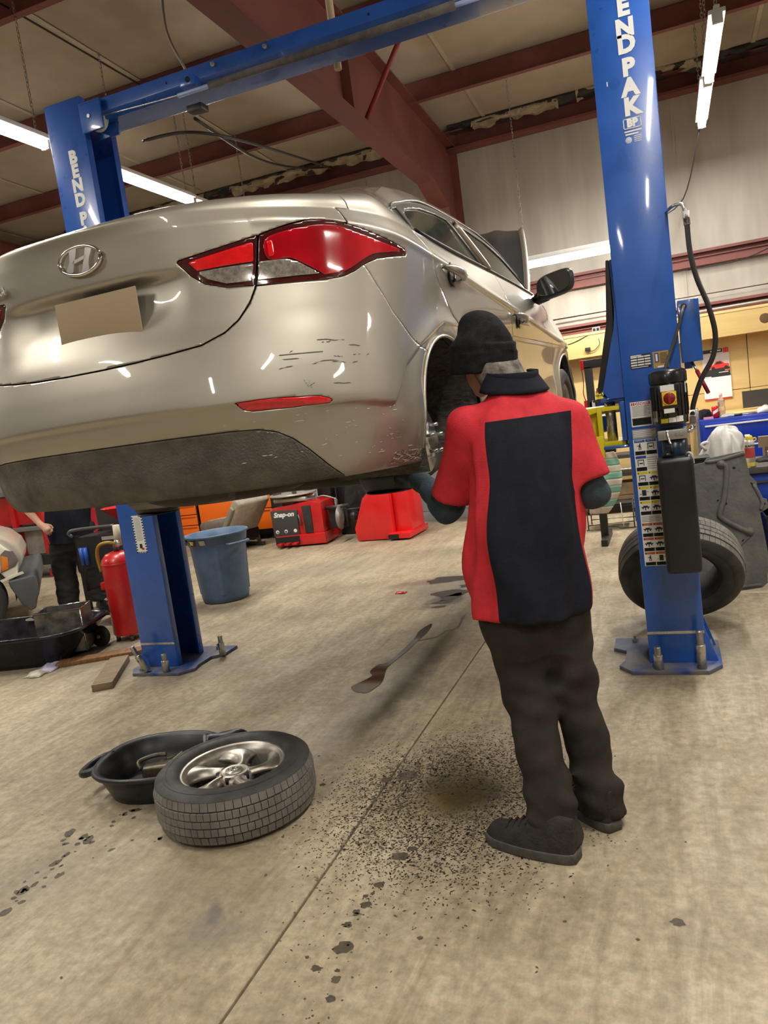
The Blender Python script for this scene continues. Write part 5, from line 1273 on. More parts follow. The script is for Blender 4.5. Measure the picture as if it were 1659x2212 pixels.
def shoe(root, heel, toe, c0, m_up, m_sole, w=.052):
    h_ = np.array([heel[0], heel[1], 0.]); t_ = np.array([toe[0], toe[1], 0.]); L_ = np.linalg.norm(t_-h_); u = (t_-h_)/L_; r = np.array([u[1], -u[0], 0])
    def wid(s): return w*(.80+.32*math.sin(PI*min(1, max(0, (s-.08)/.95))**.9))*(1-max(0, (s-.80)/.2)**2.2*.55)*(1-max(0, (.10-s)/.10)**2*.4)
    rel = lambda p: tuple(np.array(p)-c0)
    so = MB(); n_ = 26; ring = []
    for side_ in (1,-1):
        for k in range(n_+1):
            s = k/n_ if side_ > 0 else 1-k/n_; q = h_+u*L_*s+r*side_*wid(s); ring.append(q)
    P = []; 
    for z, g in ((0,.97),(.004,1.0),(.030,1.0),(.034,.97)):
        for q in ring:
            c_ = (h_+t_)/2; P.append(rel((c_[0]+(q[0]-c_[0])*g, c_[1]+(q[1]-c_[1])*g, z)))
    N_ = len(ring); F = [(a*N_+k, a*N_+(k+1) % N_, (a+1)*N_+(k+1) % N_, (a+1)*N_+k) for a in range(3) for k in range(N_)]
    F += [tuple(range(N_-1,-1,-1)), tuple(3*N_+k for k in range(N_))]
    so.add(P, F, True)
    S = so.build('shoe', m_sole, root)
    def up(a, v):
        s = a; top = .034+ (.105 if s < .34 else .105-(.105-.045)*min(1, ((s-.34)/.42))**.8)*(1 if s < .86 else 1-((s-.86)/.14)**2*.75)
        ww = wid(s)*.95; th = PI*v
        x = math.cos(th); z = math.sin(th)**.7
        q = h_+u*L_*(.015+.965*s)+r*ww*math.copysign(abs(x)**.8, x)*(1-.28*z*(s < .5)-.12*z)
        return rel((q[0], q[1], .030+(top-.030)*z))
    ub = MB().grid(up, 26, 18); ub.add([up(0., k/18) for k in range(19)], [tuple(range(19))], False); ub.build('upper', m_up, S)
    lac = MB()
    for k in range(5):
        s = .42+.075*k; zt = .034+(.105-.06*min(1, ((s-.34)/.42))**.8)+.002
        a = h_+u*L_*s; hw = .030
        lac.tube([rel(a+r*hw+np.array([0,0,zt-.012])), rel(a+r*hw*.4+np.array([0,0,zt+.002])), rel(a-r*hw*.4+np.array([0,0,zt+.002])), rel(a-r*hw+np.array([0,0,zt-.012]))], .0035, 6)
    lac.build('laces', m_up, S)
    return S
# ------------------------------------------------------------------ the mechanic
MEC = thing('person', 'mechanic in red and navy shirt and black beanie reaching under the raised car', 'person', (-.48,2.48,0))
J = dict(hipL=(-.575,2.495,.80), hipR=(-.405,2.545,.80), kneeL=(-.527,2.455,.44), kneeR=(-.392,2.555,.44), ankL=(-.462,2.335,.10), ankR=(-.338,2.50,.10), toeL=(-.60,2.345,.05), toeR=(-.43,2.58,.05),
         cuffL=(-.450,2.312,.0), cuffR=(-.325,2.490,.0), shoL=(-.645,2.545,1.372), shoR=(-.325,2.65,1.345), slvL=(-.742,2.60,1.135), slvR=(-.278,2.63,1.145), elbL=(-.765,2.615,1.095), elbR=(-.268,2.645,1.10),
         wriL=(-.915,2.775,1.20), wriR=(-.36,2.93,1.16), hdirL=(-.75,.55,.25), hdirR=(-.7,.7,.2), hupL=(-.2,-.4,.9), hupR=(0,0,1), thL=-1, thR=1, curl=.65,
         neck=(-.487,2.625,1.47), head=(-.598,2.715,1.60), fdir=(-.72,.66,-.28), rl=(.097,.078,.080), rs=(.069,.075), seam=-.020,
         pelvis=[(.62,-.488,2.505,.12,.085),(.70,-.492,2.515,.152,.108),(.80,-.49,2.52,.160,.112),(.95,-.487,2.52,.158,.105)], zcut=.036)
SHIRT = [(.745,-.494,2.512,.188,.160),(.80,-.493,2.512,.189,.158),(.95,-.488,2.515,.190,.142),(1.08,-.478,2.525,.192,.130),(1.22,-.465,2.55,.188,.122),(1.32,-.470,2.575,.188,.112),(1.39,-.475,2.595,.178,.098),(1.43,-.472,2.605,.145,.085),(1.47,-.48,2.615,.088,.075),(1.50,-.485,2.62,.070,.068)]
B_, S_, _ = person(MEC, J, R(30), SHIRT, None, dict(seed=11, yoke=1.385, side=40, fine=True))
c0 = np.array(MEC.location); relc = lambda p: tuple(np.array(p)-c0)
SHOE_U = mat('black_suede', (.022,.018,.015), .85, var=.3, vscale=30, bump=.3, bscale=120); SHOE_S = mat('dark_gum_sole', (.045,.042,.038), .6, col2=(.085,.078,.07), vscale=25)
shoe(MEC, (-.385,2.262), (-.695,2.352), c0, SHOE_U, SHOE_S, .05); shoe(MEC, (-.285,2.44), (-.487,2.665), c0, SHOE_U, SHOE_S, .05)
# undershirt sleeves
for s in 'LR':
    def us(p):
        d = rcone(p, np.array(J['sho'+s])*.35+np.array(J['elb'+s])*.65, J['elb'+s], .052, .053); d = smin(d, rcone(p, J['elb'+s], J['wri'+s], .053, .040), .015)
        return d+fold(p, 5, 8, .005, 38)
    a = np.array([J['sho'+s], J['elb'+s], J['wri'+s]]); V, Q = surface_nets(us, a.min(0)-.09, a.max(0)+.09, .0065); V = smooth_mesh(V, Q, 2, .4)
    npmesh('undersleeve', V-c0, Q, TEAL, MEC)
    # work gloves: same hand, slightly larger
    w = np.array(J['wri'+s]); hd = np.array(J['hdir'+s], float); hd /= np.linalg.norm(hd); up = np.array(J['hup'+s], float); up -= hd*(up@hd); up /= np.linalg.norm(up); sd = np.cross(hd, up)
    def gl(p):
        d = rcone(p, w-hd*.02, w+hd*.078, .036, .042, (up, 1.55)); cu = J['curl']
        for o, L_ in ((-.032,.070),(-.011,.080),(.011,.076),(.032,.060)):
            b0 = w+hd*.088+sd*o; b1 = b0+(hd*math.cos(cu)-up*math.sin(cu))*L_*.52; b2_ = b1+(hd*math.cos(cu*2.1)-up*math.sin(cu*2.1))*L_*.5
            d = smin(d, rcone(p, b0, b1, .0128, .0115), .006); d = smin(d, rcone(p, b1, b2_, .0115, .0105), .004)
        t0 = w+hd*.035-sd*.028*J['th'+s]; t1 = t0+(hd*.7-sd*.6*J['th'+s]-up*.3)*.042; t2 = t1+(hd*.85-up*.45)*.037
        d = smin(d, rcone(p, t0, t1, .017, .0145), .012); return smin(d, rcone(p, t1, t2, .0145, .012), .004)
    V, Q = surface_nets(gl, w-.13, w+.22, .0045); V = smooth_mesh(V, Q, 1, .4); npmesh('glove', V-c0, Q, GLOVE, MEC)
# beanie with folded cuff
hc = np.array((-.600,2.715,1.62)); ax = np.array((.10,-.05,1.)); ax /= np.linalg.norm(ax)
def bean(p):
    q = p-hc; t = q@ax; rad = np.linalg.norm(q-t[:,None]*ax, axis=1)
    top = ell(p, hc+ax*.0, (.106,.112,.125)); top = smin(top, ell(p, hc+ax*.095+np.array([-.012,0,0]), (.050,.052,.040)), .05)
    an = np.arctan2(q[:,1], q[:,0])
    top = top+.0035*np.sin(t*75+1.5*np.sin(an*2))*sst(.09,.0,t)+fold(p, 21, 7, .0065, 26)
    top = np.maximum(top, -.052-t)
    cuff = np.abs(rad-.1095-.004*np.sin(an*3))-.007; cuff = np.maximum(cuff, np.maximum(-.066-t, t-.002)); cuff = cuff+fold(p, 4, 5, .002, 30)
    c2 = np.abs(rad-.108)-.006; c2 = np.maximum(c2, np.maximum(.004-t, t-.03))
    return np.maximum(np.minimum(np.minimum(top, cuff-.002), c2-.003), -ell(p, hc-ax*.07, (.082,.088,.11)))
V, Q = surface_nets(bean, hc-.17, hc+.19, .0052); V = smooth_mesh(V, Q, 2, .45); npmesh('beanie', V-c0, Q, KNIT, MEC)
# neck gaiter and shirt collar
def ring_band(name, c, r0, r1, z0, z1, a0, a1, m, par, tilt=(0,0), thick=.005, wob=0.):
    o = MB()
    def fn(u, v):
        t = a0+(a1-a0)*u; r_ = r0+(r1-r0)*v; z = z0+(z1-z0)*v+wob*math.sin(t*5)
        x = r_*math.cos(t); y = r_*math.sin(t); return relc((c[0]+x+tilt[0]*(z-z0), c[1]+y*.92+tilt[1]*(z-z0), z+x*(-.10)+y*.10))
    o.grid(fn, 40, 6); return o.build(name, m, par, solid=thick)
ring_band('neck_gaiter', (-.512,2.645), .078, .084, 1.478, 1.585, 0, 2*PI, mat('camo_gaiter', (.22,.19,.15), .8, col2=(.05,.042,.035), vscale=28), MEC, (-.45,.35), .004)
ring_band('collar', (-.489,2.628), .118, .084, 1.476, 1.540, R(128), R(415), NAVY, S_, (-.10,.08), .008)
ring_band('collar_stand', (-.489,2.628), .084, .078, 1.540, 1.480, R(128), R(415), NAVY, S_, (-.10,.08), .004)
# ------------------------------------------------------------------ second worker, mostly behind the car
WK = thing('person', 'stocky worker in red and navy shirt standing behind the black drain tub', 'person', (-5.38,5.6,0))
K = dict(hipL=(-5.245,5.60,.82), hipR=(-5.475,5.53,.82), kneeL=(-5.32,5.66,.46), kneeR=(-5.565,5.56,.46), ankL=(-5.36,5.74,.10), ankR=(-5.585,5.56,.10), toeL=(-5.24,5.68,.05), toeR=(-5.56,5.44,.05),
         cuffL=(-5.36,5.735,.02), cuffR=(-5.585,5.56,.02), shoL=(-5.13,5.66,1.40), shoR=(-5.56,5.46,1.40), slvL=(-5.02,5.66,1.14), slvR=(-5.70,5.40,1.10), elbL=(-4.99,5.66,1.10), elbR=(-5.72,5.38,1.07),
         wriL=(-4.96,5.74,.86), wriR=(-5.46,5.27,.905), hdirL=(.0,.1,-1), hdirR=(.8,-.1,-.55), hupL=(1,.2,0), hupR=(.4,-.6,.7), thL=1, thR=1, curl=.85,
         neck=(-5.34,5.54,1.50), head=(-5.33,5.51,1.63), fdir=(.35,-.93,-.1), rl=(.132,.106,.092), rs=(.085,.095), seam=-.015,
         pelvis=[(.62,-5.39,5.58,.19,.12),(.72,-5.36,5.575,.225,.155),(.84,-5.36,5.57,.235,.165),(1.0,-5.355,5.57,.23,.165)], zcut=.075)
SH2 = [(.69,-5.355,5.57,.248,.185),(.80,-5.352,5.565,.255,.19),(.95,-5.35,5.56,.255,.19),(1.10,-5.348,5.56,.245,.175),(1.25,-5.345,5.555,.232,.15),(1.36,-5.345,5.55,.222,.125),(1.42,-5.345,5.548,.19,.105),(1.46,-5.342,5.545,.12,.085),(1.50,-5.34,5.54,.075,.07)]
person(WK, K, R(205), SH2, None, dict(seed=31, yoke=1.37, side=38, pant=mat('black_trousers', (.011,.011,.012), .8, var=.2, bump=.2, bscale=200)))
c2 = np.array(WK.location)
BOOT = mat('black_boot_leather', (.012,.012,.012), .4, var=.3)
shoe(WK, (-5.60,5.62), (-5.545,5.345), c2, BOOT, BOOT, .058); shoe(WK, (-5.43,5.78), (-5.17,5.655), c2, BOOT, BOOT, .058)
hr = np.array(K['head'])+np.array((0,.02,.02)); V, Q = surface_nets(lambda p: np.maximum(ell(p, hr, (.092,.108,.108)), hr[2]-.005-p[:,2]+(p[:,1]-hr[1])*-.6), hr-.15, hr+.15, .009); npmesh('hair', smooth_mesh(V,Q,2)-c2, Q, mat('dark_hair', (.02,.015,.012), .7, bump=.5, bscale=200), WK)
WK.location = (-5.31,5.71,0)
# ================================================================== THINGS ON THE FLOOR
TREADM = mat('dusty_tread_rubber', (.125,.116,.104), .85, col2=(.20,.185,.165), vscale=10)
SIDEM = mat('tyre_sidewall', (.026,.025,.024), .65, col2=(.05,.046,.042), vscale=9, rvar=.08)
ALLOY = mat('dull_alloy', (.50,.47,.42), .36, .75, col2=(.30,.26,.21), vscale=9, rvar=.08)
def tyre_parts(root, r, w, rim, M, tread=True, sm=None, tm=None):
    """tyre axis = local z; M places it"""
    h = w/2; d = r-rim
    prof = [(rim,-h*.80),(rim+.012,-h*.95),(rim+d*.35,-h*1.02),(rim+d*.70,-h*.97),(r-.014,-h*.84),(r-.010,-h*.80)]
    prof = prof+[(r-.010,h*.80)]+[(a,-b) for a, b in prof[::-1][1:]]
    t = MB().lathe(prof, (0,0,0), 'z', 64).xf(M).build('tyre', sm or SIDEM, root)
    if tread:
        o = MB(); ribs = [(-.80,-.50),(-.44,-.17),(-.12,.12),(.17,.44),(.50,.80)]
        for k, (a, b) in enumerate(ribs):
            n_ = (62,74,56,74,62)[k]; g = .10 if k != 2 else .07
            for q in range(n_):
                t0 = 2*PI*(q+g/2+.13*k)/n_; t1 = 2*PI*(q+1-g/2+.13*k)/n_; P = []
                for rr in (r-.012, r-(.004 if k in (0,4) else 0)):
                    for (tt, zz) in ((t0,a),(t1,a),(t1,b),(t0,b)):
                        e = rr-(.006 if abs(zz) > .7 else 0); P.append((e*math.cos(tt), e*math.sin(tt), zz*h))
                o.add(P, [(4,5,6,7),(0,4,7,3),(1,2,6,5),(0,1,5,4),(3,7,6,2)], False)
        o.xf(M); tr_ = o.build('tread_blocks', tm or TREADM, t, weld=False); tr_['kind'] = 'stuff'
        MB().lathe([(r-.011,-h*.8),(r-.011,h*.8)],(0,0,0),'z',64).xf(M).build('tread_base', SIDEM, t)
    # raised sidewall band
    MB().lathe([(rim+d*.48,h*1.006),(rim+d*.5,h*1.018),(rim+d*.62,h*.995)],(0,0,0),'z',64).xf(M).build('sidewall_band', sm or SIDEM, t)
    return t
def alloy_wheel(root, r, w, rim, M, logo=True):
    tyre_parts(root, r, w, rim, M)
    h = w/2
    RIM = MB().lathe([(rim*.985,-h*.8),(rim*.90,-h*.7),(rim*.84,-h*.2),(rim*.86,h*.5),(rim*.90,h*.66),(rim*.955,h*.76),(rim*1.0,h*.84),(rim*1.012,h*.80),(rim*1.0,h*.7)],(0,0,0),'z',64).xf(M).build('rim', ALLOY, root)
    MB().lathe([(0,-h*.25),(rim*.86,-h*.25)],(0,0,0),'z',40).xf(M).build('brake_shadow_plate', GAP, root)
    zf = h*.52
    for k in range(5):
        o = MB(); a0 = 2*PI*k/5
        def fn(u, v):
            rr = rim*(.26+.68*u); hw = .50-.27*math.sin(PI*min(1,u*1.02)**.85)+.06*u
            s_ = (v-.5)*2; ang = a0+.42*u**1.2+s_*hw
            z = zf+.006*(1-u)+.016*u**2-.022*abs(s_)**2.4-.010*max(0,s_)*math.sin(PI*u)
            return (rr*math.cos(ang), rr*math.sin(ang), z)
        o.grid(fn, 14, 10); o.xf(M).build('spoke', ALLOY, root, solid=.016)
    HB = MB().lathe([(rim*.36,zf-.035),(rim*.34,zf-.004),(rim*.24,zf+.006),(rim*.20,zf+.002),(0,zf+.003)],(0,0,0),'z',36).xf(M).build('hub', ALLOY, root)
    for k in range(5):
        t = 2*PI*k/5+.62; rr = rim*.30
        MB().cyl((rr*math.cos(t),rr*math.sin(t),zf-.02),(rr*math.cos(t),rr*math.sin(t),zf+.0022),.0115,seg=14).xf(M).build('lug_hole', GAP, HB)
    MB().lathe([(rim*.17,zf+.002),(rim*.165,zf+.008),(0,zf+.010)],(0,0,0),'z',28).xf(M).build('centre_cap', mat('cap_silver', (.48,.46,.43), .35, .7), HB)
    if logo:
        e = MB(); e.tube([(.022*math.cos(2*PI*q/24), .013*math.sin(2*PI*q/24), zf+.0105) for q in range(24)], .0016, 6, closed=True)
        for s in (-1,1): e.tube([(s*.008-.004,-.010,zf+.0105),(s*.008,0,zf+.0105),(s*.008+.004,.010,zf+.0105)], .0022, 6)
        e.tube([(-.007,-.002,zf+.0105),(.007,.002,zf+.0105)], .0018, 6); e.xf(M).build('cap_emblem', CHROME, HB, weld=False)
WH = thing('alloy_wheel', 'removed alloy wheel lying face up in the foreground', 'wheel', (-1.722,2.448,0))
alloy_wheel(WH, .312, .198, .205, Matrix.Translation((0,0,.1015)) @ Matrix.Rotation(R(25),4,'Z'))
# the car's front wheels (parts of the car)
for sgn in (1,-1):
    M = Matrix.Translation((sgn*.775,3.70,.30)) @ Matrix.Rotation(sgn*PI/2,4,'Y')
    fw = bpy.data.objects.new('front_wheel', None); COL.objects.link(fw); fw.parent = CARROOT
    tyre_parts(fw, .31, .195, .20, M, tread=True)
    MB().lathe([(0,.05),(.06,.06),(.19,.04),(.20,.08)],(0,0,0),'z',40).xf(M).build('wheel_disc', ALLOY, fw)
# ------------------------------------------------------------------ small drain pan with scrap parts, under the wheel's edge
DP = thing('drain_pan', 'black plastic drain pan with pouring spout behind the loose wheel', 'drain pan', (-2.20,2.60,0), R(12))
POLY = mat('black_polyethylene', (.016,.017,.020), .38, var=.3, vscale=7, rvar=.1)
def octr(t, a=.255, b=.225): 
    return (a*math.copysign(abs(math.cos(t))**.82, math.cos(t)), b*math.copysign(abs(math.sin(t))**.82, math.sin(t)))
def shell(prof, m, n_=48, solid=.004, name='pan'):
    o = MB()
    def fn(u, v):
        i = v*(len(prof)-1); k = min(int(i), len(prof)-2); f_ = i-k; s = prof[k][0]+(prof[k+1][0]-prof[k][0])*f_; z = prof[k][1]+(prof[k+1][1]-prof[k][1])*f_
        x, y = octr(2*PI*u); return (x*s, y*s, z)
    o.grid(fn, n_, (len(prof)-1)*2); return o
pn = shell([(.0,.012),(.70,.012),(.76,.016),(.94,.128),(1.0,.138),(1.05,.140),(1.08,.130),(1.05,.118),(.98,.112),(.80,.004),(.0,.002)], POLY); PANO = pn.build('pan', POLY, DP)
sp = MB()
sp.tube(smoothpts([(.20,.06,.138),(.27,.075,.148),(.34,.085,.165),(.375,.09,.150)],5), [.05,.047,.043,.04,.036,.033,.031,.029,.027,.026,.025,.024,.023,.022,.021,.02], 14); sp.build('spout', POLY, PANO)
MB().tube(smoothpts([(.235,.14,.14),(.30,.12,.155),(.345,.085,.165)],5), .018, 10).build('spout_rib', POLY, PANO)
hl = MB().tube(smoothpts([(-.245,.06,.125),(-.30,.075,.11),(-.335,.03,.10),(-.335,-.05,.10),(-.30,-.09,.11),(-.245,-.08,.125)],6), .017, 10).build('grip_handle', POLY, PANO)
for k, (x, y, a) in enumerate(((-.02,.03,.3),(.10,.09,1.2))):
    c = thing('scrap_caliper', ['greasy brake caliper lying in the small drain pan','small greasy bracket at the right in the drain pan'][k], 'car part', (-2.20+x*math.cos(R(12))-y*math.sin(R(12)), 2.60+x*math.sin(R(12))+y*math.cos(R(12)), .018), a)
    GRS = mat('greasy_iron', (.07,.058,.042), .35, .5, col2=(.15,.12,.08), vscale=30)
    s = 1 if k == 0 else .6
    MB().box((0,0,.035*s),(.15*s,.07*s,.06*s)).build('casting', GRS, c, bevel=.016*s, bseg=3); MB().cyl((-.05*s,.03*s,.03*s),(.06*s,.055*s,.05*s),.022*s).build('piston_bore', GRS, c)
    MB().cyl((.06*s,-.04*s,.07*s),(.10*s,.03*s,.085*s),.011*s,seg=12).build('pin', mat('brass_pin', (.35,.27,.13), .4, .7), c); MB().tube(smoothpts([(-.07*s,-.03*s,.06*s),(-.09*s,.0,.08*s),(-.03*s,.04*s,.085*s),(.02*s,.05*s,.08*s)],4), .010*s, 8).build('ear', GRS, c)
MB_o = MB().tube(smoothpts([(-.10,-.03,0),(-.02,-.06,.012),(.06,-.04,.01),(.12,.0,.015)],5), .006, 8).build('scrap_hose', GRS); MB_o.location = (-2.19,2.565,.03); tag(MB_o, 'short greasy hose in the bottom of the small drain pan', 'hose')
# ------------------------------------------------------------------ large black drain tub at left with a steel box in it
TB = thing('drain_tub', 'large low black drain tub at the left edge of the floor', 'drain tub', (-4.74,4.32,0), R(14))
tb = MB()
def rr2(t, a, b, n_=4.5): 
    c, s = math.cos(t), math.sin(t); k = (abs(c)**n_+abs(s)**n_)**(-1/n_); return (a*c*k, b*s*k)
def tubf(u, v):
    pr = [(.0,.03),(.55,.03),(.66,.05),(.92,.22),(.97,.245),(1.0,.25),(1.03,.245),(1.03,.225),(.98,.215),(.72,.0),(.0,.0)]
    i = v*(len(pr)-1); k = min(int(i), len(pr)-2); f_ = i-k; s = pr[k][0]+(pr[k+1][0]-pr[k][0])*f_; z = pr[k][1]+(pr[k+1][1]-pr[k][1])*f_
    x, y = rr2(2*PI*u, .60, .37); return (x*s, y*s, z)
tb.grid(tubf, 56, 20); tb.build('tub', mat('gloss_black_tub', (.010,.011,.016), .22, var=.3, rvar=.08), TB)
SB = thing('steel_box', 'open sheet-metal box sitting in the large black drain tub', 'box', (-4.40,4.44,.034), R(24))
SHM = mat('oily_sheet_metal', (.32,.29,.25), .4, .7, col2=(.11,.10,.09), vscale=10)
bx = MB()
for a, b in (((-.17,-.12,0),(.17,-.115,.32)),((-.17,.115,0),(.17,.12,.32)),((-.17,-.115,0),(-.165,.115,.32)),((.165,-.115,0),(.17,.115,.32)),((-.165,-.115,0),(.165,.115,.005))): bx.b2(a,b)
bx.build('box', SHM, SB, weld=False)
MB().tube([(-.17,-.12,.32),(.17,-.12,.32),(.17,.12,.32),(-.17,.12,.32)], .007, 6, closed=True).build('rim', CHROME, SB); MB().cyl((.17,-.12,0),(.17,-.12,.32),.005,seg=8).build('edge', CHROME, SB)
MB().tube(smoothpts([(-.07,-.122,.06),(-.06,-.14,.05),(.01,-.14,.05),(.02,-.122,.06)],4), .006, 8).build('pull_handle', CHROME, SB)
PB = MB().lathe([(0,0),(.05,.0),(.075,.014),(.078,.018),(.072,.017),(.048,.006),(0,.006)],(0,0,0),'z',28).build('metal_plate', mat('dull_pan_metal', (.33,.31,.27), .4, .8)); PB.location = (-4.86,4.62,.222); tag(PB, 'round dull metal dish resting on the rim of the large tub', 'dish')
# ------------------------------------------------------------------ wood and rags
WOODA = mat('oiled_board', (.26,.125,.045), .6, col2=(.16,.075,.028), vscale=5, stretch=(12,1,1)); WOODB = mat('grey_board', (.25,.18,.105), .7, col2=(.16,.115,.07), vscale=6, stretch=(1,9,1))
def plank(label, loc, d, rz, m, cat='board'):
    t = MB().box((0,0,d[2]/2), d).build('wood_plank', m, bevel=.004); t.location = loc; t.rotation_euler = (0,0,rz); return tag(t, label, cat)
plank('long orange-brown board lying behind the grey block', (-3.98,4.30,0), (.62,.12,.03), R(28), WOODA)
plank('short weathered grey board with dark end grain left of the left post', (-3.60,3.95,0), (.13,.60,.045), R(29), WOODB)
def rag(label, loc, s, m, seed, flat=.5, cat='rag', n_=16, name='rag'):
    r = np.random.default_rng(seed); A = r.normal(0,1,(n_+1,n_+1))
    for _ in range(3): A[1:-1] = (A[:-2]+2*A[1:-1]+A[2:])/4; A[:,1:-1] = (A[:,:-2]+2*A[:,1:-1]+A[:,2:])/4
    A = (A-A.min())/(A.max()-A.min())
    o = MB().grid(lambda u, v: ((u-.5)*s[0]+.05*s[0]*math.sin(v*9), (v-.5)*s[1]+.06*s[1]*math.sin(u*8), .004+s[2]*A[int(round(u*n_)),int(round(v*n_))]*math.sin(PI*u)**flat*math.sin(PI*v)**flat), n_, n_).build(name, m, solid=.003)
    o.location = loc; return tag(o, label, cat)
rag('crumpled lilac rag lying beside the large black tub', (-4.28,4.12,0), (.16,.26,.07), mat('lilac_cloth', (.42,.38,.50), .9, var=.2), 3); rag('small dirty white rag in front of the black tub', (-4.27,3.97,0), (.13,.12,.05), mat('dirty_cloth', (.45,.42,.36), .9, var=.35), 5)
# ------------------------------------------------------------------ red pressure tank
RT = thing('red_tank', 'tall red steel tank left of the left post', 'tank', (-4.10,4.79,0))
MB().lathe([(.0,.05),(.125,.05),(.13,.06),(.13,.62),(.124,.645),(.09,.685),(.04,.70),(0,.70)],(0,0,0),'z',36).build('shell', REDP, RT)
MB().lathe([(.131,.60),(.134,.605),(.134,.615),(.131,.62)],(0,0,0),'z',36).build('seam_ring', REDP, RT)
MB().cyl((0,0,.69),(0,0,.76),.022,seg=14).build('neck', DSTEEL, RT); MB().lathe([(0,0),(.028,0),(.03,.004),(.028,.02),(0,.022)],(.03,-.03,.76),'y',20).build('gauge', STEEL, RT)
MB().cyl((.01,.02,.74),(.02,.02,.90),.028,seg=14).build('valve_body', mat('cream_valve', (.55,.47,.33), .5), RT)
MB().tube(smoothpts([(.04,.0,.75),(-.02,-.06,.78),(-.10,-.07,.76),(-.15,-.05,.68),(-.155,-.03,.55)],6), .013, 10).build('yellow_hose', mat('yellow_hose', (.38,.25,.03), .5), RT)
for a in (0.6,2.2,3.9,5.4): MB().cyl((.10*math.cos(a),.10*math.sin(a),0),(.10*math.cos(a),.10*math.sin(a),.055),.016,seg=10).build('foot', DSTEEL, RT)
MB().b2((-.20,-.02,.40),(-.13,.02,.46)).build('hook', REDP, RT, bevel=.006)
cw = thing('caster_wheel', 'black rubber cart wheel at the foot of the red tank', 'wheel', (-4.235,4.60,0))
MB().lathe([(.0,-.02),(.06,-.022),(.078,-.02),(.08,-.012),(.08,.012),(.078,.02),(.06,.022),(0,.02)],(0,0,.08),'y',28).build('tyre', RUBBER, cw); MB().cyl((0,-.026,.08),(0,.05,.08),.014).build('axle', STEEL, cw)
# ------------------------------------------------------------------ black service cart with bin and red funnel
CT = thing('service_cart', 'black steel service cart with open tray between worker and red tank', 'cart', (-4.60,5.30,0), R(6))
for x, y in ((-.20,-.14),(.20,-.14),(-.20,.20),(.20,.20)): MB().b2((x-.018,y-.018,.09),(x+.018,y+.018,.80)).build('post', BLACKP, CT); MB().lathe([(0,-.012),(.032,-.012),(.035,0),(.032,.012),(0,.012)],(x,y,.038),'x',18).build('caster', RUBBER, CT)
MB().b2((-.21,-.16,.52),(.22,.22,.79)).build('bin', mat('black_bin', (.014,.014,.015), .5, var=.3), CT, bevel=.015); MB().b2((-.21,-.16,.30),(.22,.22,.32)).build('shelf', BLACKP, CT); MB().b2((-.21,-.16,.10),(.22,.22,.125)).build('shelf', BLACKP, CT)
MB().tube(smoothpts([(-.22,-.17,.80),(-.245,-.18,.83),(-.20,-.18,.855),(.0,-.18,.86),(.20,-.18,.86)],5), .014, 10).build('push_handle', mat('worn_grey_bar', (.12,.12,.12), .4, .5), CT)
MB().b2((.05,-.1625,.745),(.17,-.1605,.775)).build('sticker', MGr, CT)
for x in (-.16,-.12): MB().cyl((x,-.175,.70),(x,-.165,.55),.02,seg=12).build('spray_bottle', mat('blue_plastic', (.02,.10,.45), .35), CT)
MB().b2((-.21,.19,.79),(.22,.22,1.0)).build('back_panel', mat('dark_panel', (.03,.03,.032), .5), CT)
FN = MB().lathe([(.02,0),(.025,.06),(.15,.17),(.155,.175),(.15,.178),(.02,.07)],(0,0,0),'z',30).build('red_funnel', REDP); FN.location = (-4.46,5.34,.82); tag(FN, 'red plastic funnel standing on top of the black cart', 'funnel')
# ------------------------------------------------------------------ blue rubbish bin
TC = thing('trash_can', 'round blue plastic trash can with stickers behind the left post', 'trash can', (-3.93,5.92,0))
BLB = mat('faded_blue_plastic', (.095,.16,.27), .5, col2=(.065,.115,.20), vscale=5, rvar=.08)
MB().lathe([(0,.01),(.19,.0),(.205,.01),(.215,.05),(.245,.52),(.247,.53),(.262,.535),(.272,.60),(.285,.605),(.290,.615),(.285,.625),(.268,.62),(.258,.53),(.235,.5),(.205,.04),(0,.03)],(0,0,0),'z',56).build('can', BLB, TC)
for a in (R(-62),R(118),R(28),R(208)):
    o = MB(); o.grid(lambda u, v: ((.2165+.028*v+.008*math.sin(PI*u)) * math.cos(a-.10+.20*u), (.2165+.028*v+.008*math.sin(PI*u))*math.sin(a-.10+.20*u), .08+.44*v), 8, 6); o.build('rib', BLB, TC)
for a in (R(-20),R(160)):
    P0 = [(.262,-.10),(.315,-.10),(.325,.0),(.315,.10),(.262,.10)]
    MB().tube(smoothpts([(r_*math.cos(a)-t_*math.sin(a), r_*math.sin(a)+t_*math.cos(a), .53) for r_, t_ in P0],5), .013, 8).build('handle', BLB, TC)
def cyl_patch(r_, a, w_, z0, z1, m, par, nm='sticker'):
    MB().grid(lambda u, v: ((r_+.016*(v))*math.cos(a+w_*(u-.5)), (r_+.016*v)*math.sin(a+w_*(u-.5)), z0+(z1-z0)*v), 8, 1).build(nm, m, par, recalc=False)
cyl_patch(.2655,R(-110),.30,.545,.595,mat('sticker_dark', (.05,.05,.06), .5),TC); cyl_patch(.2662,R(-113),.10,.55,.59,mat('sticker_yellow', (.6,.55,.05), .5),TC); cyl_patch(.2655,R(-86),.20,.548,.592,MGr,TC); cyl_patch(.2664,R(-86),.13,.562,.578,MY,TC); cyl_patch(.2655,R(-139),.22,.555,.585,mat('embossed_blue', (.05,.08,.15), .5),TC)
text('sticker_lettering', '32', .04, MY, Matrix.Rotation(0,4,'Z') @ basis((.284*math.cos(R(-108)),.284*math.sin(R(-108)),.572),(-math.sin(R(-108)),math.cos(R(-108)),0),(0,0,1)), TC, extr=.0006, offset=.001)
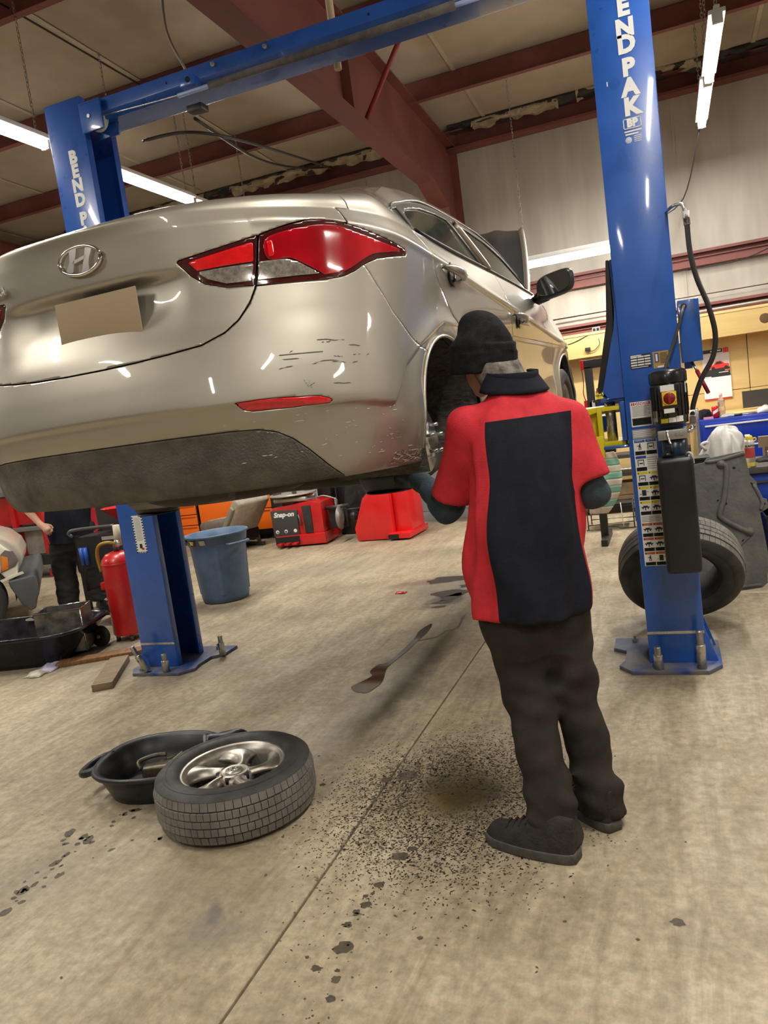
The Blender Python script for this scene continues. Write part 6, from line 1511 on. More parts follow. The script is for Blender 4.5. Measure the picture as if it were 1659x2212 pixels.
# ------------------------------------------------------------------ spare tyre leaning against the right post from behind
ST = thing('loose_tyre', 'used tyre leaning against the back of the right post', 'tyre', (-.03,4.82,0))
M = Matrix.Translation((0,-.12,.345)) @ Matrix.Rotation(R(90+33),4,'X')
tyre_parts(ST, .345, .225, .215, M)
MB().lathe([(.214,-.09),(.20,-.08),(.195,.0),(.20,.08),(.214,.09)],(0,0,0),'z',48).xf(M).build('bead_lining', mat('inner_rubber', (.02,.019,.018), .8), ST)
# ------------------------------------------------------------------ oil drips, speckles and puddle
OIL = mat('dark_oil', (.030,.024,.018), .28, var=.4, vscale=30); OILD = mat('soaked_oil_stain', (.085,.068,.046), .6, var=.3, vscale=30)
def blob(o, x, y, r_, rnd, z=.0006, n_=9, asp=1., ang=0):
    P = []; 
    for k in range(n_):
        t = 2*PI*k/n_; q = r_*(1+rnd.uniform(-.25,.25)); a, b = q*math.cos(t)*asp, q*math.sin(t); P.append((x+a*math.cos(ang)-b*math.sin(ang), y+a*math.sin(ang)+b*math.cos(ang), z))
    o.add(P, [tuple(range(n_))], False)
def stuff(o, name, m, label, cat):
    ob = o.build(name, m, weld=False, recalc=False); ob['kind'] = 'stuff'; return tag(ob, label, cat)
rd = random.Random(5); o = MB()
drops = [(-.981,1.764,.024),(-1.024,1.675,.013),(-.952,1.647,.012),(-.938,1.582,.013),(-.962,1.678,.007),(-.988,1.953,.015),(-1.004,1.917,.011),(-.98,2.053,.016),(-1.009,1.858,.012),(-1.001,1.907,.008),(-1.003,1.993,.008),(-.987,2.009,.006),(-.964,2.212,.022),(-1.123,2.763,.036),(-1.198,2.718,.024),(-.099,2.016,.017),(-.777,1.84,.008),(-.395,1.972,.005),(-.199,1.931,.005),(-.939,2.261,.015),(-1.456,2.657,.012),(-1.069,1.711,.006)]
for x, y, r_ in drops: blob(o, x, y, r_, rd, asp=1.15, n_=14)
left = [(-2.215,2.288),(-2.202,2.342),(-2.348,2.188),(-2.24,1.999),(-2.218,1.877),(-2.23,1.836),(-2.232,1.797),(-2.197,1.724),(-2.24,2.058),(-2.226,2.154),(-2.076,2.107),(-2.185,2.38),(-2.162,1.939),(-1.926,2.2),(-2.264,2.172)]
for x, y in left:
    blob(o, x, y, rd.uniform(.008,.021), rd, asp=1.5, ang=rd.uniform(0,3), n_=12)
    for _ in range(3): blob(o, x+rd.gauss(0,.04), y+rd.gauss(0,.05), rd.uniform(.003,.011), rd, asp=1.3, ang=rd.uniform(0,3))
for _ in range(90): blob(o, rd.gauss(-.98,.07), rd.uniform(1.5,2.3), rd.uniform(.0012,.004), rd, n_=6)
for _ in range(60): blob(o, rd.uniform(-2.6,.5), rd.uniform(1.5,4.5), rd.uniform(.0015,.006), rd, n_=6, asp=1.6, ang=rd.uniform(0,3))
stuff(o, 'oil_drips', OILD, 'trail of dark oil drips across the concrete floor', 'oil drips')
o = MB(); cnt = 0
while cnt < 11500:
    a = rd.uniform(0,2*PI); q = abs(rd.gauss(.29,.14)); 
    if q < .10: continue
    x = -.90+q*math.cos(a)*.95+.05*rd.gauss(0,1); y = 2.59+q*math.sin(a)*1.12+.05*rd.gauss(0,1)
    blob(o, x, y, rd.uniform(.0012,.0034), rd, n_=5, asp=rd.uniform(1.2,2.6), ang=rd.uniform(0,3.14), z=.0008); cnt += 1
stuff(o, 'oil_speckles', OILD, 'ring of fine oil-soaked specks around the spill by the mechanic', 'oil specks')
pud = [(-1.768,3.713),(-1.768,3.759),(-1.716,3.891),(-1.755,3.968),(-1.75,4.085),(-1.71,4.111),(-1.688,4.249),(-1.68,4.566),(-1.695,4.751),(-1.653,4.906),(-1.628,4.711),(-1.637,4.531),(-1.645,4.333),(-1.658,4.191),(-1.67,4.03),(-1.634,3.877),(-1.617,3.781),(-1.628,3.712),(-1.648,3.645),(-1.717,3.656)]
pc = np.array(rounded(pud,4)); ctr = np.array((-1.69,4.0)); po = MB(); n_ = len(pc)
po.add([(*(p-ctr),.0022) for p in pc*1.0]+[(*((p-ctr)),.0003) for p in pc], [tuple(range(n_))]+[(i,n_+i,n_+(i+1) % n_,(i+1) % n_) for i in range(n_)], False)
PUD = po.build('oil_puddle', mat('wet_brown_oil', (.035,.022,.012), .04, spec=.8), weld=False); PUD.location = (ctr[0],ctr[1],0); tag(PUD, 'long narrow brown puddle of fluid on the floor under the car', 'puddle')
o = MB(); cr = smoothpts([(-1.637,4.531,0),(-1.531,4.603,0),(-1.504,4.733,0),(-1.441,4.778,0),(-1.466,5.089,0),(-1.373,5.174,0),(-1.2,5.3,0)],6)
P = []
for k, p in enumerate(cr): w_ = .006+.014*abs(math.sin(k*.9))*(1-k/len(cr)); P += [(p.x-w_*.6,p.y-w_,.001),(p.x+w_*.6,p.y+w_,.001)]
o.add(P, [(2*k,2*k+1,2*k+3,2*k+2) for k in range(len(cr)-1)]); CR = o.build('fluid_run', OIL, weld=False); tag(CR, 'thin dark run of fluid leading from the puddle towards the mechanic', 'puddle')
o = MB()
for x, y, r_, a in ((-1.742,5.456,.05,.3),(-1.75,5.72,.10,.2),(-1.70,5.60,.07,1.),(-1.73,5.33,.035,.2),(-1.62,5.95,.06,.1),(-1.9,6.2,.12,.3),(-1.5,5.9,.05,.5)): blob(o, x, y, r_, rd, asp=1.7, ang=a, n_=16, z=.0012)
stuff(o, 'oil_pools', OIL, 'scattered small dark oil pools on the floor beyond the puddle', 'oil pools')
BR = rag('small red shred of plastic on the floor beyond the puddle', (-2.19,5.80,0), (.09,.05,.02), REDP, 9, cat='scrap', name='scrap', n_=8)
# ================================================================== BACKGROUND
# ------------------------------------------------------------------ cream pickup at the left edge
TR = thing('pickup_truck', 'cream white pickup truck at the left edge, front corner showing', 'truck', (-5.55,5.20,0), R(43))
CREAM = mat('cream_truck_paint', (.72,.70,.57), .3, coat=.6, var=.04)
# local: +x forward, body from y=0 (near side) to y=1.75; x=0 at the front
prof = [(-.10,.44),(-.02,.50),(0,.60),(-.03,.70),(-.12,.80),(-.30,.885),(-.62,.945),(-1.20,1.00),(-1.50,1.03),(-2.0,1.50),(-2.15,1.56),(-3.1,1.58),(-3.25,1.50),(-3.3,1.0),(-4.9,1.0),(-4.95,.45),(-.75,.36)]
arcp = [(-.44+.36*math.cos(t), .31+.36*math.sin(t)) for t in [PI*k/14 for k in range(15)]]
body = [(-.10,.44),(-.02,.50),(0,.60),(-.03,.70),(-.12,.80),(-.30,.885),(-.62,.945),(-1.20,1.00),(-1.50,1.03),(-2.0,1.50),(-2.15,1.56),(-3.1,1.58),(-3.25,1.50),(-3.3,1.0),(-4.9,1.0),(-4.95,.42),(-.805,.36)]+[p for p in arcp[::-1] if p[1] > .40]
MB().prism(body, .0, 1.72, 'xz').build('body', CREAM, TR, bevel=.035, bseg=3)
MB().b2((-.9,.02,.30),(-.15,.30,.68)).build('wheel_arch', GAP, TR) if False else None
MB().grid(lambda u, v: (-.44+.365*math.cos(-.15+(PI+.3)*u), .02+.28*v, .31+.365*math.sin(-.15+(PI+.3)*u)), 30, 3).build('wheel_arch_liner', GAP, TR)
HLx = MB().prism([(-.155,.535),(-.03,.575),(.006,.62),(-.025,.705),(-.085,.735),(-.13,.70)], -.006, .06, 'xz').build('corner_lamp', mat('lamp_smoke', (.16,.13,.13), .12, coat=1.), TR, bevel=.004)
MB().prism([(-.145,.55),(-.085,.565),(-.075,.665),(-.125,.69)], -.010, .0, 'xz').build('amber_marker', mat('amber_lens', (.75,.21,.02), .2, coat=1.), HLx, bevel=.002)
MB().prism([(-.17,.475),(.02,.52),(.03,.50),(-.16,.455)], -.012, .02, 'xz').build('trim_strip', CREAM, TR)
MB().prism([(-.11,.455),(.11,.475),(.125,.44),(.125,.30),(.09,.24),(.075,.17),(.02,.155),(.0,.20),(-.03,.22),(-.10,.40)], -.03, 1.75, 'xz').build('bumper', mat('grey_bumper_plastic', (.085,.09,.095), .6, var=.1), TR, bevel=.025, bseg=3)
M = Matrix.Translation((-.44,.10,.305)) @ Matrix.Rotation(PI/2,4,'X')
tw = bpy.data.objects.new('front_wheel', None); COL.objects.link(tw); tw.parent = TR
tyre_parts(tw, .305, .20, .195, M, tread=False, sm=mat('clean_tyre', (.03,.03,.032), .6))
MB().lathe([(.197,-.05),(.19,.02),(.198,.085),(.185,.09),(.17,.06),(.10,.05),(.06,.075),(0,.078)],(0,0,0),'z',44).xf(M).build('alloy_rim', mat('grey_alloy', (.38,.38,.39), .35, .7), tw)
for k in range(5):
    t = 2*PI*k/5+.4; MB().box((.125*math.cos(t),.125*math.sin(t),.058),(.10,.035,.03),rz=t).xf(M).build('spoke', mat('grey_alloy'), tw, bevel=.008)
    t += .63; MB().lathe([(0,.0),(.026,.0)],(.135*math.cos(t),.135*math.sin(t),.062),'z',16).xf(M).build('opening', GAP, tw)
M2 = Matrix.Translation((-3.9,.10,.305)) @ Matrix.Rotation(PI/2,4,'X'); tyre_parts(tw, .305, .20, .195, M2, tread=False, sm=mat('clean_tyre'))
MB().prism([(-1.62,1.06),(-2.02,1.45),(-2.12,1.49),(-3.0,1.50),(-3.1,1.06)], -.004, .004, 'xz').build('side_glass', GLASS, TR)
# red rack and bench deep left
RK = thing('steel_rack', 'red and grey steel rack far behind the worker', 'rack', (-7.95,7.6,0))
for x in (-.5,-.05,.42): MB().b2((x-.035,-.05,0),(x+.035,.05,1.5)).build('upright', REDP if x > -.3 else mat('grey_upright', (.14,.14,.14), .5), RK)
for z in (.12,.62,1.1): MB().b2((-.55,-.10,z),(.55,.30,z+.05)).build('beam', mat('grey_steel_bar', (.25,.24,.23), .45, .5), RK, bevel=.004)
MB().b2((-.46,.05,.18),(.40,.28,.60)).build('back_sheet', mat('dirty_white_sheet', (.42,.39,.36), .6, var=.25, vscale=4), RK); MB().b2((-.3,-.09,.17),(.5,.2,.30)).build('dark_crate', BLACKP, RK, bevel=.01); MB().b2((-.42,-.02,.70),(.38,.24,1.08)).build('red_crate', REDP, RK, bevel=.01)
# ------------------------------------------------------------------ orange tool cabinets
ORG = mat('orange_cabinet', (.90,.16,.008), .35, coat=.3)
def cabinet(label, x, y, w, h, rows, wheels=True):
    t = thing('tool_cabinet', label, 'tool cabinet', (x,y,0), 0, 'orange tool cabinets')
    MB().b2((-w/2,0,.12),(w/2,.45,h)).build('body', BLACKP, t, bevel=.006)
    z0 = .15
    for k in range(rows):
        a = z0+(h-.02-z0)*k/rows; b = z0+(h-.02-z0)*(k+1)/rows-.012
        D_ = MB().b2((-w/2+.012,-.018,a),(w/2-.012,.0,b)).build('drawer', ORG, t, bevel=.004)
        if rows > 1: MB().b2((-w/2+.03,-.03,b-.028),(w/2-.03,-.018,b-.012)).build('pull', mat('orange_pull', (.75,.12,.01), .3, .2), D_, bevel=.003)
    for sx in (-1,1): MB().cyl((sx*(w/2-.06),.08,.05),(sx*(w/2-.06)+.03,.08,.05),.05).build('caster', RUBBER, t)
    return t
cabinet('short orange drawer cabinet beside the left post', -6.53, 9.15, .42, .62, 3); cabinet('wide plain orange cabinet behind the car seat', -5.96, 9.12, .62, .66, 1); cabinet('orange cabinet half hidden behind the tyre changer', -5.40, 9.2, .50, .75, 2)
YT = MB().lathe([(0,0),(.075,0),(.08,.01),(.08,.028),(.06,.034),(0,.034)],(0,0,0),'z',24).build('tape_roll', YELLOW); YT.location = (-6.18,9.28,.662); tag(YT, 'yellow roll lying on top of the plain orange cabinet', 'tape roll')
# ------------------------------------------------------------------ removed car seat
SEATM = mat('grey_beige_fabric', (.40,.35,.285), .9, var=.12, vscale=14, bump=.3, bscale=150); SEATS = mat('brown_grey_vinyl', (.17,.135,.105), .7, var=.2, vscale=10)
CS = thing('car_seat', 'removed beige cloth car seat lying reclined by the orange cabinets', 'car seat', (-5.44,8.64,0), R(-22))
def pad(sz, c, rot, m, nm, par, bev=.05): 
    o = MB().box((0,0,0), sz).xf(Matrix.Translation(c) @ Matrix.Rotation(rot,4,'Y')).build(nm, m, par, bevel=bev, bseg=4); return o
CU = pad((.52,.50,.16), (-.18,0,.33), R(-6), SEATS, 'cushion', CS, .06); pad((.40,.28,.03), (-.18,0,.405), R(-6), SEATM, 'cushion_insert', CU, .012)
BK = pad((.16,.50,.60), (.27,0,.45), R(42), SEATM, 'backrest', CS, .06); pad((.03,.26,.46), (.205,0,.50), R(42), mat('light_insert', (.50,.46,.40), .9), 'back_insert', BK, .012)
pad((.07,.04,.42), (.25,-.27,.42), R(42), mat('seat_bolster', (.27,.24,.20), .8), 'side_bolster', CS, .018)
MB().b2((-.40,-.24,.10),(.20,.24,.25)).build('base_frame', BLACKP, CS, bevel=.02)
for y in (-.22,.22): MB().b2((-.44,y-.025,.0),(.28,y+.025,.05)).build('rail', DSTEEL, CS, bevel=.006); MB().prism([(-.36,.05),(-.30,.05),(-.25,.12),(-.40,.12)], y-.01, y+.01, 'xz').build('bracket', STEEL, CS); MB().prism([(.16,.05),(.22,.05),(.20,.14),(.10,.14)], y-.01, y+.01, 'xz').build('bracket', STEEL, CS)
MB().lathe([(0,0),(.03,0),(.032,.012),(0,.014)],(.16,-.262,.24),'y',18).build('recline_knob', BLACKP, CS)
# ------------------------------------------------------------------ tyre changer
TCH = thing('tyre_changer', 'red and black tyre changing machine with a round turntable', 'tyre changer', (-4.43,8.62,0), R(4))
MB().b2((-.30,-.22,.02),(.36,.34,.15)).build('plinth', REDP, TCH, bevel=.008)
MB().b2((-.30,-.235,.04),(.02,-.215,.14)).build('pedal_recess', GAP, TCH)
for x in (-.22,-.12,-.02): MB().b2((x-.03,-.33,.05),(x+.03,-.22,.07)).build('pedal', REDP, TCH, bevel=.004)
MB().prism([(-.32,.14),(.34,.14),(.34,.52),(.20,.55),(-.32,.50)], -.18, .32, 'xz').build('cabinet', REDP, TCH, bevel=.01)
FP = MB().prism([(-.325,.145),(.02,.145),(.025,.46),(-.33,.475)], -.205, -.18, 'xz').build('front_panel', mat('charcoal_panel', (.045,.045,.045), .5), TCH, bevel=.008)
text('brand_lettering', 'Snap-on', .083, WHITEP, basis((-.155,-.2065,.415),(1,0,0),(0,0,1)), FP, extr=.001, offset=.0035, shear=.25)
for k, x in enumerate((-.27,-.155,-.03)): MB().lathe([(0,0),(.022,0),(.024,.001)],(x,-.2055,.205),'y',16).build('control_symbol', WHITEP, FP); MB().b2((x-.004-.008*k,-.2075,.19),(x+.012,-.2065,.215)).build('symbol_mark', mat('charcoal_panel'), FP) if k < 2 else None
MB().prism([(.10,.16),(.20,.16),(.205,.50),(.09,.50)], -.20, -.185, 'xz').build('side_guard', RUBBER, TCH, bevel=.004)
MB().cyl((.035,-.20,.40),(.065,-.21,.26),.012).build('slot_lever', DSTEEL, TCH)
TT_ = MB().lathe([(0,.0),(.29,.0),(.30,.012),(.29,.022),(.08,.03),(0,.03)],(-.10,.05,.63),'z',40).build('turntable', mat('cream_steel', (.48,.45,.38), .4, .5), TCH)
for k in range(4):
    t = PI/2*k+.5; MB().box((-.10+.20*math.cos(t),.05+.20*math.sin(t),.685),(.11,.05,.06),rz=t).build('jaw', DSTEEL, TT_, bevel=.008)
MB().cyl((-.10,.05,.50),(-.10,.05,.63),.16).build('gearbox', DSTEEL, TCH); MB().cyl((-.30,-.10,.58),(.15,-.14,.58),.028).build('clamp_cylinder', mat('cream_steel'), TCH); MB().cyl((-.28,.16,.585),(.16,.14,.585),.028).build('clamp_cylinder', mat('cream_steel'), TCH)
MB().b2((.16,.22,.50),(.34,.40,1.55)).build('tower', BLACKP, TCH, bevel=.015); MB().b2((-.02,.26,1.50),(.30,.36,1.60)).build('swing_arm', BLACKP, TCH, bevel=.01); MB().cyl((.0,.31,.95),(.0,.31,1.6),.025).build('tool_post', STEEL, TCH)
MB().b2((.36,.0,.16),(.60,.03,.40)).xf(Matrix.Identity(4)).build('bead_breaker_pad', RUBBER, TCH, bevel=.01); MB().lathe([(0,0),(.14,0),(.15,.02),(.05,.05),(0,.05)],(.52,-.08,.30),'x',24).build('bead_shovel', mat('grey_cast', (.30,.29,.27), .5, .6), TCH); MB().cyl((.30,-.02,.42),(.66,-.06,.44),.022).build('breaker_arm', DSTEEL, TCH)
MB().tube(smoothpts([(.20,.1,.56),(.34,-.02,.58),(.48,.0,.52),(.45,.1,.45)],5), .007, 6).build('air_line', mat('clear_line', (.5,.5,.48), .4), TCH)
# ------------------------------------------------------------------ wheel balancer
WB_ = thing('wheel_balancer', 'bright red wheel balancer cabinet with low step', 'wheel balancer', (-3.36,8.62,0), R(-3))
BR_ = mat('bright_red_cabinet', (.68,.012,.014), .35, coat=.4, var=.06)
MB().prism([(-.27,.01),(.21,.01),(.21,.60),(.10,.60),(.02,.72),(-.05,.60),(-.14,.52),(-.29,.16)], -.20, .06, 'xz').build('housing', BR_, WB_, bevel=.01)
MB().prism([(.21,.01),(.42,.01),(.42,.56),(.21,.60)], -.12, .30, 'xz').build('rear_cabinet', BR_, WB_, bevel=.01)
STP = MB().b2((.16,-.28,.02),(.44,.36,.085)).build('step', BR_, WB_, bevel=.008); MB().b2((.17,-.285,.025),(.30,-.278,.075)).build('step_opening', GAP, STP)
MB().cyl((-.05,-.06,.78),(-.30,-.06,.80),.03).build('shaft', DSTEEL, WB_); MB().lathe([(0,0),(.04,0),(.065,.06),(.07,.10),(0,.10)],(-.27,-.05,.30),'x',20,rot=Matrix.Rotation(PI,3,'Z')).build('cone', BLACKP, WB_)
MB().b2((.33,-.005,.53),(.37,.0,.55)).build('tag', WHITEP, WB_)
MB().prism([(-.30,.82),(.08,.80),(.04,.62),(-.16,.40),(-.22,.44),(-.14,.58),(-.20,.62),(-.34,.45),(-.42,.48),(-.40,.62)], -.12, -.08, 'xz').build('hood_bracket', BLACKP, WB_, bevel=.006)
MB().b2((-.30,.20,.95),(.35,.26,1.35)).build('display', BLACKP, WB_, bevel=.01); MB().cyl((.1,.22,.55),(.1,.22,1.0),.02).build('display_post', DSTEEL, WB_)
BD = thing('black_drum', 'black plastic drum standing behind the tyre changer', 'drum', (-3.98,9.28,0)); MB().lathe([(0,0),(.22,0),(.23,.02),(.23,.62),(.21,.68),(.10,.70),(0,.70)],(0,0,0),'z',32).build('shell', BLACKP, BD); MB().lathe([(.232,.30),(.238,.31),(.238,.33),(.232,.34)],(0,0,0),'z',32).build('hoop', BLACKP, BD)
OT = MB().b2((-.03,-.02,-.05),(.03,.0,.05)).build('wall_outlet', GREYW, bevel=.006); OT.location = (-3.05,9.68,.42); tag(OT, 'grey electrical outlet low on the far wall right of the balancer', 'outlet')
# ------------------------------------------------------------------ right-hand work area
CHB = mat('royal_blue_chest', (.008,.035,.36), .3, coat=.3)
TCst = thing('tool_chest', 'royal blue tool chest under the wall calendar', 'tool chest', (.95,8.2,0))
MB().b2((-.72,.0,.06),(.75,.5,.985)).build('body', CHB, TCst, bevel=.008); MB().b2((-.735,-.012,.05),(-.71,.5,.98)).build('corner_post', mat('grey_post', (.22,.21,.19), .4, .5), TCst)
for k in range(4): D_ = MB().b2((-.69,-.016,.10+.215*k),(.73,.0,.305+.215*k)).build('drawer', CHB, TCst, bevel=.004); MB().b2((-.66,-.03,.268+.215*k),(.70,-.016,.283+.215*k)).build('pull', mat('white_pull', (.75,.75,.72), .4), D_, bevel=.003)
def small(name, label, cat, loc, parts, rz=0):
    t = thing(name, label, cat, loc, rz)
    for nm, mb, m in parts: mb.build(nm, m, t)
    return t
small('drink_can', 'pale drink can at the left end of the blue tool chest', 'can', (.215,8.28,.986), [('can', MB().lathe([(0,0),(.026,0),(.033,.008),(.033,.105),(.027,.118),(0,.118)],(0,0,0),'z',24), mat('can_pale', (.55,.50,.47), .35, .4, var=.2, vscale=30)), ('ring', MB().lathe([(.027,.118),(.029,.122),(.025,.122)],(0,0,0),'z',24), STEEL)])
small('drink_can', 'red cola can standing on the blue tool chest', 'can', (.40,8.32,.986), [('can', MB().lathe([(0,0),(.026,0),(.033,.008),(.033,.105),(.027,.118),(0,.118)],(0,0,0),'z',24), mat('can_red', (.55,.01,.02), .3, .2)), ('band', MB().grid(lambda u, v: (.0335*math.cos(-2.3+1.6*u), .0335*math.sin(-2.3+1.6*u), .035+.03*v+.03*u), 10, 1), WHITEP)])
small('plastic_bottle', 'clear plastic bottle with pink cap ring beside the cola can', 'bottle', (.46,8.34,.986), [('bottle', MB().lathe([(0,0),(.03,0),(.033,.01),(.033,.10),(.030,.115),(.033,.13),(.033,.155),(.014,.20),(.013,.215)],(0,0,0),'z',24), mat('clear_pet', (.8,.76,.74), .08, trans=.85, ior=1.3)), ('cap', MB().lathe([(.015,.213),(.015,.235),(0,.236)],(0,0,0),'z',18), mat('pink_cap', (.6,.35,.36), .4)), ('neck_ring', MB().lathe([(.033,.15),(.0345,.155),(.033,.16)],(0,0,0),'z',18), mat('pink_cap'))])
small('baseball_hat', 'black cloth hat lying between the cans on the tool chest', 'hat', (.305,8.47,.986), [('crown', MB().lathe([(.07,0),(.068,.05),(.05,.085),(0,.095)],(0,0,0),'z',20), KNIT), ('brim', MB().grid(lambda u, v: ((.07+.05*v)*math.cos(-2.4+1.6*u), (.07+.05*v)*math.sin(-2.4+1.6*u), .004), 10, 2), KNIT)])
small('pink_box', 'flat pink packet at the front of the blue tool chest', 'box', (.33,8.235,.986), [('packet', MB().b2((-.045,-.015,0),(.045,.015,.022)), mat('pink_pack', (.70,.30,.40), .5))])
rag('crumpled grey gloves on the blue tool chest', (.52,8.27,.986), (.16,.10,.06), mat('grey_glove', (.28,.26,.24), .8, var=.2), 12, cat='gloves', name='gloves', n_=10)
rag('crumpled clear bag at the right on the tool chest', (.84,8.3,.986), (.16,.12,.10), mat('greyish_plastic', (.42,.40,.38), .4), 17, cat='bag', name='plastic_wrap', n_=12)
small('wrench', 'dark wrench lying along the top of the tool chest', 'tool', (.66,8.26,.988), [('shaft', MB().b2((-.11,-.008,0),(.11,.008,.008)), DSTEEL), ('jaw', MB().lathe([(.008,0),(.018,0),(.018,.009),(.008,.009)],(.12,0,0),'z',14), DSTEEL)], R(8))
small('screwdriver', 'thin dark screwdriver beside the wrench on the chest', 'tool', (.63,8.22,.986), [('handle', MB().cyl((-.07,0,.011),(.0,0,.011),.011,seg=10), BLACKP), ('blade', MB().cyl((0,0,.011),(.09,0,.011),.003,seg=8), STEEL)], R(-6))
small('monitor', 'dark flat panel standing at the back right of the bench', 'monitor', (1.05,9.2,.986), [('panel', MB().b2((-.33,-.02,.02),(.33,.02,.20)), mat('dark_screen', (.045,.042,.038), .35)), ('foot', MB().b2((-.1,-.06,0),(.1,.06,.02)), BLACKP)])
structure_bench = thing('rear_bench', 'wooden bench behind the blue tool chest', 'bench', (1.6,9.2,0)); MB().b2((-1.5,-.42,.94),(2.2,.45,.985)).build('top', PLYD, structure_bench, bevel=.005); 
for x in (-1.4,.4,2.1): MB().b2((x-.04,-.38,0),(x+.04,-.30,.94)).build('leg', PLYD, structure_bench)
# calendar
CAL = thing('wall_calendar', 'wall calendar with a red sports car picture above the tool chest', 'calendar', (.515,9.672,1.12))
MB().b2((-.145,-.004,.255),(.14,.0,.57)).build('picture_sheet', mat('sky_print', (.62,.52,.40), .6, col2=(.40,.36,.44), vscale=2.5, stretch=(.3,1,2.5)), CAL); MB().b2((-.148,-.006,0),(.142,.0,.252)).build('date_sheet', mat('paper', (.82,.80,.77), .6), CAL)
def flat(nm, poly, m, lay): MB().prism(poly, -.0042-.0006*lay, -.004, 'xz').build(nm, m, CAL)
flat('title_bar', [(-.143,.525),(.075,.525),(.075,.565),(-.143,.565)], MK, 1); flat('corner_badge', [(.08,.515),(.138,.515),(.138,.57),(.08,.57)], MR, 1); flat('road', [(-.143,.258),(.138,.258),(.138,.355),(-.143,.335)], MK, 1)
flat('printed_car', [(-.075,.345),(-.07,.375),(-.03,.39),(.0,.425),(.05,.43),(.09,.395),(.13,.39),(.135,.36),(.12,.35)], mat('print_red', (.70,.03,.02), .5), 2); flat('printed_glass', [(-.015,.392),(.005,.418),(.045,.422),(.07,.395)], MK, 3)
for x in (-.035,.10): MB().lathe([(0,0),(.018,0),(.019,.0004)],(x,-.0062,.352),'y',18).build('printed_wheel', MK, CAL)
flat('title_print', [(-.05,.538),(.06,.541),(.06,.552),(-.05,.55)], MW, 2); flat('caption', [(.02,.295),(.12,.297),(.12,.304),(.02,.302)], MW, 2); flat('orange_badge', [(.085,.312),(.135,.314),(.135,.328),(.085,.326)], MO, 2); flat('month_strip', [(-.145,.252),(.14,.252),(.14,.272),(-.145,.272)], MK, 2); flat('month_print', [(-.135,.256),(-.06,.256),(-.06,.264),(-.135,.264)], MW, 3); flat('red_foot', [(-.148,.0),(.142,.0),(.142,.014),(-.148,.014)], MR, 5)
CV = MB().b2((-.012,-.012,-.09),(.012,.0,.09)).build('paper_holder', mat('grey_clip', (.35,.33,.30), .5), bevel=.002); CV.location = (.50,9.67,1.78); tag(CV, 'grey strip hanging above the wall calendar', 'strip')
# ------------------------------------------------------------------ nearer blue bench with clutter
BN = thing('work_bench', 'blue cabinet bench behind the leaning splash shield', 'bench', (.62,6.25,0))
MB().b2((-.55,-.2,.10),(.75,.45,.69)).build('cabinet', mat('bench_blue', (.01,.06,.42), .35, var=.15), BN, bevel=.008); BT = MB().b2((-.60,-.24,.69),(.80,.48,.735)).build('top', mat('grimy_top', (.04,.037,.033), .5, col2=(.10,.09,.075), vscale=12), BN, bevel=.006)
for k in range(3): D_ = MB().b2((-.50,-.215,.14+.175*k),(.70,-.20,.305+.175*k)).build('drawer', mat('bench_blue'), BN, bevel=.004); MB().b2((-.3,-.235,.27+.175*k),(.5,-.215,.285+.175*k)).build('pull', DSTEEL, D_)
for x in (-.45,.65): MB().lathe([(0,-.02),(.045,-.02),(.05,0),(.045,.02),(0,.02)],(x,-.1,.05),'x',20).build('caster', RUBBER, BN)
BG = thing('plastic_bag', 'crumpled white plastic bag on the work bench', 'bag', (.31,6.36,.735))
def bagf(u, v):
    t = 2*PI*u; ph = PI*v*.5; r_ = 1+.16*math.sin(3*t+2*v)+.10*math.sin(7*t-4*v)+.07*math.sin(13*t+9*v)
    x = .15*math.cos(t)*math.cos(ph)**.6*r_+.05*math.sin(ph); y = .10*math.sin(t)*math.cos(ph)**.6*r_; z = .27*math.sin(ph)*(1+.10*math.sin(2*t))+.012*math.sin(9*t+5*v)*math.sin(ph*2)
    return (x, y, max(0, z))
MB().grid(bagf, 60, 22).build('bag', mat('white_film', (.72,.70,.66), .35, var=.08), BG); MB().tube(smoothpts([(-.09,-.02,.13),(-.12,-.02,.17),(-.08,-.01,.185),(-.05,0,.16)],5), .012, 8).build('handle_loop', mat('white_film'), BG)
def spraycan(label, loc, body, cap, h=.19, r_=.03, band=None, rz=0, txt=None, tcol=None):
    t = thing('spray_can', label, 'spray can', loc, rz)
    C_ = MB().lathe([(0,0),(r_,0),(r_,h*.80),(r_*.85,h*.86),(r_*.5,h*.88)],(0,0,0),'z',24).build('can', body, t)
    for a, b, m in band or []: MB().lathe([(r_*1.01,h*a),(r_*1.015,h*(a+.01)),(r_*1.015,h*(b-.01)),(r_*1.01,h*b)],(0,0,0),'z',24).build('label_band', m, C_)
    MB().lathe([(r_*.72,h*.84),(r_*.72,h*.97),(r_*.55,h),(0,h)],(0,0,0),'z',18).build('cap', cap, t)
    if txt: text('label_lettering', txt[0], txt[1], tcol, basis((0,-r_*1.05,h*txt[2]),(1,0,0),(0,0,1)), C_, extr=.0005, offset=.0008, shear=.2)
    return t
PBs = spraycan("spray can with red label and yellow cap at the bench's front edge", (.495,6.06,.735), mat('can_white', (.65,.62,.58), .35, .3), mat('cap_yellow', (.70,.55,.03), .4), .225, .033, [(.30,.62,mat('label_red', (.45,.06,.05), .4)),(.03,.16,mat('label_yellow', (.6,.5,.08), .4))], txt=('BLASTER',.017,.68), tcol=MK)
MB().tube(smoothpts([(.02,0,.20),(.04,0,.205),(.045,0,.19),(.03,0,.18)],4), .005, 8).build('trigger', mat('cap_yellow'), PBs)
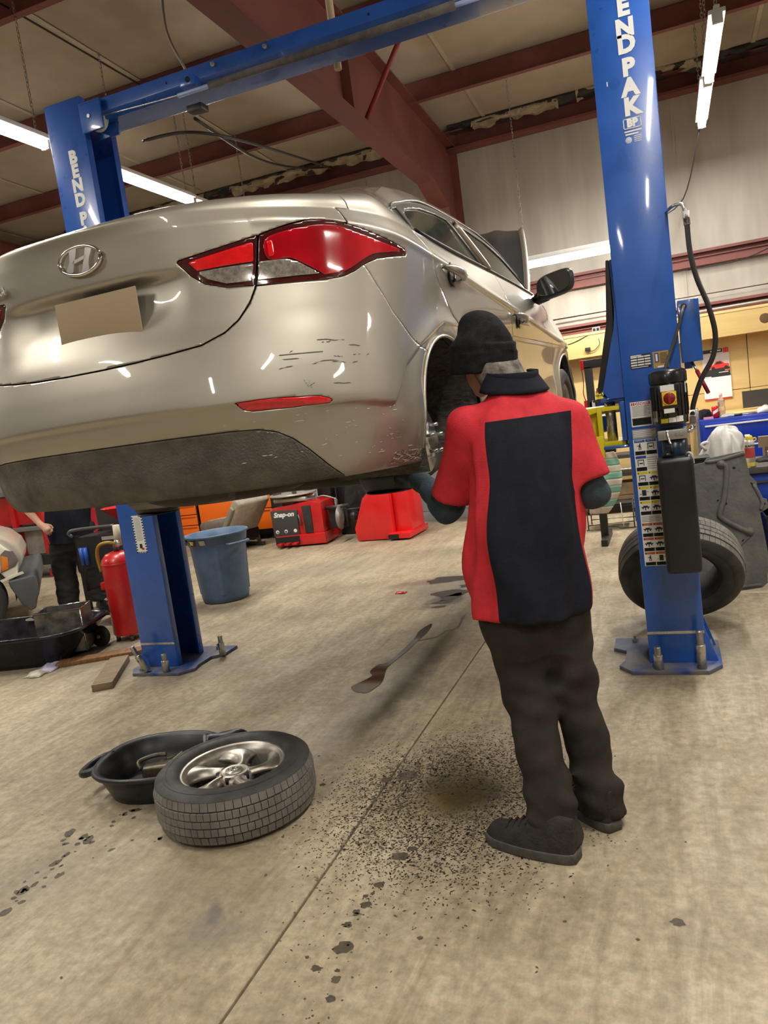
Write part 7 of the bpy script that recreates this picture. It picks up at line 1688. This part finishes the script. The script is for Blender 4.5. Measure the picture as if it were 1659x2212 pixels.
small('white_jug', 'white bottle with blue arc label behind the yellow-capped spray can', 'bottle', (.52,6.48,.735), [('bottle', MB().box((0,0,.085),(.085,.05,.17),taper=(.9,.9)), mat('white_hdpe', (.70,.70,.70), .4)), ('neck', MB().cyl((0,0,.17),(0,0,.20),.018), mat('white_hdpe')), ('label', MB().prism([(-.035,.02),(.03,.02),(.03,.13),(.0,.12),(-.025,.095)], -.0275, -.0255, 'xz'), MBl)])
small('black_pipe', 'short black plastic tube on its side on the bench', 'tube', (.42,6.12,.735), [('tube', MB().tube([(-.03,-.02,.028),(.05,.05,.028)], .027, 18), BLACKP), ('bore', MB().cyl((-.031,-.021,.028),(-.030,-.02,.028),.020,seg=16), GAP)])
small('black_tray', 'black plastic tray at the left end of the work bench', 'tray', (.10,6.14,.735), [('tray', MB().box((0,0,.05),(.22,.20,.10),taper=(1.1,1.1)), BLACKP), ('lip', MB().box((0,0,.098),(.26,.24,.012)), BLACKP)])
small('paper_sheet', 'cream sheet of paper lying on the work bench', 'paper', (.36,6.04,.737), [('sheet', MB().box((0,0,0),(.24,.10,.002)), mat('cream_paper', (.70,.62,.46), .7))], R(12))
small('cardboard_box', 'opened brown cardboard box on the bench behind the spray can', 'box', (.80,6.62,.735), [('carton', MB().b2((-.16,-.08,0),(.2,.1,.10)), mat('cardboard', (.20,.13,.07), .8, var=.2)), ('flap', MB().box((-.16,-.10,.13),(.09,.005,.10),rot=Matrix.Rotation(.5,3,'X')), mat('cardboard_light', (.58,.42,.27), .8)), ('flap', MB().box((.05,-.12,.17),(.22,.09,.005),rot=Matrix.Rotation(.5,3,'X')), mat('cardboard_light'))])
rag('black cloth heap beside the cardboard box', (.68,6.36,.735), (.24,.16,.12), mat('black_cloth', (.015,.014,.013), .8), 21, cat='cloth', name='cloth_heap')
small('white_tub', 'white plastic tub with blue label at the right picture edge', 'tub', (.66,6.08,.735), [('tub', MB().lathe([(0,0),(.045,0),(.05,.09),(.052,.10),(0,.102)],(0,0,0),'z',24), mat('white_hdpe')), ('label', MB().grid(lambda u, v: (.0495*math.cos(-2.6+1.9*u), .0495*math.sin(-2.6+1.9*u), .01+.06*v), 12, 1), MBl)])
# ------------------------------------------------------------------ leaning splash shield
SS = thing('splash_shield', 'dirty grey plastic engine splash shield leaning on the bench', 'splash shield', (.15,5.36,0))
SHD = mat('dusty_grey_plastic', (.075,.073,.066), .7, col2=(.125,.12,.105), vscale=7, bump=.3, bscale=50)
pl = [(-.20,.01),(.12,.01),(.30,.03),(.335,.06),(.335,.13),(.36,.14),(.345,.34),(.33,.50),(.385,.53),(.375,.585),(.335,.60),(.325,.70),(.29,.745),(.27,.905),(.04,.88),(.02,.855),(-.02,.85),(-.20,.83)]
lean = lambda x, y, z: (x, y+.20*(z/.9), z)
o = MB(); o.prism(pl, -.004, .004, 'xz'); o.v = [lean(*p) for p in o.v]; SH_ = o.build('sheet', SHD, SS, bevel=.002, bseg=1)
def rib(pts, r_, nm):
    P = [lean(x, -.006, z) for x, z in pts]; MB().tube(smoothpts(P,5), r_, 10).build(nm, SHD, SH_)
rib([(.135,.83),(.155,.80),(.125,.62),(.09,.52),(.105,.48),(.19,.42),(.255,.385)], .019, 'raised_rib')
rib([(.26,.36),(.20,.31),(.15,.26)], .006, 'crease'); rib([(.03,.855),(.12,.86),(.27,.89)], .012, 'top_flange'); rib([(-.20,.03),(.10,.035),(.30,.05)], .012, 'bottom_flange'); rib([(.30,.70),(.345,.58),(.335,.52)], .012, 'side_flange')
for x, z, r_ in ((.125,.832,.026),(.255,.385,.026)): MB().lathe([(0,.020),(r_*.4,.022),(r_*.5,.018),(r_,.012),(r_*1.2,0)],lean(x,-.004,z),'y',20,rot=Matrix.Rotation(PI,3,'Z')).build('mount_boss', SHD, SH_)
for x, z, r_ in ((.127,.575,.0125),(.375-.02,.555,.012),(.155,.235,.010),(.215,.33,.010),(.085,.60,.007),(.20,.80,.009)): MB().lathe([(0,0),(r_,0)],lean(x,-.0055,z),'y',16).build('bolt_hole', GAP, SH_)
small('black_bin', 'black plastic bin behind the splash shield at the right edge', 'bin', (.72,5.85,0), [('bin', MB().box((0,0,.22),(.34,.30,.44),taper=(1.1,1.1)), BLACKP), ('rim', MB().box((0,0,.43),(.39,.35,.02)), BLACKP)])
# ------------------------------------------------------------------ black press frame, oil can and cloth bag between mechanic and post
PF = thing('press_frame', 'black square-tube frame with red end caps behind the yellow clevis', 'frame', (-.66,7.42,0))
BFR = mat('black_tube_frame', (.022,.022,.022), .45)
MB().b2((-.055,-.03,.0),(.015,.03,1.64)).build('upright', BFR, PF, bevel=.005); MB().b2((-.055,-.03,1.62),(.35,.03,1.70)).build('top_arm', BFR, PF, bevel=.005); MB().b2((-.04,-.25,0),(.02,.35,.06)).build('foot', BFR, PF, bevel=.005); MB().b2((-.04,-.03,1.24),(.35,.04,1.32)).build('shelf_arm', BFR, PF, bevel=.005)
for z in (1.66,1.29): MB().b2((-.085,-.035,z-.045),(-.055,.035,z+.045)).build('red_end_cap', REDP, PF, bevel=.004)
MB().prism([(.16,1.70),(.36,1.70),(.40,1.90),(.30,1.84)], -.02, .06, 'xz').build('grey_lamp_head', mat('grey_hood', (.12,.13,.15), .35, .4), PF, bevel=.008)
MB().tube(smoothpts([(-.08,.0,1.62),(-.075,.0,1.5),(-.085,.0,1.4),(-.07,0,1.33)],4), .004, 6).build('red_wire', mat('red_wire', (.35,.03,.02), .5), PF)
MB().b2((-.05,-.2,1.20),(.35,.06,1.235)).build('small_tray', DSTEEL, PF, bevel=.004)
spraycan('blue and yellow oil spray can on the black frame', (-.60,7.33,1.235), mat('can_blue', (.03,.06,.32), .35), mat('cap_brown', (.09,.02,.02), .4), .20, .028, [(.50,.80,mat('label_yellow2', (.75,.62,.04), .4)),(.80,.86,mat('can_red2', (.4,.03,.03), .4))], txt=('WD-40',.02,.65), tcol=MK)
small('white_tube', 'small white tube beside the oil spray can', 'tube', (-.655,7.31,1.235), [('tube', MB().box((0,0,.04),(.03,.02,.08),taper=(.8,.8)), mat('white_hdpe')), ('cap', MB().cyl((0,0,.08),(0,0,.095),.008), mat('white_hdpe'))])
CB = thing('cloth_bag', 'green and cream striped cloth bag hanging beside the mechanic', 'bag', (-.58,7.30,.28))
bagpts = lambda u, v: ((-.02+(u-.5)*(.16+.14*math.sin(PI*v)**.8)-.10*(1-v)**2.2), -.02-.035*math.sin(PI*u)*math.sin(PI*min(1,v*1.2))+.008*math.sin(u*14+v*9), .01+.56*v)
stripe = [mat('bag_green', (.22,.46,.34), .85, var=.1), mat('bag_cream', (.62,.54,.42), .85, var=.1)]
for k in range(9): MB().grid(lambda u, v: bagpts(u, (k+v)/9), 14, 4).build('stripe', stripe[k % 2 == 0], CB, solid=.006)
MB().tube(smoothpts([(-.08,-.02,.56),(-.06,-.02,.63),(.0,-.02,.65),(.04,-.02,.60)],4), .01, 8).build('strap', WHITEP, CB); MB().cyl((.075,-.03,.10),(.085,-.03,-.12),.004,seg=6).build('cord', WHITEP, CB); MB().b2((-.10,.02,.56),(.08,.05,.66)).build('hook_bracket', BLACKP, CB)
WR = thing('wire_rack', 'black wire rack standing on the floor beyond the mechanic', 'rack', (-.66,8.05,0))
def wire(pts, nm='wire', r_=.006): MB().tube(pts, r_, 6).build(nm, BFR, WR)
wire([(-.23,-.05,.01),(-.23,-.05,.30)]); wire([(.22,-.05,.01),(.22,-.05,.30)]); wire([(-.23,.3,.01),(-.23,.3,.30)]); wire([(.22,.3,.01),(.22,.3,.30)])
wire([(-.25,-.05,.012),(-.10,-.05,.012),(-.07,-.05,.035),(.05,-.05,.035),(.08,-.05,.012),(.24,-.05,.012)]); wire([(-.23,-.05,.06),(.22,-.05,.075)]); wire([(-.23,.3,.06),(.22,.3,.06)])
for z in (.20,.24,.30): wire([(-.23,-.05,z),(.22,-.05,z)]); wire([(-.23,.3,z),(.22,.3,z)])
MB().b2((-.22,-.03,.20),(.21,.28,.26)).build('tray', BLACKP, WR); MB().b2((-.20,.0,.26),(.0,.2,.33)).build('dark_pack', BLACKP, WR, bevel=.01)
small('jar', 'small dark jar with steel lid on the wire rack', 'jar', (-.84,8.03,.308), [('jar', MB().lathe([(0,0),(.03,0),(.032,.06),(.03,.07)],(0,0,0),'z',18), mat('jar_grey', (.16,.15,.15), .3)), ('lid', MB().lathe([(.031,.07),(.031,.085),(0,.086)],(0,0,0),'z',18), STEEL)])
SK = thing('dark_shelf', 'dark low shelf unit against the plywood wall behind the cloth bag', 'shelf', (-.2,9.2,0))
for z in (.08,.42,.62): MB().b2((-.9,-.2,z),(.9,.2,z+.04)).build('shelf', mat('dark_shelf', (.03,.028,.026), .6), SK)
for x in (-.88,.88): MB().b2((x-.02,-.2,0),(x+.02,.2,.66)).build('side', mat('dark_shelf'), SK)
MB().b2((-.6,-.15,.12),(.1,.15,.34)).build('carton', mat('cardboard', (.20,.13,.07), .8), SK); MB().cyl((-.8,-.21,.50),(.8,-.21,.50),.012).build('rail', STEEL, SK)
OB = thing('outlet_box', 'grey four-gang outlet box on the lower wall girt', 'outlet', (-.735,9.50,2.075)); MB().b2((-.045,-.05,-.055),(.045,.03,.055)).build('box', mat('grey_box', (.22,.22,.21), .5), OB, bevel=.004)
for x in (-.02,.02):
    for z in (-.025,.025): MB().b2((x-.013,-.054,z-.016),(x+.013,-.049,z+.016)).build('socket', GAP, OB, bevel=.004)
thin('wall_wire', [(-1.3,9.44,1.97),(-1.05,9.43,1.98),(-.85,9.43,2.04),(-.78,9.45,2.05)], .005, mat('wire_dark'), 'black wire drooping left from the outlet box', 'wire'); thin('wall_wire', [(-.72,9.44,2.01),(-.71,9.42,1.93),(-.77,9.41,1.87),(-.83,9.41,1.86)], .004, mat('wire_dark'), 'short black wire from the outlet box down to the plug block', 'wire')
PLG = MB().b2((-.03,-.03,-.02),(.03,.0,.02)).build('plug_block', BLACKP, bevel=.004); PLG.location = (-.845,9.42,1.89); tag(PLG, 'small black plug block on the yellow header board', 'plug')
